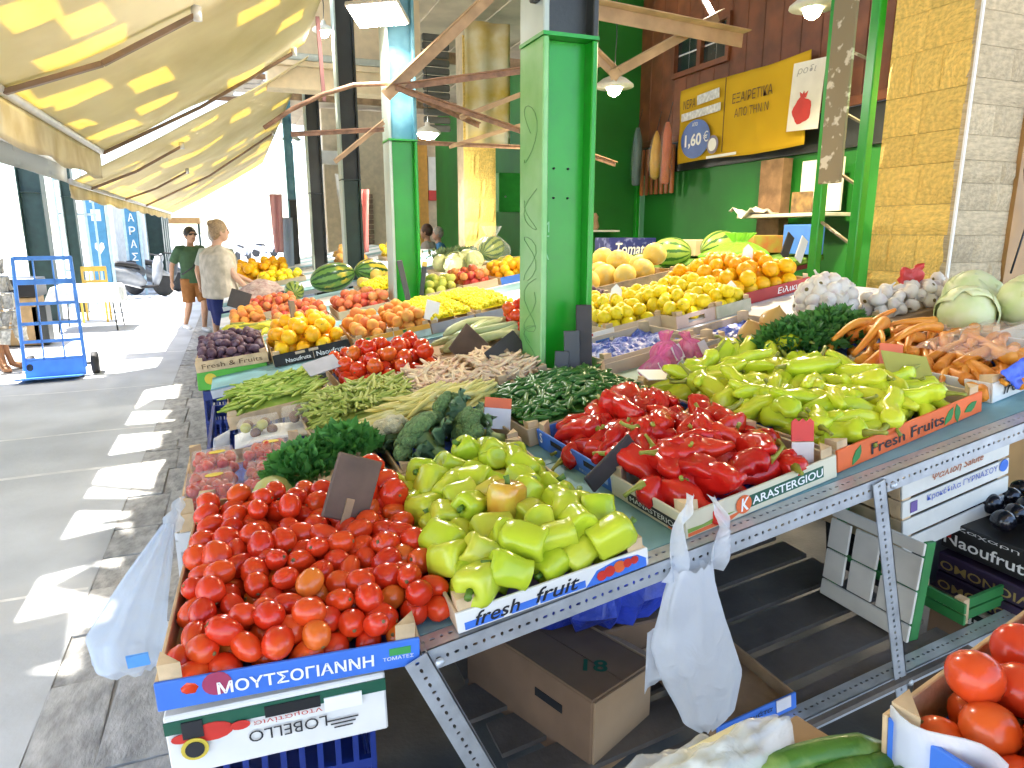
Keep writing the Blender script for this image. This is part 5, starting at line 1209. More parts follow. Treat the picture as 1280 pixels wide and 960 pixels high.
def broccoli(mtx, loc, rot, s, label, head=BROM, name='broccoli'):
    en = empty(name, None, label, name, mat=mtx @ Matrix.Translation(loc) @ Euler(rot).to_matrix().to_4x4() @ Matrix.Scale(s, 4))
    rs = random.Random(int(loc[0] * 1000) + 77)
    def heads(b):
        for i in range(26):
            a = i * 2.4; q = math.sqrt(i / 26) * .062; r = rs.uniform(.017, .024); c = (q * math.cos(a), q * math.sin(a), .055 - q * q * 6 + rs.uniform(-.004, .004))
            vs_ = ellipsoid(r, r * .9, ring=8)
            b.lathe([(p[0], p[1]) for p in vs_], 12, 0, lambda t, i2: 1 + .22 * noise.noise((math.cos(t) * 4 + i * 3, math.sin(t) * 4, i2 * 9)), mat=Matrix.Translation(c))
    one(heads, 'florets', head, en)
    one(lambda b: b.tube([(0, 0, .05), (.002, 0, 0), (.004, .002, -.05), (.004, .004, -.075)], [.035, .022, .018, .019], 10), 'stalk', BROS, en)
    def lv(b):
        for k in range(6):
            a = k * 1.05 + rs.uniform(-.2, .2)
            T = Matrix.Rotation(a, 4, 'Z')
            b.grid(lambda u, v: (.025 + .07 * v, (u - .5) * .06 * math.sin(math.pi * min(1, v * .9 + .1)) , -.03 + .085 * v - .06 * v * v + .008 * math.sin(v * 14 + u * 9) + .012 * abs(u - .5)), 6, 8, 0, thick=.0015, mat=T)
    one(lv, 'leaves', BROL, en)
broccoli(mt, (-.07, .10, .07), (R(-35), R(-25), .4), 1.15, 'broad grey green broccoli head left in its crate')
broccoli(mt, (.05, .20, .095), (R(-60), R(35), 1.2), .95, 'broccoli turned sideways with pale stalk showing')
broccoli(mt, (.08, .09, .06), (R(-50), R(50), 2.2), 1.0, 'lower broccoli with fine florets behind the bell peppers')
broccoli(mt, (-.14, .24, .06), (R(-20), R(-10), .2), 1.0, 'creamy white cauliflower behind the dark price board', M('cauliflower_curd', (.66, .60, .38), .7, var=.15, scale=60, bump=.8, bscale=200), 'cauliflower')
pcr = empty('price_card', (.665, 1.80, 1.045), 'white price card with red header beside the chillies', 'price card', None, (R(-18), R(8), R(-8)))
one(lambda b: b.box((0, 0, .03), (.08, .003, .06)), 'card', M('pale_lilac_card', (.66, .64, .68), .6), pcr); one(lambda b: b.box((0, .0005, .0755), (.08, .003, .03)), 'red_header', ORANGEP, pcr)
# mint bunch and squash
e, mt = crate('wooden crate holding mint bunches behind the tomatoes', .17, 1.64, .32, .36, .055, None, 0, front=WOOD, side=WOOD)
MIN = LEAF('mint_leaf', (.10, .30, .06), (.05, .18, .035))
def mint(loc, r, n, seed, label):
    en = empty('mint_bunch', None, label, 'herb bunch', mat=mt @ Matrix.Translation(loc))
    def cf(r_):
        a = r_.uniform(0, 6.28); q = math.sqrt(r_.random()); z = math.sqrt(max(0, 1 - q * q * .85)) * r_.uniform(.55, 1)
        return (r * q * math.cos(a), r * q * math.sin(a), .09 * z), (q * math.cos(a), q * math.sin(a), .6)
    b = MB(); leafy(b, n, cf, .038, seed); b.build('leaves', MIN, en, kind='stuff')
    rs = random.Random(seed)
    one(lambda b: [b.tube([(rs.uniform(-.02, .02), rs.uniform(-.02, .02), 0), (rs.uniform(-r, r) * .7, rs.uniform(-r, r) * .7, .07)], .0025, 4) for _ in range(24)], 'stalks', CELS, en)
mint((-.04, .16, .05), .085, 950, 1, 'bushy dark mint bunch nearest the strawberry boxes')
mint((.07, .20, .06), .085, 950, 2, 'bushy dark mint bunch right beside the cauliflower')
place('squash', round_fruit('squash', .05, .09, M('yellow_squash_skin', (.50, .46, .14), .5, c2=(.42, .44, .12), scale=14), 1), mt, [(-.13, .05, .075)], 'pale yellow squash lying left of the mint', 'squash', None, 'lay', (1, 1), 3, tilt=10, yawb=1.6)
# strawberries
plastic_crate('white plastic crate stacked under the strawberry boxes', -.02, 1.80, .34, .5, .28, .585, WHITECR)
plastic_crate('blue plastic crate under the strawberry stack', -.02, 1.80, .34, .5, .28, .29, BLUECR)
plastic_crate('black plastic crate at the foot of the strawberry stack', -.02, 1.80, .34, .5, .28, .002, BLACKCR)
e, mt = crate('wooden tray holding four clear strawberry boxes', -.015, 1.80, .34, .50, .05, .922, 0, 0, 3, front=WOOD, side=WOOD, post_up=.03)
liner(e, mt, .33, .49, lambda x, y: .008, BLUEP)
for i, (x, y, rz, z, nm) in enumerate(((-.09, .10, 4, .012, 'front left'), (.055, .115, -6, .012, 'front right'), (-.085, .31, 8, .012, 'rear left'), (.06, .32, -14, .018, 'rear right'))):
    m5 = mt @ Matrix.Translation((x, y, z)) @ Matrix.Rotation(R(rz), 4, 'Z')
    cs = empty('strawberry_box', None, 'clear plastic box of red berries, ' + nm + ' of the four', 'fruit box', mat=m5)
    def shell(u, v, z0, h, k):
        a = 2 * math.pi * u; q = lambda c: math.copysign(abs(c) ** .35, c); f = 1 - k * v; return (.068 * q(math.cos(a)) * f, .085 * q(math.sin(a)) * f, z0 + h * v)
    one(lambda b: (b.grid(lambda u, v: shell(u, v, .05, -.048, .12), 28, 4), b.box((0, 0, .0015), (.115, .145, .002))), 'tray', CLEAR, cs)
    one(lambda b: (b.grid(lambda u, v: shell(u, v, .052, .032, .16), 28, 4), b.box((0, 0, .0855), (.112, .14, .0015))), 'lid', CLEAR, cs)
    if i != 1: one(lambda b: b.lathe([(.001, 0), (.018, 0), (.018, .0008), (.001, .0008)], 16, smooth=False), 'sticker', M('yellow_sticker', (.68, .50, .04), .5), cs, loc=(.01, .02, .0868)).scale = (1.3, .8, 1)
    P = pack(.12, .15, .0145, lambda x, y: .002, lambda x, y: .072, 90 + i, 60, 24, y0=-.075)
    place('strawberry', STR, m5, P, 'small red berry packed in a clear box beside the aisle', 'berry', 'berries in the clear boxes', 'any', (.95, 1.1), i)

# ------------------------------------------------------------------ third row: beans
BEANG = FRUIT('green_bean_skin', ((0, (.30, .42, .06)), (1, (.32, .43, .06))), .6, patch=(.42, .50, .12), pscale=30, coat=0)
BEANO = FRUIT('olive_bean_skin', ((0, (.33, .38, .06)), (1, (.33, .39, .07))), .6, patch=(.46, .48, .12), pscale=30, coat=0)
BEANY = FRUIT('wax_bean_skin', ((0, (.70, .60, .16)), (1, (.70, .60, .18))), .6, patch=(.76, .70, .38), pscale=20, coat=0)
BEANB = FRUIT('borlotti_skin', ((0, (.76, .60, .40)), (1, (.78, .62, .40))), .7, patch=(.68, .42, .32), coat=0, pscale=35, pcontrast=(.45, .7))
e, mt = crate('crate of pale yellow wax beans behind the broccoli', .54, 1.985, .42, .20, .055, None, 3, front=BLUEC, side=WOOD)
sticks('wax_bean_heap', 'heap of pale yellow wax beans', 'beans', mt, .41, .19, dome(.085, .03, .45, .22), 90, .16, .008, BEANY, 81, .1, .7, sides=6, bend=.15)
e, mt = crate('blue fronted crate of olive green beans', .375, 2.20, .40, .38, .055, None, 2, front=BLUEC, side=WOOD)
lettering(e, 'VAN', .06, .022, (.10, -.0046, .03), FRONT, INKW, 0, .012)
sticks('green_bean_heap', 'heap of olive green beans behind the wax beans', 'beans', mt, .39, .37, dome(.072, .045, .45, .42), 360, .115, .0068, BEANO, 82, .9, 2.2, sides=5, bend=.3)
for k, (x, nm) in enumerate(((.66, 'left'), (.905, 'right'))):
    e, mt = crate('wooden crate of speckled borlotti beans, the ' + nm + ' of two', x, 2.17, (.28, .20)[k], .46, .06, None, 1, front=WOOD, side=WOOD, post=WOOD, post_up=.03)
    if k == 0: one(lambda b: b.box((.08, -.004, .03), (.08, .002, .05)), 'blue_paper_flap', BLUEP, e)
    sticks('borlotti_heap', 'heap of pale speckled borlotti pods in the ' + nm + ' crate', 'beans', mt, (.27, .19)[k], .45, dome(.07, .03, .34, .5), (300, 220)[k], .11, .0072, BEANB, 83 + k, .6, 3.6, sides=5, bend=.3, zr=.45)
    if k == 1: board('price_board', 'black price board with purple tag over the borlotti beans', .15, .085, BLACKBOARD, (.95, 2.40, 1.13), (R(-20), R(-32), R(8)), stick=.08)
# boxes of figs on a white tray
wt = one(lambda b: b.grid(lambda u, v: (-.05 + .29 * u, 2.30 + .17 * v, .918 + .045 * u + .01 * math.sin(u * 5)), 12, 6, thick=.006), 'paper_tray', WHITE, label='white paper tray under two clear boxes of figs', cat='tray')
for i, (x, y, z) in enumerate(((.035, 2.385, .93), (.175, 2.42, .952))):
    m5 = frame(x, y, z, -8 + 5 * i, 0, 8)
    cs = empty('fig_box', None, ('clear box of mixed green and brown figs', 'smaller clear box of brown figs by the olive beans')[i], 'fruit box', mat=m5)
    one(lambda b: (b.grid(lambda u, v: (.065 * math.copysign(abs(math.cos(6.283 * u)) ** .4, math.cos(6.283 * u)), .05 * math.copysign(abs(math.sin(6.283 * u)) ** .4, math.sin(6.283 * u)), .06 * v), 24, 4), b.box((0, 0, .061), (.12, .09, .0015))), 'shell', CLEAR, cs)
    P = pack(.12, .09, .019, lambda x, y: .0, lambda x, y: .046, 96 + i, 12, 24, y0=-.045)
    place('fig', round_fruit('fig', .018, .017, FRUIT('fig_skin', ((0, (.18, .08, .05)), (.6, (.22, .12, .06)), (.7, (.42, .40, .10)), (1, (.40, .38, .08))), .5), 1), m5, P, 'small fig packed in a clear box on the white tray', 'fig', 'figs in boxes', 'up', (.95, 1.05), i)
e, mt = crate('crate of light green beans at the aisle edge', .11, 2.69, .38, .42, .055, None, 0, front=WOOD, side=WOOD, lift=.004)
sticks('green_bean_heap', 'heap of light green beans at the aisle edge', 'beans', mt, .37, .41, dome(.066, .035, .42, .46), 280, .13, .0072, BEANG, 85, .5, 1.6, sides=5, bend=.3)
pcg = empty('price_card', (.31, 2.84, 1.05), 'grey price card lying on the light green beans', 'price card', None, (R(-62), R(-12), R(15)))
one(lambda b: b.box((0, 0, .04), (.14, .003, .085)), 'card', M('grey_lilac_card', (.42, .42, .46), .6), pcg)
plastic_crate('blue slotted crate under the light green beans', .02, 2.4, .32, .8, .30, .56, BLUECR)
plastic_crate('white slotted crate at the foot of the bean stack', .02, 2.4, .32, .8, .5, .03, WHITECR)
bs_ = one(lambda b: b.grid(lambda u, v: (-.12 + .05 * u - .03 * v, 2.52 + .10 * u, .90 - .42 * v + .02 * math.sin(v * 9)), 8, 14, thick=.003), 'hanging_bag', FILM, label='thin white bag hanging at the aisle edge of the beans', cat='bag')
e, mt = crate('blue edged crate of round red tomatoes behind the beans', .575, 2.68, .44, .52, .055, None, 2, front=BLUEC, side=WOOD)
fl_ = lambda x, y: .02
liner(e, mt, .43, .51, fl_, BLUEP)
P = pack(.43, .51, .0345, fl_, dome(.09, .055, .5, .56), 101, 140, 34)
T_ = place('round_tomato', RT, mt, P, 'round red tomato in the middle crate behind the beans', 'tomato', 'round tomatoes', 'any', (.9, 1.08), 3); rank(T_, mt, .0345, 'round tomato', 'crate behind the beans')
board('price_board', 'square brown price board tilted beside the round tomatoes', .14, .14, BROWNBOARD, (.835, 2.70, 1.085), (R(-12), R(44), R(4)))
# squashes on a white bag
wb = one(lambda b: b.grid(lambda u, v: (.84 + .36 * u, 2.66 + .22 * v, S_TOP(.84 + .36 * u) + .004 + .055 * math.sin(math.pi * u) * math.sin(math.pi * min(1, v * 1.1)) + .018 * noise.noise((u * 7, v * 6, 4))), 22, 14, thick=.004), 'white_bag', M('white_plastic_bag', (.68, .70, .72), .35, var=.08, bump=.5, bscale=25), label='crumpled white bag in front of the pale squashes', cat='bag')
mts = frame(1.03, 2.98, S_TOP(1.03) + .03, 0)
P = [(.0, -.07 + i * .038, .03 + .018 * (i % 2)) for i in range(7)] + [(.03, -.04 + i * .045, .066) for i in range(4)]
T_ = place('pale_squash', ZUC, mts, P, 'squash', 'squash', 'pale long squashes', 'lay', (.9, 1.1), 5, tilt=7, yawb=.35); rank(T_, mts, .01, 'long pale squash', 'behind the white bag', 1)
sq = one(lambda b: b.box((0, .02, .0), (.46, .34, .04), bev=.006), 'squash_tray', CARD, label='flat tray under the long pale squashes', cat='tray'); sq.matrix_world = frame(1.03, 2.98, S_TOP(1.03) + .023, 0)
mt6 = frame(1.30, 3.02, S_TOP(1.30) + .004, 0)
P = pack(.22, .3, .034, lambda x, y: .0, lambda x, y: .15, 111, 34, 30, y0=-.1)
place('round_tomato', RT, mt6, P, 'round tomato beside the squashes left of the near column', 'tomato', 'tomatoes by the column', 'any', (.9, 1.05), 8)
# ------------------------------------------------------------------ right of the near column: empty trays, lemons, oranges, melons
def crumple(e, mt, w, l, z, m, seed, name='crumpled_paper'):
    one(lambda b: b.grid(lambda u, v: ((u - .5) * (w - .02), .01 + v * (l - .02), z + .03 * abs(noise.noise((u * 5, v * 5, seed))) + .012 * noise.noise((u * 16, v * 16, seed))), 30, 24, 0, False, thick=.002), name, m, e)
BLUEL = M('blue_violet_paper', (.14, .20, .72), .45, var=.35, scale=40, c2=(.40, .46, .78), contrast=(.5, .75), bump=.5, bscale=60)
e, mt = crate('almost empty crate lined with blue paper right of the near column', 1.43, 2.19, .42, .34, .055, None, 2, front=CARDL, side=CARDL, handle=True); crumple(e, mt, .42, .34, .02, BLUEL, 1)
e, mt = crate('empty crate of blue paper before the garlic heap', 1.76, 2.03, .42, .26, .055, None, 4, front=WOOD, side=WOOD); crumple(e, mt, .42, .26, .02, BLUEL, 4)
e, mt = crate('small printed carton standing between the empty blue crates', 1.585, 2.02, .13, .10, .07, None, 8, front=M('grey_print_card', (.36, .36, .32), .6, c2=(.55, .52, .44), scale=20), side=CARDL)
e, mt = crate('flat white lettered carton right of the near column', 1.40, 2.60, .22, .16, .06, None, 4, front=WHITE, side=WHITE)
one(lambda b: b.box((.0, -.004, .022), (.16, .002, .025)), 'blue_print_patch', BLUEC, e); one(lambda b: b.box((-.04, -.004, .05), (.08, .002, .01)), 'red_print_patch', REDP, e)
mt6b = frame(1.47, 2.76, S_TOP(1.47) + .003, 0)
P = pack(.16, .14, .032, lambda x, y: .0, lambda x, y: .09, 115, 10, 30)
place('round_tomato', RT, mt6b, P, 'round tomato heaped just right of the near column', 'tomato', 'tomatoes right of the column', 'any', (.9, 1.05), 8)
e, mt = crate('dark low crate beside the celery', 1.62, 1.80, .2, .14, .055, None, 6, front=DKG, side=DKG)
# pink nets of garlic
PINK = PLASTIC('pink_net', (.80, .16, .42), .55, .5, .8, 60)
e, mt = crate('shallow teal lined crate with pink nets', 1.36, 1.84, .38, .30, .05, None, 2, front=CARDL, side=CARDL, inner=TEAL)
liner(e, mt, .37, .29, lambda x, y: .01, M('pale_teal_paper', (.42, .55, .52), .7))
for i, (x, y, s, nm) in enumerate(((-.10, .07, .9, 'left pale'), (.02, .17, 1.05, 'middle bright'), (.13, .16, .9, 'right'))):
    m7 = mt @ Matrix.Translation((x, y, .03)) @ Matrix.Scale(s, 4)
    nb = empty('net_bag', None, nm + ' pink net bag of garlic behind the green peppers', 'net bag', mat=m7)
    one(lambda b: tied(b, .062, .115, i * 7 + 1, (.05 - .05 * i, -.02)), 'net', PINK, nb)
    one(lambda b: b.box((.02, -.045, .045), (.05, .002, .05), rot=Euler((R(-25), 0, R(20))).to_matrix()), 'tag', M('pale_tag', (.7, .6, .62), .6), nb)
    P = [(.022 * math.cos(k * 1.6), .022 * math.sin(k * 1.6), .0 + .03 * (k // 4)) for k in range(7)]
    place('garlic_bulb', GAR, m7, P, 'garlic bulb showing through a pink net', 'garlic', 'netted garlic', 'any', (.8, .95), i)
# lemons
lem_lbl = (('plain pale crate of lemons nearest the column', 1.62, 2.62, .30, .62, CARDL, 'lemon in the heap right of the near column'), ('printed pink cardboard crate of lemons', 1.87, 2.52, .22, .58, M('pink_grey_print', (.56, .42, .36), .7, var=.1), 'lemon in the pink printed crate'), ('green striped crate of lemons beside the oranges', 2.07, 2.52, .20, .58, M('green_grey_print', (.40, .42, .30), .7, c2=(.55, .52, .42), scale=14), 'lemon in the crate beside the oranges'))
for k, (lbl, x, y, w, l, m, fl2) in enumerate(lem_lbl):
    e, mt = crate(lbl, x, y, w, l, .06, None, 3, front=m, side=CARDL, handle=(k == 1))
    fl_ = lambda x, y: .02
    liner(e, mt, w - .01, l - .01, fl_, PAPER)
    P = pack(w - .01, l - .01, .029, fl_, dome(.085, .055, w * 1.3, l * 1.1), 120 + k, 140, 34)
    T_ = place('lemon', LEM, mt, P, fl2, 'lemon', 'lemons right of the column', 'any', (.92, 1.1), 3 + k); rank(T_, mt, .029, 'lemon', ('pale crate nearest the column', 'pink printed crate', 'crate beside the oranges')[k])
e, mt = crate('red crate heaped with oranges by the green posts', 2.40, 2.64, .46, .60, .06, None, 2, front=M('red_crate_print', (.42, .03, .025), .5, var=.1), side=WOOD)
lettering(e, 'Ειλικια', .16, .03, (.10, -.0046, .03), FRONT, INKW, .2, .01)
fl_ = lambda x, y: .02
liner(e, mt, .45, .59, fl_, PAPER)
P = pack(.45, .59, .036, fl_, dome(.115, .07, .6, .7), 130, 150, 34)
T_ = place('orange', ORG, mt, P, 'orange', 'orange', 'oranges in the red crate', 'any', (.92, 1.08), 5); rank(T_, mt, .037, 'orange', 'red crate by the posts')
for (x, y, z, lb2) in ((1.66, 2.86, 1.32, 'small white price card among the lemons'), (2.13, 2.62, 1.34, 'white peaked price card before the oranges'), (2.45, 2.9, 1.50, 'white price card on top of the oranges')):
    c_ = empty('price_card', (x, y, z), lb2, 'price card', None, (R(-8), R(5), R(-18)))
    one(lambda b: b.poly([(-.03, 0, -.04), (.03, 0, -.045), (.028, 0, .02), (.0, 0, .045), (-.022, 0, .02)], (0, .003, 0)), 'card', INKW, c_)
for (x, y, z, lb2) in ((2.78, 3.0, 1.50, 'dark price board behind the right of the oranges'), (2.90, 3.02, 1.48, 'pale slat leaning right of the oranges')):
    board('price_board', lb2, .06, .16, BLACKBOARD if 'dark' in lb2 else WHITE, (x, y, z - .03), (R(-20), R(38), 0))
# melons
e, mt = crate('wooden crate of yellow melons behind the lemons', 2.22, 3.62, .62, .52, .07, None, 2, front=WOOD, side=WOOD)
P = pack(.7, .55, .078, lambda x, y: .01, lambda x, y: .27 - .16 * max(0, x), 140, 14, 40)
place('melon', MEL, mt, P, 'round yellow melon', 'melon', 'yellow melons', 'lay', (.95, 1.1), 5); rank(list(bpy.data.objects[o.name] for o in col.objects if o.get('group') == 'yellow melons'), mt, .078, 'yellow melon', 'heap behind the lemons', 4)
P = [(-.40, .28, .20), (-.42, .12, .12)]
place('melon', MEL, mt, P, 'yellow melon half hidden behind the near column', 'melon', 'yellow melons at the column', 'lay', (1.0, 1.1), 9)
e, mt = crate('crate of small purple fruit tucked beside the near column', 1.80, 3.38, .26, .22, .06, None, 2, front=BLUEC, side=BLUEC)
P = pack(.25, .21, .02, lambda x, y: .01, lambda x, y: .085, 144, 50, 24)
place('plum', PLU, mt, P, 'small purple plum beside the near column', 'plum', 'plums by the column', 'any', (.75, .85), 5)
cr = empty('blue_carton', (3.75, 6.3, 1.30), 'dark blue printed carton standing against the green wall', 'carton')
one(lambda b: b.box((0, 0, .12), (.55, .3, .26), bev=.005), 'body', M('navy_print', (.03, .04, .22), .5, c2=(.2, .22, .5), scale=16, contrast=(.55, .65)), cr); lettering(cr, 'Tomato', .4, .12, (0, -.152, .14), FRONT, INKW, .2, .01)
ws = empty('small_wall_shelf', (3.95, 7.15, 1.62), 'tiny pale wall shelf with an ornament on the green side wall', 'shelf')
one(lambda b: b.box((0, 0, 0), (.34, .2, .02)), 'board', WHITE, ws); one(lambda b: b.lathe([(.03, .01), (.05, .05), (.03, .12), (.04, .16), (.01, .2)], 12), 'ornament', CARD, ws, loc=(-.1, 0, 0))
# back ledge with watermelons and bags
ld_ = empty('back_ledge', (3.2, 4.5, 0), 'green covered ledge along the back of the bay', 'ledge')
GRASS = M('green_turf_cover', (.10, .22, .03), .9, var=.3, scale=40, bump=.6, bscale=120)
one(lambda b: b.bar((-.35, .6, 1.22), (.95, .6, 1.42), 2.1, .05, bev=.01), 'top', GRASS, ld_)
one(lambda b: b.bar((-.3, -.36, 1.20), (.95, -.36, 1.39), .1, .07), 'front_board', M('crimson_board', (.45, .06, .12), .6), ld_)
one(lambda b: b.box((.2, .6, .56), (.9, 1.9, 1.12)), 'body', DKG, ld_)
for i, (x, y, z, lbl) in enumerate(((3.32, 4.85, 1.44, 'striped watermelon on the green ledge before the wall'), (3.72, 4.75, 1.49, 'second striped watermelon half behind the green bag'))):
    place('watermelon', WML, frame(x, y, z), [(0, 0, 0)], lbl, 'watermelon', None, 'lay', (1, 1), 31 + i, tilt=5, yawb=-.3)
GBAG = PLASTIC('bright_green_bag', (.25, .62, .06), .85, .35, .6, 14)
one(lambda b: tied(b, .26, .24, 3, (.05, 0)), 'green_bag', GBAG, label='bright green plastic bag behind the oranges', cat='bag', loc=(3.48, 4.25, 1.36))
for i, (x, y, z, m, w, lbl) in enumerate(((3.9, 5.2, 1.42, CARDL, .4, 'pale low carton on the back ledge'), (4.02, 4.15, 1.50, BLUEC, .12, 'blue carton at the right end of the back ledge'), (3.98, 4.6, 1.46, M('fruit_mix', (.45, .16, .05), .6, c2=(.3, .3, .05), scale=12), .34, 'tray of mixed produce under the wall shelf'))):
    one(lambda b: b.box((0, 0, .05), (w, .3, .14 if i != 1 else .22), bev=.006), 'carton', m, label=lbl, cat='carton', loc=(x, y, z))
one(lambda b: b.lathe([(.03, 0), (.04, .01), (.04, .1), (.015, .15), (.015, .17)], 14), 'small_bottle', CLEAR, label='small clear bottle on the back ledge beside a watermelon', cat='bottle', loc=(3.62, 5.25, 1.33))

# ------------------------------------------------------------------ rows down the aisle
e, mt = crate('wooden crate of dark purple plums at the aisle edge', -.06, 3.86, .36, .62, .06, None, 0, 0, 6, front=WOOD, side=WOOD, lift=.03)
lettering(e, 'Fresh & Fruits', .30, .025, (0, -.0046, .03), FRONT, M('ink_brown', (.10, .05, .012), .6))
fl_ = lambda x, y: .02
liner(e, mt, .35, .61, fl_, PAPER)
P = pack(.35, .61, .025, fl_, dome(.085, .05, .42, .7), 150, 230, 30)
T_ = place('plum', PLU, mt, P, 'plum', 'plum', 'plums', 'any', (.92, 1.12), 5); rank(T_, mt, .025, 'purple plum', 'crate at the aisle edge')
gbx = empty('green_carton', (-.06, 3.87, .79), 'bright green carton under the plum crate', 'carton')
one(lambda b: b.box((0, .28, .065), (.35, .56, .13), bev=.004), 'body', M('bright_green_card', (.10, .42, .04), .5), gbx); one(lambda b: b.lathe([(.001, 0), (.03, 0), (.03, .001), (.001, .001)], 14, smooth=False), 'yellow_mark', M('yellow_sticker', (.68, .50, .04), .5), gbx, loc=(-.11, -.001, .06), rot=(R(90), 0, 0))
plastic_crate('blue slotted crate under the green carton', -.05, 3.9, .32, .52, .36, .42, BLUECR)
plastic_crate('white slotted crate below the blue one at the aisle edge', -.05, 3.9, .32, .52, .4, .01, WHITECR)
e, mt = crate('black printed crate of oranges beside the plums', .335, 3.74, .40, .56, .065, None, 1, front=BLACKP, side=WOOD, lift=.004)
lettering(e, 'Naoufruta', .13, .022, (-.075, -.0046, .022), FRONT, INKW, 0, .012); lettering(e, 'Naoufruta', .16, .026, (.10, -.0046, .024), FRONT, INKW, 0, .012)
for x in (-.06, .01): one(lambda b: b.box((x, -.0042, .052), (.05, .001, .014)), 'print_patch', CARDL, e)
one(lambda b: b.box((.005, -.0044, .032), (.003, .001, .06)), 'panel_seam', CARDL, e)
fl_ = lambda x, y: .02
liner(e, mt, .39, .55, fl_, PAPER)
P = pack(.39, .55, .040, fl_, dome(.12, .07, .46, .6), 151, 100, 30)
T_ = place('orange', ORG, mt, P, 'orange', 'orange', 'oranges in the black crate', 'any', (1.0, 1.18), 5); rank(T_, mt, .04, 'orange', 'black crate beside the plums')
board('price_board', 'grey brown price board stuck among the oranges', .07, .17, M('taupe_board', (.16, .13, .10), .6), (.29, 4.05, 1.06), (R(-10), R(6), R(60)))
for k, x in enumerate((.66, .86)):
    e, mt = crate(('left', 'right')[k] + ' orange topped crate of apricots', x, 3.66, .21, .52, .07, None, 2, front=M('apricot_print', (.45, .55, .52), .6, var=.2, scale=20), side=WOOD)
    one(lambda b: b.box((0, -.0042, .055), (.205, .001, .028)), 'orange_band', M('bright_orange_print', (.75, .36, .04), .5), e)
    one(lambda b: b.box((-.04, -.005, .05), (.02, .001, .03)), 'green_mark', GREENP, e)
    fl_ = lambda x, y: .03
    liner(e, mt, .20, .51, fl_, PAPER)
    P = pack(.205, .51, .034, fl_, dome(.115, .04, .26, .56), 152 + k, 60, 30)
    T_ = place('apricot', APR, mt, P, 'apricot', 'apricot', 'apricots', 'any', (.92, 1.15), 5 + k); rank(T_, mt, .034, 'apricot', ('left', 'right')[k] + ' orange topped crate')
one(lambda b: b.poly([(-.04, 0, -.04), (.04, 0, -.05), (.045, 0, .06), (-.03, 0, .07)], (0, .003, 0)), 'price_card', INKW, label='white price card right of the apricots', cat='price card', loc=(.985, 3.70, 1.17), rot=(R(-12), R(10), 0))
# yellow grapes
GRM = FRUIT('yellow_grape_skin', ((0, (.80, .68, .015)), (1, (.82, .70, .02))), .4, patch=(.66, .64, .04), pscale=30)
def grapes(mt, w, l, topf, n, r, seed, label):
    rs = random.Random(seed); b = MB(); pr = ellipsoid(r, r * 1.1, ring=5)
    b.grid(lambda u, v: ((u - .5) * (w - .02), .01 + v * (l - .02), topf((u - .5) * w, v * l) - r * 1.6), 10, 10)
    for _ in range(n):
        x = rs.uniform(-w / 2 + r, w / 2 - r); y = rs.uniform(r, l - r); z = topf(x, y) + .014 * noise.noise((x * 16, y * 16, seed)) - r * rs.uniform(0, 1.3)
        b.lathe(pr, 7, 0, None, True, Matrix.Translation((x, y, z)))
    o = b.build('grape_heap', GRM); o.matrix_world = mt; tag(o, label, 'grapes', None, 'stuff')
for k, x in enumerate((1.10, 1.36)):
    e, mt = crate(('left', 'right')[k] + ' grey crate of yellow grapes left of the near column', x, 3.68, .255, .78, .06, None, 0, front=M('grey_crate', (.36, .34, .36), .6), side=CARDL)
    grapes(mt, .25, .77, dome(.09, .04, .32, .85), 900, .0105, 160 + k, 'heap of small yellow grapes in the ' + ('left', 'right')[k] + ' grey crate')
# bananas and green grapes by the woman
mtb = frame(.02, 4.62, S_TOP(.02) + .004)
def banana_hand(mtx, loc, seed, label, n=6):
    en = empty('banana_bunch', None, label, 'bananas', mat=mtx @ Matrix.Translation(loc) @ Matrix.Rotation(seed * 1.3, 4, 'Z'))
    for k in range(n):
        o = link('banana', BAN_[0], en, (0, (k - n / 2) * .024, .05 + .01 * (k % 2)), (R(90), R(20 + 4 * k), R(4 * (k - n / 2)))); 
    one(lambda b: b.tube([(.0, -.06, .07), (0, .06, .07)], .012, 7), 'crown_stalk', M('banana_stalk', (.30, .30, .05), .6), en)
for i, (x, y) in enumerate(((-.10, .06), (.05, .10), (.18, .12), (-.02, .30), (.14, .34))):
    banana_hand(mtb, (x, y, .02 + .03 * (i % 2)), i, ('nearest', 'second', 'third', 'fourth', 'rearmost')[i] + ' of the yellow green banana bunches behind the plums')
def row(label_c, label_f, name, cat, meshes, x, y, w, l, r, seed, front=CARDL, h=.06, bul=.05, group=None, mode='any', sc=(.92, 1.1), kmax=90):
    e, mt = crate(label_c, x, y, w, l, h, None, 0, front=front, side=CARDL, post=None)
    fl_ = lambda a, b_: .02
    liner(e, mt, w - .01, l - .01, fl_, PAPER, 3)
    P = pack(w - .01, l - .01, r, fl_, dome(h + .035, bul, w * 1.3, l * 1.2), seed, kmax, 24)
    T_ = place(name, meshes, mt, P, label_f, cat, group or label_f, mode, sc, seed); rank(T_, mt, r, name, label_c)
row('low crate of red nectarines behind the oranges', 'red nectarine in the left crate behind the oranges', 'nectarine', 'nectarine', PEA, .40, 4.98, .40, .5, .034, 171)
row('low crate of pinkish nectarines in the middle', 'pinkish nectarine in the middle crate behind the apricots', 'nectarine', 'nectarine', PEA, .84, 4.96, .40, .5, .034, 172)
row('low crate of small apricots beside the nectarines', 'small apricot left of the nectarines', 'apricot', 'apricot', APR, .05, 5.25, .26, .5, .03, 173)
row('crate of green pears beside the second column', 'green pear beside the second green column', 'pear', 'pear', round_fruit('pear', .032, .042, FRUIT('pear_skin', ((0, (.40, .44, .06)), (1, (.52, .50, .10))), .45), 3), 1.42, 4.95, .28, .5, .034, 174)
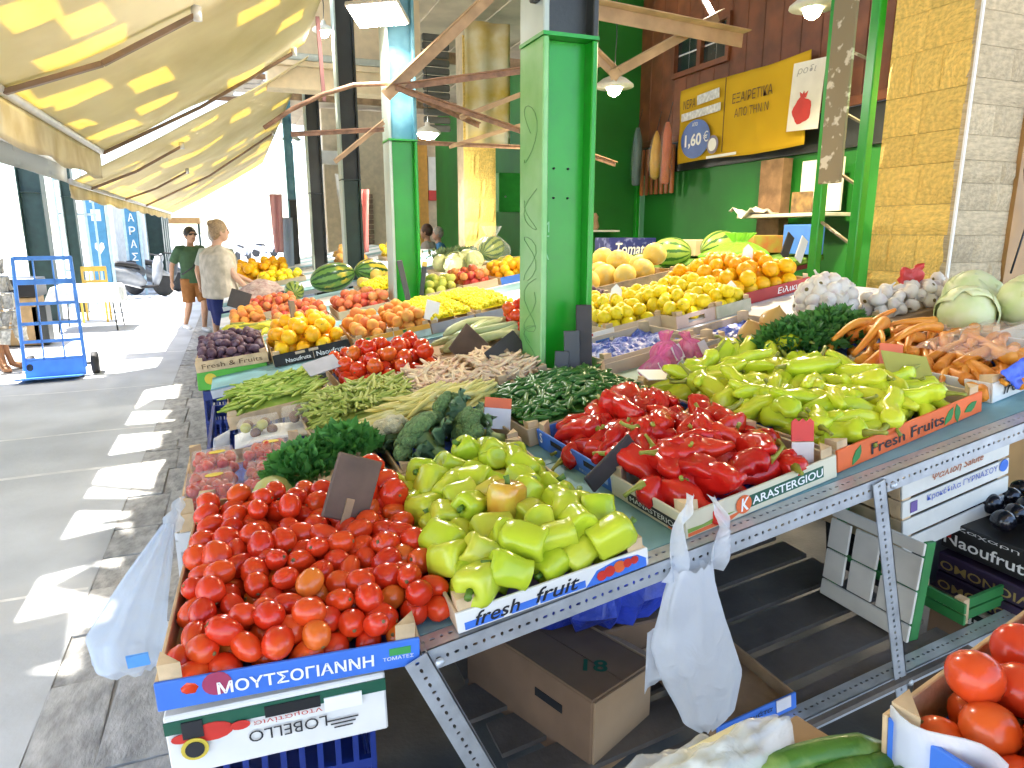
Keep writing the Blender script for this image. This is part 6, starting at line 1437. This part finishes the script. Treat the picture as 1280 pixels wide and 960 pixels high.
e, mt = crate('low carton of yellow grapes beyond the nectarines', 1.20, 5.7, .42, .5, .06, None, 0, front=WOOD, side=WOOD); grapes(mt, .41, .49, dome(.09, .05, .5, .55), 700, .012, 175, 'small heap of yellow grapes beyond the pears')
board('price_board', 'dark price board among the fruit near the woman', .16, .15, BLACKBOARD, (-.02, 6.0, 1.0), (R(-15), R(20), 0))
# watermelons: the big pair, a wrapped one
for i, (x, y, z, s, sd_, lbl, mm) in enumerate(((.84, 6.72, 1.19, .88, 41, 'big dark watermelon with a yellow belly patch', WMB), (1.22, 6.78, 1.23, .8, 45, 'dark watermelon beside the big one with yellow patch', WMB), (.48, 6.66, 1.08, .72, 47, 'smaller pale striped watermelon in clear wrap', WML))):
    place('watermelon', [mm[0]], frame(x, y, z), [(0, 0, 0)], lbl, 'watermelon', None, 'lay', (s, s), sd_, tilt=16, yawb=.5 + .3 * i)
row('low crate of yellow melons by the second column', 'small yellow melon left of the second green column', 'melon', 'melon', MEL, 1.2, 6.24, .4, .3, .06, 176, sc=(.75, .8), kmax=14)
row('crate of mixed red apples near the woman', 'red apple in the crate near the woman', 'apple', 'apple', PEA, .25, 5.9, .45, .5, .036, 177)
ob_ = one(lambda b: b.grid(lambda u, v: (-.1 + .6 * u, 7.72 + .6 * v, S_TOP(-.1 + .6 * u) + .02 + .16 * math.sin(math.pi * u) * math.sin(math.pi * v) + .05 * noise.noise((u * 5, v * 5, 4))), 24, 20), 'onion_net', M('pale_pink_onion_net', (.42, .26, .24), .7, c2=(.62, .50, .46), scale=20, bump=.8, bscale=40), label='heap of netted pale onions beside the woman', cat='onions')
row('low crate of pears beyond the watermelons', 'yellow green pear beyond the watermelons', 'pear', 'pear', LEM, .5, 9.0, .6, .6, .045, 178, sc=(1.5, 1.6), kmax=40)
row('far crate heaped with oranges by the black column', 'far orange heaped before the black column', 'orange', 'orange', ORG, .35, 10.0, .75, .9, .06, 179, bul=.30, sc=(1.5, 1.6), kmax=70)
row('far crate of onions between the dark columns', 'brown onion heaped between the dark columns', 'onion', 'onion', ONI, 1.55, 9.8, .5, .6, .06, 180, bul=.2, sc=(1.4, 1.5), kmax=40)
row('far crate of quinces right of the column', 'yellow quince beyond the second column', 'quince', 'quince', LEM, 2.2, 9.6, .5, .7, .05, 181, bul=.12, sc=(1.6, 1.7), kmax=50)
row('crate of pink nectarines beyond the yellow grapes', 'pink nectarine beyond the yellow grapes', 'nectarine', 'nectarine', PEA, 1.72, 5.0, .28, .5, .036, 182)
row('blue edged crate of oranges beyond the grapes', 'orange in the row beyond the yellow grapes', 'orange', 'orange', ORG, 2.08, 5.0, .40, .5, .038, 183, BLUEC)
row('crate of yellow quinces beyond the grapes', 'yellow quince between the columns', 'quince', 'quince', LEM, 2.50, 4.95, .40, .5, .036, 184, sc=(1.2, 1.3))
row('crate of green lettuces right of the second column', 'pale lettuce head right of the second column', 'lettuce', 'lettuce', [cabbage(9, .09, CABM)], 2.0, 6.1, .5, .6, .09, 185, bul=.03, kmax=6)
mtb2 = frame(2.3, 5.7, S_TOP(2.3) + .004)
for i, (x, y) in enumerate(((-.12, .0), (.06, .05), (.22, .1), (.02, .3))): banana_hand(mtb2, (x, y, .03), i + 2, ('left', 'middle', 'right', 'rear')[i] + ' banana bunch between the two green columns', 7)
place('watermelon', WML, frame(2.50, 6.9, S_TOP(2.5) + .13), [(0, 0, 0)], 'striped watermelon in a bag between the columns', 'watermelon', None, 'lay', (1, 1), 51, tilt=8, yawb=.4)
one(lambda b: tied(b, .24, .36, 13), 'clear_bag', CLEAR, label='clear bag round the watermelon between the columns', cat='bag', loc=(2.50, 6.9, S_TOP(2.5)))
en = empty('herb_heap', (2.25, 7.3, S_TOP(2.25)), 'dull green herb heap left of the bagged watermelon', 'herb bunch')
b = MB(); leafy(b, 500, lambda r_: ((r_.gauss(0, .12), r_.gauss(0, .09), .04 + .1 * r_.random()), (0, 0, 1)), .06, 61); b.build('leaves', LEAF('dull_leaf', (.14, .20, .09), (.08, .13, .05)), en, kind='stuff')

# ------------------------------------------------------------------ under the front stand
cb_ = empty('cardboard_box', None, 'brown cardboard box marked 18 under the stand', 'box', mat=Matrix.Translation((.625, 1.12, .435)) @ Matrix.Rotation(R(20), 4, 'Z'))
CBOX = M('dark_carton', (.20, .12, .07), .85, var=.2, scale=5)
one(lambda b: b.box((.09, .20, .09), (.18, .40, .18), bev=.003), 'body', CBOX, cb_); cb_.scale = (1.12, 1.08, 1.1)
one(lambda b: b.box((.09, -.0025, .09), (.172, .004, .176)), 'lit_end_face', CARD, cb_)  # paler card puts the light falling on this face into colour
one(lambda b: b.poly([(.182, .01, .182), (.182, .39, .182), (.235, .37, .15), (.235, .03, .15)], (.003, 0, .004)), 'flap', CARD, cb_)
for k_ in (0, 1): one(lambda b: b.box((.0445 + .091 * k_, .2, .1825), (.0885, .398, .004)), 'lid_flap', CBOX, cb_)
lettering(cb_, '18', .05, .04, (.085, .07, .1852), (0, 0, R(-48)), M('ink_green', (.01, .10, .05), .6), weight=.02)
one(lambda b: b.box((-.001, .12, .12), (.002, .08, .018)), 'handle_slot', HOLE, cb_)
bl = one(lambda b: b.lathe([(.02, 0), (.14, .01), (.17, .06), (.14, .11), (.05, .14), (.01, .145)], 34, 0, lump(5, .5, 7), False), 'blue_bag_heap', M('blue_bag', (.03, .06, .45), .35, var=.3, scale=20, bump=.8, bscale=40), label='crumpled heap of blue plastic bags under the stand', cat='bags', loc=(.80, 1.45, .635)); bl.scale = (1.15, .9, 1.15)
one(lambda b: b.box((.80, 1.47, .585), (.30, .26, .10), bev=.005), 'carton', CBOX, label='dark carton under the heap of blue bags', cat='carton')
e, mt = crate('blue fronted tray on the lower shelf behind the white bag', .985, 1.03, .215, .30, .045, L_LOW(.985) + .047, 0, 0, 7.7, front=BLUEC, side=WOODD, post=None)
lettering(e, 'τομάτα', .08, .016, (.0, -.0046, .03), FRONT, INK, .2, .01); one(lambda b: b.box((.07, -.0045, .03), (.04, .002, .03)), 'sticker', M('pale_lilac_card', (.66, .64, .68), .6), e)
one(lambda b: b.lathe([(.001, 0), (.012, 0), (.012, .001), (.001, .001)], 12, smooth=False), 'tomato_print', REDP, e, loc=(-.07, -.0046, .018), rot=(R(90), 0, 0))
# dark crates at the back under the stand
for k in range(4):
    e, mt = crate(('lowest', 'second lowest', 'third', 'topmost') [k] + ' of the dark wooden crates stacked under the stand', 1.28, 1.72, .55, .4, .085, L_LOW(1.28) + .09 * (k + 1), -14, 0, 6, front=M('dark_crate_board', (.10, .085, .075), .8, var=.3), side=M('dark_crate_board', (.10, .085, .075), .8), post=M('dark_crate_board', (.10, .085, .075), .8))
# white slatted crate standing on edge
wc = empty('white_crate', None, 'white slatted wooden crate standing on edge under the stand', 'crate', mat=Matrix.Translation((1.475, 1.06, L_LOW(1.475) + .005)) @ Matrix.Rotation(R(2), 4, 'Z') @ Matrix.Rotation(R(4), 4, 'Y'))
WSL = M('white_slat_paint', (.70, .67, .60), .7, var=.12, scale=7)
for (z0, z1, ys) in ((0.0, .045, ((.0, .27),)), (.05, .135, ((.0, .10), (.115, .19), (.205, .27))), (.14, .225, ((.0, .10), (.115, .19), (.205, .27))), (.23, .262, ((.0, .27),))):
    for (y0, y1) in ys: one(lambda b: b.box((0, (y0 + y1) / 2, (z0 + z1) / 2), (.008, y1 - y0, z1 - z0), bev=.002), 'slat', WSL, wc)
one(lambda b: b.box((.012, .135, .13), (.012, .262, .012)), 'batten', GREENP, wc)
for y0 in (.01, .26): one(lambda b: b.box((.028, y0, .13), (.032, .012, .262), bev=.002), 'side_board', GREENP, wc)
one(lambda b: b.box((.028, .135, .006), (.032, .24, .012)), 'end_board', GREENP, wc)
# green slatted crate, printed boxes at the right
gc = empty('green_crate', (1.63, 1.03, L_LOW(1.66) + .004), 'dark green slatted crate beside the standing white one', 'crate', None, (0, R(-6), 0))
for k in range(2): one(lambda b: b.bar((0, 0, .02 + .032 * k), (0, .26, .02 + .032 * k), .008, .026), 'slat', GREENP, gc)
for k in range(2): one(lambda b: b.bar((.02, .02, .016 + .032 * k), (.3, .02, .016 + .032 * k), .008, .026), 'slat', GREENP, gc)
for yy in (.02, .13, .25): one(lambda b: b.box((.014, yy, .036), (.02, .025, .07)), 'post', WOOD, gc)
def pbox(z0, h, label, front, txt, tm, flip=False, d=.40, y1=1.27, x=1.79, top=True, th=.045):
    en = empty('printed_box', (x, y1, z0), label, 'box', None, (0, R(-5), 0))
    one(lambda b: b.box((.25, -d / 2, h / 2), (.5, d, h - .002), bev=.003), 'body', front, en)
    if txt: lettering(en, txt, .24, th * .75, (-.0022, -.17, h * .42), (R(90), R(180) if flip else 0, R(-90)) if not flip else (R(90), R(180), R(-90)), tm, weight=.012)
    return en
PUR = M('dark_purple_print', (.035, .018, .05), .5, var=.2)
one(lambda b: b.box((2.03, 1.08, .44), (.44, .34, .18), bev=.004), 'carton', CBOX, label='dark carton at the bottom of the printed box stack', cat='carton'); one(lambda b: b.box((2.03, 1.08, .175), (.46, .36, .345), bev=.004), 'carton', CBOX, label='bigger dark carton on the floor below the printed boxes', cat='carton')
b1 = pbox(.545, .048, 'low black box printed Naoufruta upside down at the bottom', BLACKP, 'Naoufruta', INKW, True, th=.03)
one(lambda b: b.box((.25, -.2, .0525), (.505, .405, .008)), 'cream_lid', M('cream_lid', (.60, .55, .44), .7), b1)
pbox(.607, .056, 'lower purple box with upside down gold lettering', PUR, 'VIONOMO', M('ink_gold', (.42, .30, .10), .5), True, th=.034)
pbox(.665, .056, 'upper purple box with upside down gold lettering', PUR, 'VIONOMO', M('ink_gold', (.42, .30, .10), .5), True, th=.034)
b3 = pbox(.735, .085, 'black box printed Naoufruta full of dark plums', BLACKP, 'Naoufruta', INKW, th=.045)
one(lambda b: b.box((-.0022, -.05, .05), (.001, .04, .025)), 'red_label', REDP, b3); lettering(b3, 'ζαχαρη', .16, .012, (-.0022, -.17, .074), SIDEW, INKW)
mtp = Matrix.Translation((2.04, 1.07, .845)) @ Matrix.Rotation(R(-5), 4, 'Y')
P = pack(.48, .38, .030, lambda x, y: 0, lambda x, y: .04, 191, 60, 30, y0=-.19, tight=2.05)
place('black_plum', round_fruit('black_plum', .03, .028, M('black_plum_skin', (.012, .010, .014), .2, coat=.4), 3), mtp, P, 'glossy black plum', 'plum', 'black plums', 'up', (.95, 1.05), 4); rank([o for o in col.objects if o.get('group') == 'black plums'], mtp, .02, 'black plum', 'black printed box')
for k in (-1, 0, 1, 2):
    e, mt = crate(('bottom', 'lower middle', 'upper middle', 'top')[k + 1] + ' of four white printed wooden crates under the rail', 1.755 - .01 * k, 1.18, .42, .3, .050, .905 + .054 * k, 2, 0, 9, front=WSL, side=WOOD, post=WOOD, post_up=.008)
    if k == 1: lettering(e, 'Κροκέδιλα ΓΥΡΝΑΣΟΥ', .28, .022, (.02, -.0046, .032), FRONT, M('ink_blue', (.05, .10, .45), .6)); one(lambda b: b.lathe([(.001, 0), (.018, 0), (.018, .001), (.001, .001)], 14, smooth=False), 'blue_badge', BLUEC, e, loc=(.185, -.0046, .034), rot=(R(90), 0, 0)); one(lambda b: b.box((-.17, -.0046, .026), (.025, .001, .03)), 'violet_mark', M('violet_paper', (.16, .10, .30), .8), e)
    if k == 2: lettering(e, 'Ψαλιδη Salute', .2, .026, (.0, -.0046, .03), FRONT, M('ink_rust', (.45, .14, .05), .6), .25, .01)
e, mt = crate('dark supporting crate under the white printed crates', 1.80, 1.23, .36, .25, .16, .79, 2, 0, 9, front=BLACKCR, side=BLACKCR, post=None)

# ------------------------------------------------------------------ thin carrier bags
def carrier(label, pts, ws, ds, mat, seed, handles, rz=0., name='carrier_bag', film=None):
    """a limp bag: centre line pts from bottom to mouth with half widths and depths; two strap handles to a hook point"""
    e = empty(name, pts[0], label, 'bag', None, (0, 0, rz)); o = Vector(pts[0]); n = len(pts) - 1
    Rz = Matrix.Rotation(-rz, 3, 'Z')
    P_ = [Rz @ (Vector(p) - o) for p in pts]
    def f(u, v):
        k = min(n - 1e-6, v * n); i = int(k); q = k - i
        c = P_[i].lerp(P_[i + 1], q); w = ws[i] + (ws[i + 1] - ws[i]) * q; d = ds[i] + (ds[i + 1] - ds[i]) * q
        a = 2 * math.pi * u; r = 1 + .16 * noise.noise((math.cos(a) * 2.2, math.sin(a) * 2.2, v * 2.5 + seed)) + .05 * math.sin(7 * a + 4 * v + seed) * (.3 + v)
        return (c.x + w * math.cos(a) * r, c.y + d * math.sin(a) * r, c.z + .012 * noise.noise((math.cos(a) * 3, math.sin(a) * 3, seed + 9)))
    one(lambda b: b.grid(f, 48, 34), 'body', mat, e)
    for (a0, hook, bow) in handles:
        p0 = Vector(f(a0, 1)); h = Rz @ (Vector(hook) - o); m_ = (p0 + h) / 2 + Vector(bow)
        def g(u, v):
            c = p0.lerp(m_, v * 2) if v < .5 else m_.lerp(h, v * 2 - 1); w = .055 * (1 - .72 * v ** .6)
            return (c.x + (u - .5) * w + .004 * math.sin(v * 14 + u * 5), c.y + .010 * math.sin(u * 7 + v * 9 + seed), c.z - .02 * (1 - v))
        one(lambda b: b.grid(g, 6, 16), 'handle', mat, e)
    return e
carrier('white plastic carrier bag hanging from the red pepper crate', [(.815, .985, .615), (.812, .985, .65), (.80, .985, .74), (.765, .985, .84), (.755, .985, .93), (.757, .985, .985)], [.018, .060, .085, .088, .060, .042], [.01, .03, .04, .035, .025, .018], FILM, 3, ((.5, (.768, 1.02, 1.115), (-.004, 0, .02)), (.0, (.80, 1.00, 1.115), (.03, -.01, .01))))
cb2 = bpy.data.objects['carrier_bag']
one(lambda b: b.grid(lambda u, v: (-.155 + .13 * u, -.004 + .01 * math.sin(u * 8), .255 - .13 * v * (1 - .55 * u) - .02 * u * v + .008 * noise.noise((u * 7, v * 7, 1))), 14, 10, thick=.001), 'loose_corner', FILM, cb2)
carrier('pale bluish plastic bag tied to the left side of the tomato tray', [(-.235, 1.30, .815), (-.24, 1.32, .83), (-.245, 1.36, .87), (-.21, 1.43, .94), (-.175, 1.52, 1.0)], [.04, .06, .066, .04, .012], [.02, .05, .06, .04, .01], FILMB, 6, ((.25, (-.15, 1.58, 1.035), (0, 0, .01)),))
lbg = bpy.data.objects['carrier_bag.001']
one(lambda b: b.box((.02, -.055, .05), (.035, .004, .03), rot=Euler((R(20), 0, 0)).to_matrix()), 'blue_print', M('bag_blue_print', (.10, .32, .75), .5), lbg)

# ------------------------------------------------------------------ near right: big tomatoes and cucumbers
nst = empty('front_shelf', (.95, .2, .98), 'low front shelf under the big tomatoes at the bottom right', 'shelf')
one(lambda b: b.bar((-.30, .1, .0), (.7, .1, .13), .42, .02), 'board', WOODD, nst)
for (x, y) in ((-.25, -.05), (.6, -.05), (-.2, .25), (.6, .25)): one(lambda b: b.bar((x, y, .0), (x, y, -.978), .035, .035), 'leg', STEEL, nst)
e, mt = crate('crate of big orange red tomatoes at the bottom right', .875, .16, .40, .34, .075, 1.105, 8, 0, 8, front=WOOD, side=BLUEC, back=WOOD)
one(lambda b: b.lathe([(.001, 0), (.02, 0), (.02, .001), (.001, .001)], 14, smooth=False), 'red_swirl', REDP, e, loc=(-.2012, .12, .035), rot=(0, R(-90), 0)); lettering(e, 'm', .03, .03, (-.2030, .12, .035), SIDEW, INKW, .2, .02)
fl_ = lambda x, y: .018
liner(e, mt, .39, .33, fl_, CARD)
P = pack(.385, .33, .0285, fl_, dome(.085, .03, .45, .4), 201, 110, 50)
T_ = place('big_tomato', BIGT, mt, P, 'big round orange red tomato at the bottom right', 'tomato', 'big tomatoes', 'any', (.95, 1.08), 4); rank(T_, mt, .0285, 'big tomato', 'crate at the bottom right')
wl = one(lambda b: b.grid(lambda u, v: (-.195 - .012 * math.sin(u * 6) + .01 * u, .335 - .11 * u, .088 + .012 * math.sin(v * 5) - .075 * v), 8, 10, thick=.002), 'bag_strip', FILM, label='strip of white bag over the corner of the big tomato crate', cat='bag'); wl.matrix_world = mt
ct = empty('cucumber_tray', None, 'cardboard tray under the cucumbers at the bottom edge', 'tray', mat=frame(.53, .33, .945, 12, 0, 8))
one(lambda b: b.box((0, .1, -.02), (.36, .3, .04), bev=.004), 'body', CARD, ct); one(lambda b: b.box((0, .1, -.5), (.3, .24, .90)), 'support_carton', CARD, ct)
for i, (p0, p1) in enumerate((((.45, .545, .962), (.655, .480, 1.022)), ((.50, .495, .960), (.668, .462, 1.004)), ((.56, .43, .965), (.69, .445, .998)), ((.40, .48, .945), (.60, .40, .965)))):
    p0, p1 = Vector(p0), Vector(p1); d = p1 - p0
    o = link('cucumber', CUC[i % 3], None, (p0 + p1) / 2); o.rotation_euler = d.to_track_quat('Z', 'X').to_euler(); o.scale = (1, 1, d.length / .27)
    tag(o, ('longest cucumber nearest the plastic bag', 'short green cucumber in the middle of the three', 'stubby cucumber beside the big tomato crate', 'cucumber hidden low behind the others')[i], 'cucumber')
cbg = one(lambda b: b.grid(lambda u, v: (.34 + .22 * u, .52 + .10 * v - .02 * u, .955 + .06 * u * (1 - .5 * u) + .055 * math.sin(math.pi * min(1, v * 1.2)) * (.4 + .6 * u) + .02 * noise.noise((u * 8, v * 8, 6))), 30, 18, thick=.002), 'plastic_bag', PLASTIC('milky_bag', (.88, .90, .90), .42, .2, .7, 24), label='milky plastic bag of pale vegetables at the bottom edge', cat='bag')
one(lambda b: b.tube([(.36, .56, .955), (.45, .57, .975), (.54, .58, .99)], [.02, .024, .018], 12), 'pale_vegetable', M('pale_root', (.62, .58, .36), .6), label='pale long vegetable inside the milky bag', cat='vegetable')
# ------------------------------------------------------------------ people
def fuse(b, name, m, parent, voxel=.011, sm=5):
    """merge overlapping closed shapes into one continuous surface"""
    me = b.mesh(name, m); o = bpy.data.objects.new('tmp', me); col.objects.link(o)
    r = o.modifiers.new('r', 'REMESH'); r.mode = 'VOXEL'; r.voxel_size = voxel; r.use_smooth_shade = True
    s = o.modifiers.new('s', 'SMOOTH'); s.iterations = sm; s.factor = .5
    bpy.context.view_layer.update()
    me2 = bpy.data.meshes.new_from_object(o.evaluated_get(bpy.context.evaluated_depsgraph_get()))
    bpy.data.objects.remove(o); me2.name = name
    for p in me2.polygons: p.use_smooth = True
    me2.materials.clear(); me2.materials.append(m)
    return link(name, me2, parent)
def ball(b, c, r, mi=0, sx=1., sy=1., sz=1.):
    b.lathe([(max(.0005, p[0]), p[1]) for p in ellipsoid(r, r, ring=10)], 14, mi, mat=Matrix.Translation(c) @ Matrix.Diagonal((sx, sy, sz, 1)))
def person(label, loc, rz, H, skin, hair, shirt, legs, shoe, arms, leg_pose, belly=0., bust=0., bun=False, head_tilt=(0, 0), sleeve=.45, short=True, wide=1., group='people in the market'):
    """figure facing +x; arms = two lists (shoulder offset solved) of elbow, wrist; leg_pose = two lists of knee, ankle"""
    s = H / 1.75
    e = empty('person', loc, label, 'person', group, (0, 0, R(rz)))
    V = lambda x, y, z: Vector((x * s, y * s, z * s))
    b = MB(); hc = V(.03 + head_tilt[0], head_tilt[1], 1.63)
    ball(b, hc, .105 * s, 0, .95, .82, 1.12); ball(b, hc + V(.03, 0, -.06), .07 * s, 0, 1, .85, 1.0)
    b.tube([hc + V(.09, 0, .015), hc + V(.112, 0, -.02), hc + V(.095, 0, -.035)], [.008 * s, .015 * s, .008 * s], 8)
    for sy in (-1, 1): ball(b, hc + V(-.005, sy * .088, -.01), .028 * s, 0, .7, .4, 1.1)
    b.tube([V(0, 0, 1.40), V(.01, 0, 1.48), hc + V(-.01, 0, -.07)], [.07 * s, .055 * s, .055 * s], 12)
    tors = [V(0, 0, .86), V(0, 0, .96), V(0, 0, 1.08), V(0, 0, 1.22), V(0, 0, 1.36), V(0, 0, 1.44)]
    tr = [.105 + belly * .4, .115 + belly * .7, .105 + belly, .11 + belly * .7 + bust * .5, .115 + bust, .08]
    b.tube(tors, [r * s for r in tr], 18, flat=1.42 * wide)
    arms_w = []
    for k, sy in ((0, 1), (1, -1)):
        sh = V(-.01, sy * .19 * wide, 1.40); el = V(*arms[k][0]); wr = V(*arms[k][1]); d = (wr - el).normalized()
        b.tube([V(0, sy * .1, 1.40), sh, sh.lerp(el, .5), el, el.lerp(wr, .4), wr], [.06 * s, .056 * s, .047 * s, .04 * s, .036 * s, .025 * s], 12)
        side = d.cross(Vector((0, sy, .3))).normalized(); nrm = d.cross(side)
        b.tube([wr, wr + d * .04 * s, wr + d * .085 * s], [.024 * s, .036 * s, .03 * s], 10, flat=.55)
        for f, (o_, L_) in enumerate(((-.027, .062), (-.009, .075), (.009, .07), (.026, .055))):
            p0 = wr + d * .075 * s + side * o_ * s; b.tube([p0, p0 + d * L_ * .55 * s, p0 + d * L_ * .95 * s + nrm * .018 * s], [.0095 * s, .0088 * s, .0065 * s], 7)
        p0 = wr + d * .03 * s + side * -.03 * s; b.tube([p0, p0 + (d * .6 - side) * .035 * s, p0 + (d * 1.1 - side * .9) * .055 * s], [.012 * s, .010 * s, .008 * s], 7)
        arms_w.append((sh, el, wr))
    legs_w = []
    for k, sy in ((0, 1), (1, -1)):
        hp = V(0, sy * .095 * wide, .92); kn = V(*leg_pose[k][0]); an = V(*leg_pose[k][1])
        b.tube([hp, hp.lerp(kn, .5), kn, kn.lerp(an, .35), an], [.095 * wide * s, .082 * wide * s, .056 * s, .056 * s, .036 * s], 14)
        b.tube([an + V(-.03, 0, -.02), an + V(.03, 0, -.045), an + V(.13, 0, -.055)], [.04 * s, .042 * s, .03 * s], 10, flat=.75)
        legs_w.append((hp, kn, an))
    fuse(b, 'body', M('skin_' + skin[0], skin[1], .5, var=.08, scale=14), e)
    h = MB(); ball(h, hc + V(-.018, 0, .022), .112 * s, 0, .97, .90, 1.08)
    if bun: ball(h, hc + V(-.09, 0, .085), .045 * s); ball(h, hc + V(-.055, 0, -.035), .08 * s, 0, .7, 1, 1)
    fuse(h, 'hair', M('hair_' + hair[0], hair[1], .55, var=.3, scale=60, bump=.5, bscale=120), e, .009, 3)
    for sy in (-1, 1): one(lambda b: ball(b, hc + V(.088, sy * .034, .01), .011 * s), 'eye', M('dark_eye', (.02, .015, .012), .3), e)
    one(lambda b: b.tube([hc + V(.088, -.022, -.062), hc + V(.099, 0, -.06), hc + V(.088, .022, -.062)], .006 * s, 6), 'lips', M('lip_tone', (.35, .12, .10), .5), e)
    c = MB(); hem = .84
    c.tube([V(0, 0, hem), V(0, 0, .96), V(0, 0, 1.08), V(0, 0, 1.22), V(0, 0, 1.36), V(0, 0, 1.445)], [(r + .022) * s for r in (.118 + belly * .9, .12 + belly * .95, .11 + belly, .115 + belly * .7 + bust * .5, .118 + bust, .075)], 20, flat=1.42 * wide)
    for sh, el, wr in arms_w: c.tube([V(0, sh.y / s * .5, 1.40), sh, sh.lerp(el, sleeve), sh.lerp(el, sleeve + .3)], [.075 * s, .075 * s, .072 * s, .07 * s], 14)
    for k in range(len(c.v)): p = c.v[k]; q = noise.noise((p[0] * 7, p[1] * 7, p[2] * 5)); c.v[k] = (p[0] * (1 + .06 * q), p[1] * (1 + .04 * q), p[2])
    fuse(c, 'shirt', shirt, e, .012, 3)
    t = MB(); t.tube([V(0, 0, 1.0), V(0, 0, .92), V(0, 0, .82)], [(.118 + belly * .6) * s, (.13 + belly * .6) * s, (.125 + belly * .4) * s], 18, flat=1.40 * wide)
    for hp, kn, an in legs_w:
        en_ = hp.lerp(kn, .95) if short else kn.lerp(an, .95)
        pts = [hp, hp.lerp(kn, .5), en_] if short else [hp, hp.lerp(kn, .5), kn, en_]
        t.tube(pts, [.12 * wide * s, .108 * wide * s, .10 * wide * s] if short else [.12 * wide * s, .1 * wide * s, .08 * s, .06 * s], 14)
    fuse(t, 'shorts' if short else 'trousers', legs, e, .012, 3)
    for k, (hp, kn, an) in enumerate(legs_w):
        q = MB(); q.tube([an + V(-.065, 0, -.045), an + V(-.02, 0, -.04), an + V(.07, 0, -.05), an + V(.16, 0, -.065), an + V(.19, 0, -.07)], [.03 * s, .052 * s, .048 * s, .04 * s, .02 * s], 12, flat=.8)
        fuse(q, 'shoe', shoe, e, .009, 2)
    return e, hc, s
GREENT = CLOTH('green_tshirt', (.07, .13, .07), .05, var=.2, scale=12, bump=.3)
BROWNS = CLOTH('brown_shorts', (.30, .13, .045), .05, var=.2, scale=12, bump=.3)
CREAMB = CLOTH('cream_patterned_blouse', (.66, .59, .49), .1, stain=(.46, .41, .32), scale=11, bump=.3)
NAVY = CLOTH('navy_shorts', (.03, .04, .15), .05, var=.2, scale=12, bump=.3)
SHOE = M('white_shoe', (.7, .7, .7), .5)
mp, hc, s_ = person('man in green T-shirt and brown shorts walking down the aisle', (-.66, 12.35, 0), -62, 1.68, ('tan', (.42, .23, .14)), ('black', (.02, .016, .014)), GREENT, BROWNS, SHOE,
    (((-.06, .30, 1.13), (.02, .31, .88)), ((-.10, -.29, 1.13), (-.06, -.33, .87))), (((.14, .09, .52), (.06, .09, .10)), ((-.02, -.10, .50), (-.22, -.10, .14))), head_tilt=(.045, -.01), sleeve=.5)
one(lambda b: b.tube([(.06, .15, 1.36), (.15, .05, 1.22), (.15, -.06, 1.06), (.05, -.19, .95), (-.10, -.12, 1.0), (-.15, .04, 1.22), (-.06, .15, 1.38), (.06, .15, 1.36)], .014, 6), 'strap', DARKST, mp)
one(lambda b: b.bar(hc + Vector((.088, -.07, .012)), hc + Vector((.088, .07, .012)), .012, .03), 'sunglasses', BLACKP, mp)
person('woman in cream patterned blouse and navy shorts reaching to the fruit', (-.20, 9.1, 0), 12, 1.74, ('fair', (.58, .34, .24)), ('blonde_grey', (.33, .22, .12)), CREAMB, NAVY, SHOE,
    (((.18, .26, 1.12), (.46, .22, .98)), ((.10, -.33, 1.12), (.32, -.26, .88))), (((.04, .10, .50), (-.02, .10, .08)), ((.02, -.10, .50), (.0, -.10, .08))), belly=.065, bust=.05, bun=True, head_tilt=(.02, 0), sleeve=.42, wide=1.32)
person('person in a grey shirt half hidden between the man and woman', (-.25, 10.9, 0), 80, 1.66, ('tan', (.42, .23, .14)), ('grey', (.4, .38, .36)), CLOTH('grey_green_shirt', (.38, .42, .38), .05), NAVY, SHOE,
    (((-.05, .28, 1.13), (.05, .28, .9)), ((-.05, -.28, 1.13), (.05, -.28, .9))), (((.04, .1, .5), (0, .1, .08)), ((.02, -.1, .5), (0, -.1, .08))), belly=.03)
person('shopper with dark hair and grey top across the hall', (3.22, 12.2, 0), 150, 1.74, ('tan', (.42, .23, .14)), ('darkbrown', (.06, .025, .018)), CLOTH('grey_top', (.34, .32, .31), .05), NAVY, SHOE,
    (((-.05, .28, 1.13), (.05, .28, .9)), ((-.05, -.28, 1.13), (.05, -.28, .9))), (((.04, .1, .5), (0, .1, .08)), ((.02, -.1, .5), (0, -.1, .08))), belly=.02)
person('shopper in a blue top across the hall', (3.62, 12.9, 0), 170, 1.70, ('fair', (.58, .34, .24)), ('grey', (.4, .38, .36)), CLOTH('blue_top', (.08, .24, .48), .05), NAVY, SHOE,
    (((-.05, .28, 1.13), (.05, .28, .9)), ((-.05, -.28, 1.13), (.05, -.28, .9))), (((.04, .1, .5), (0, .1, .08)), ((.02, -.1, .5), (0, -.1, .08))), belly=.02)
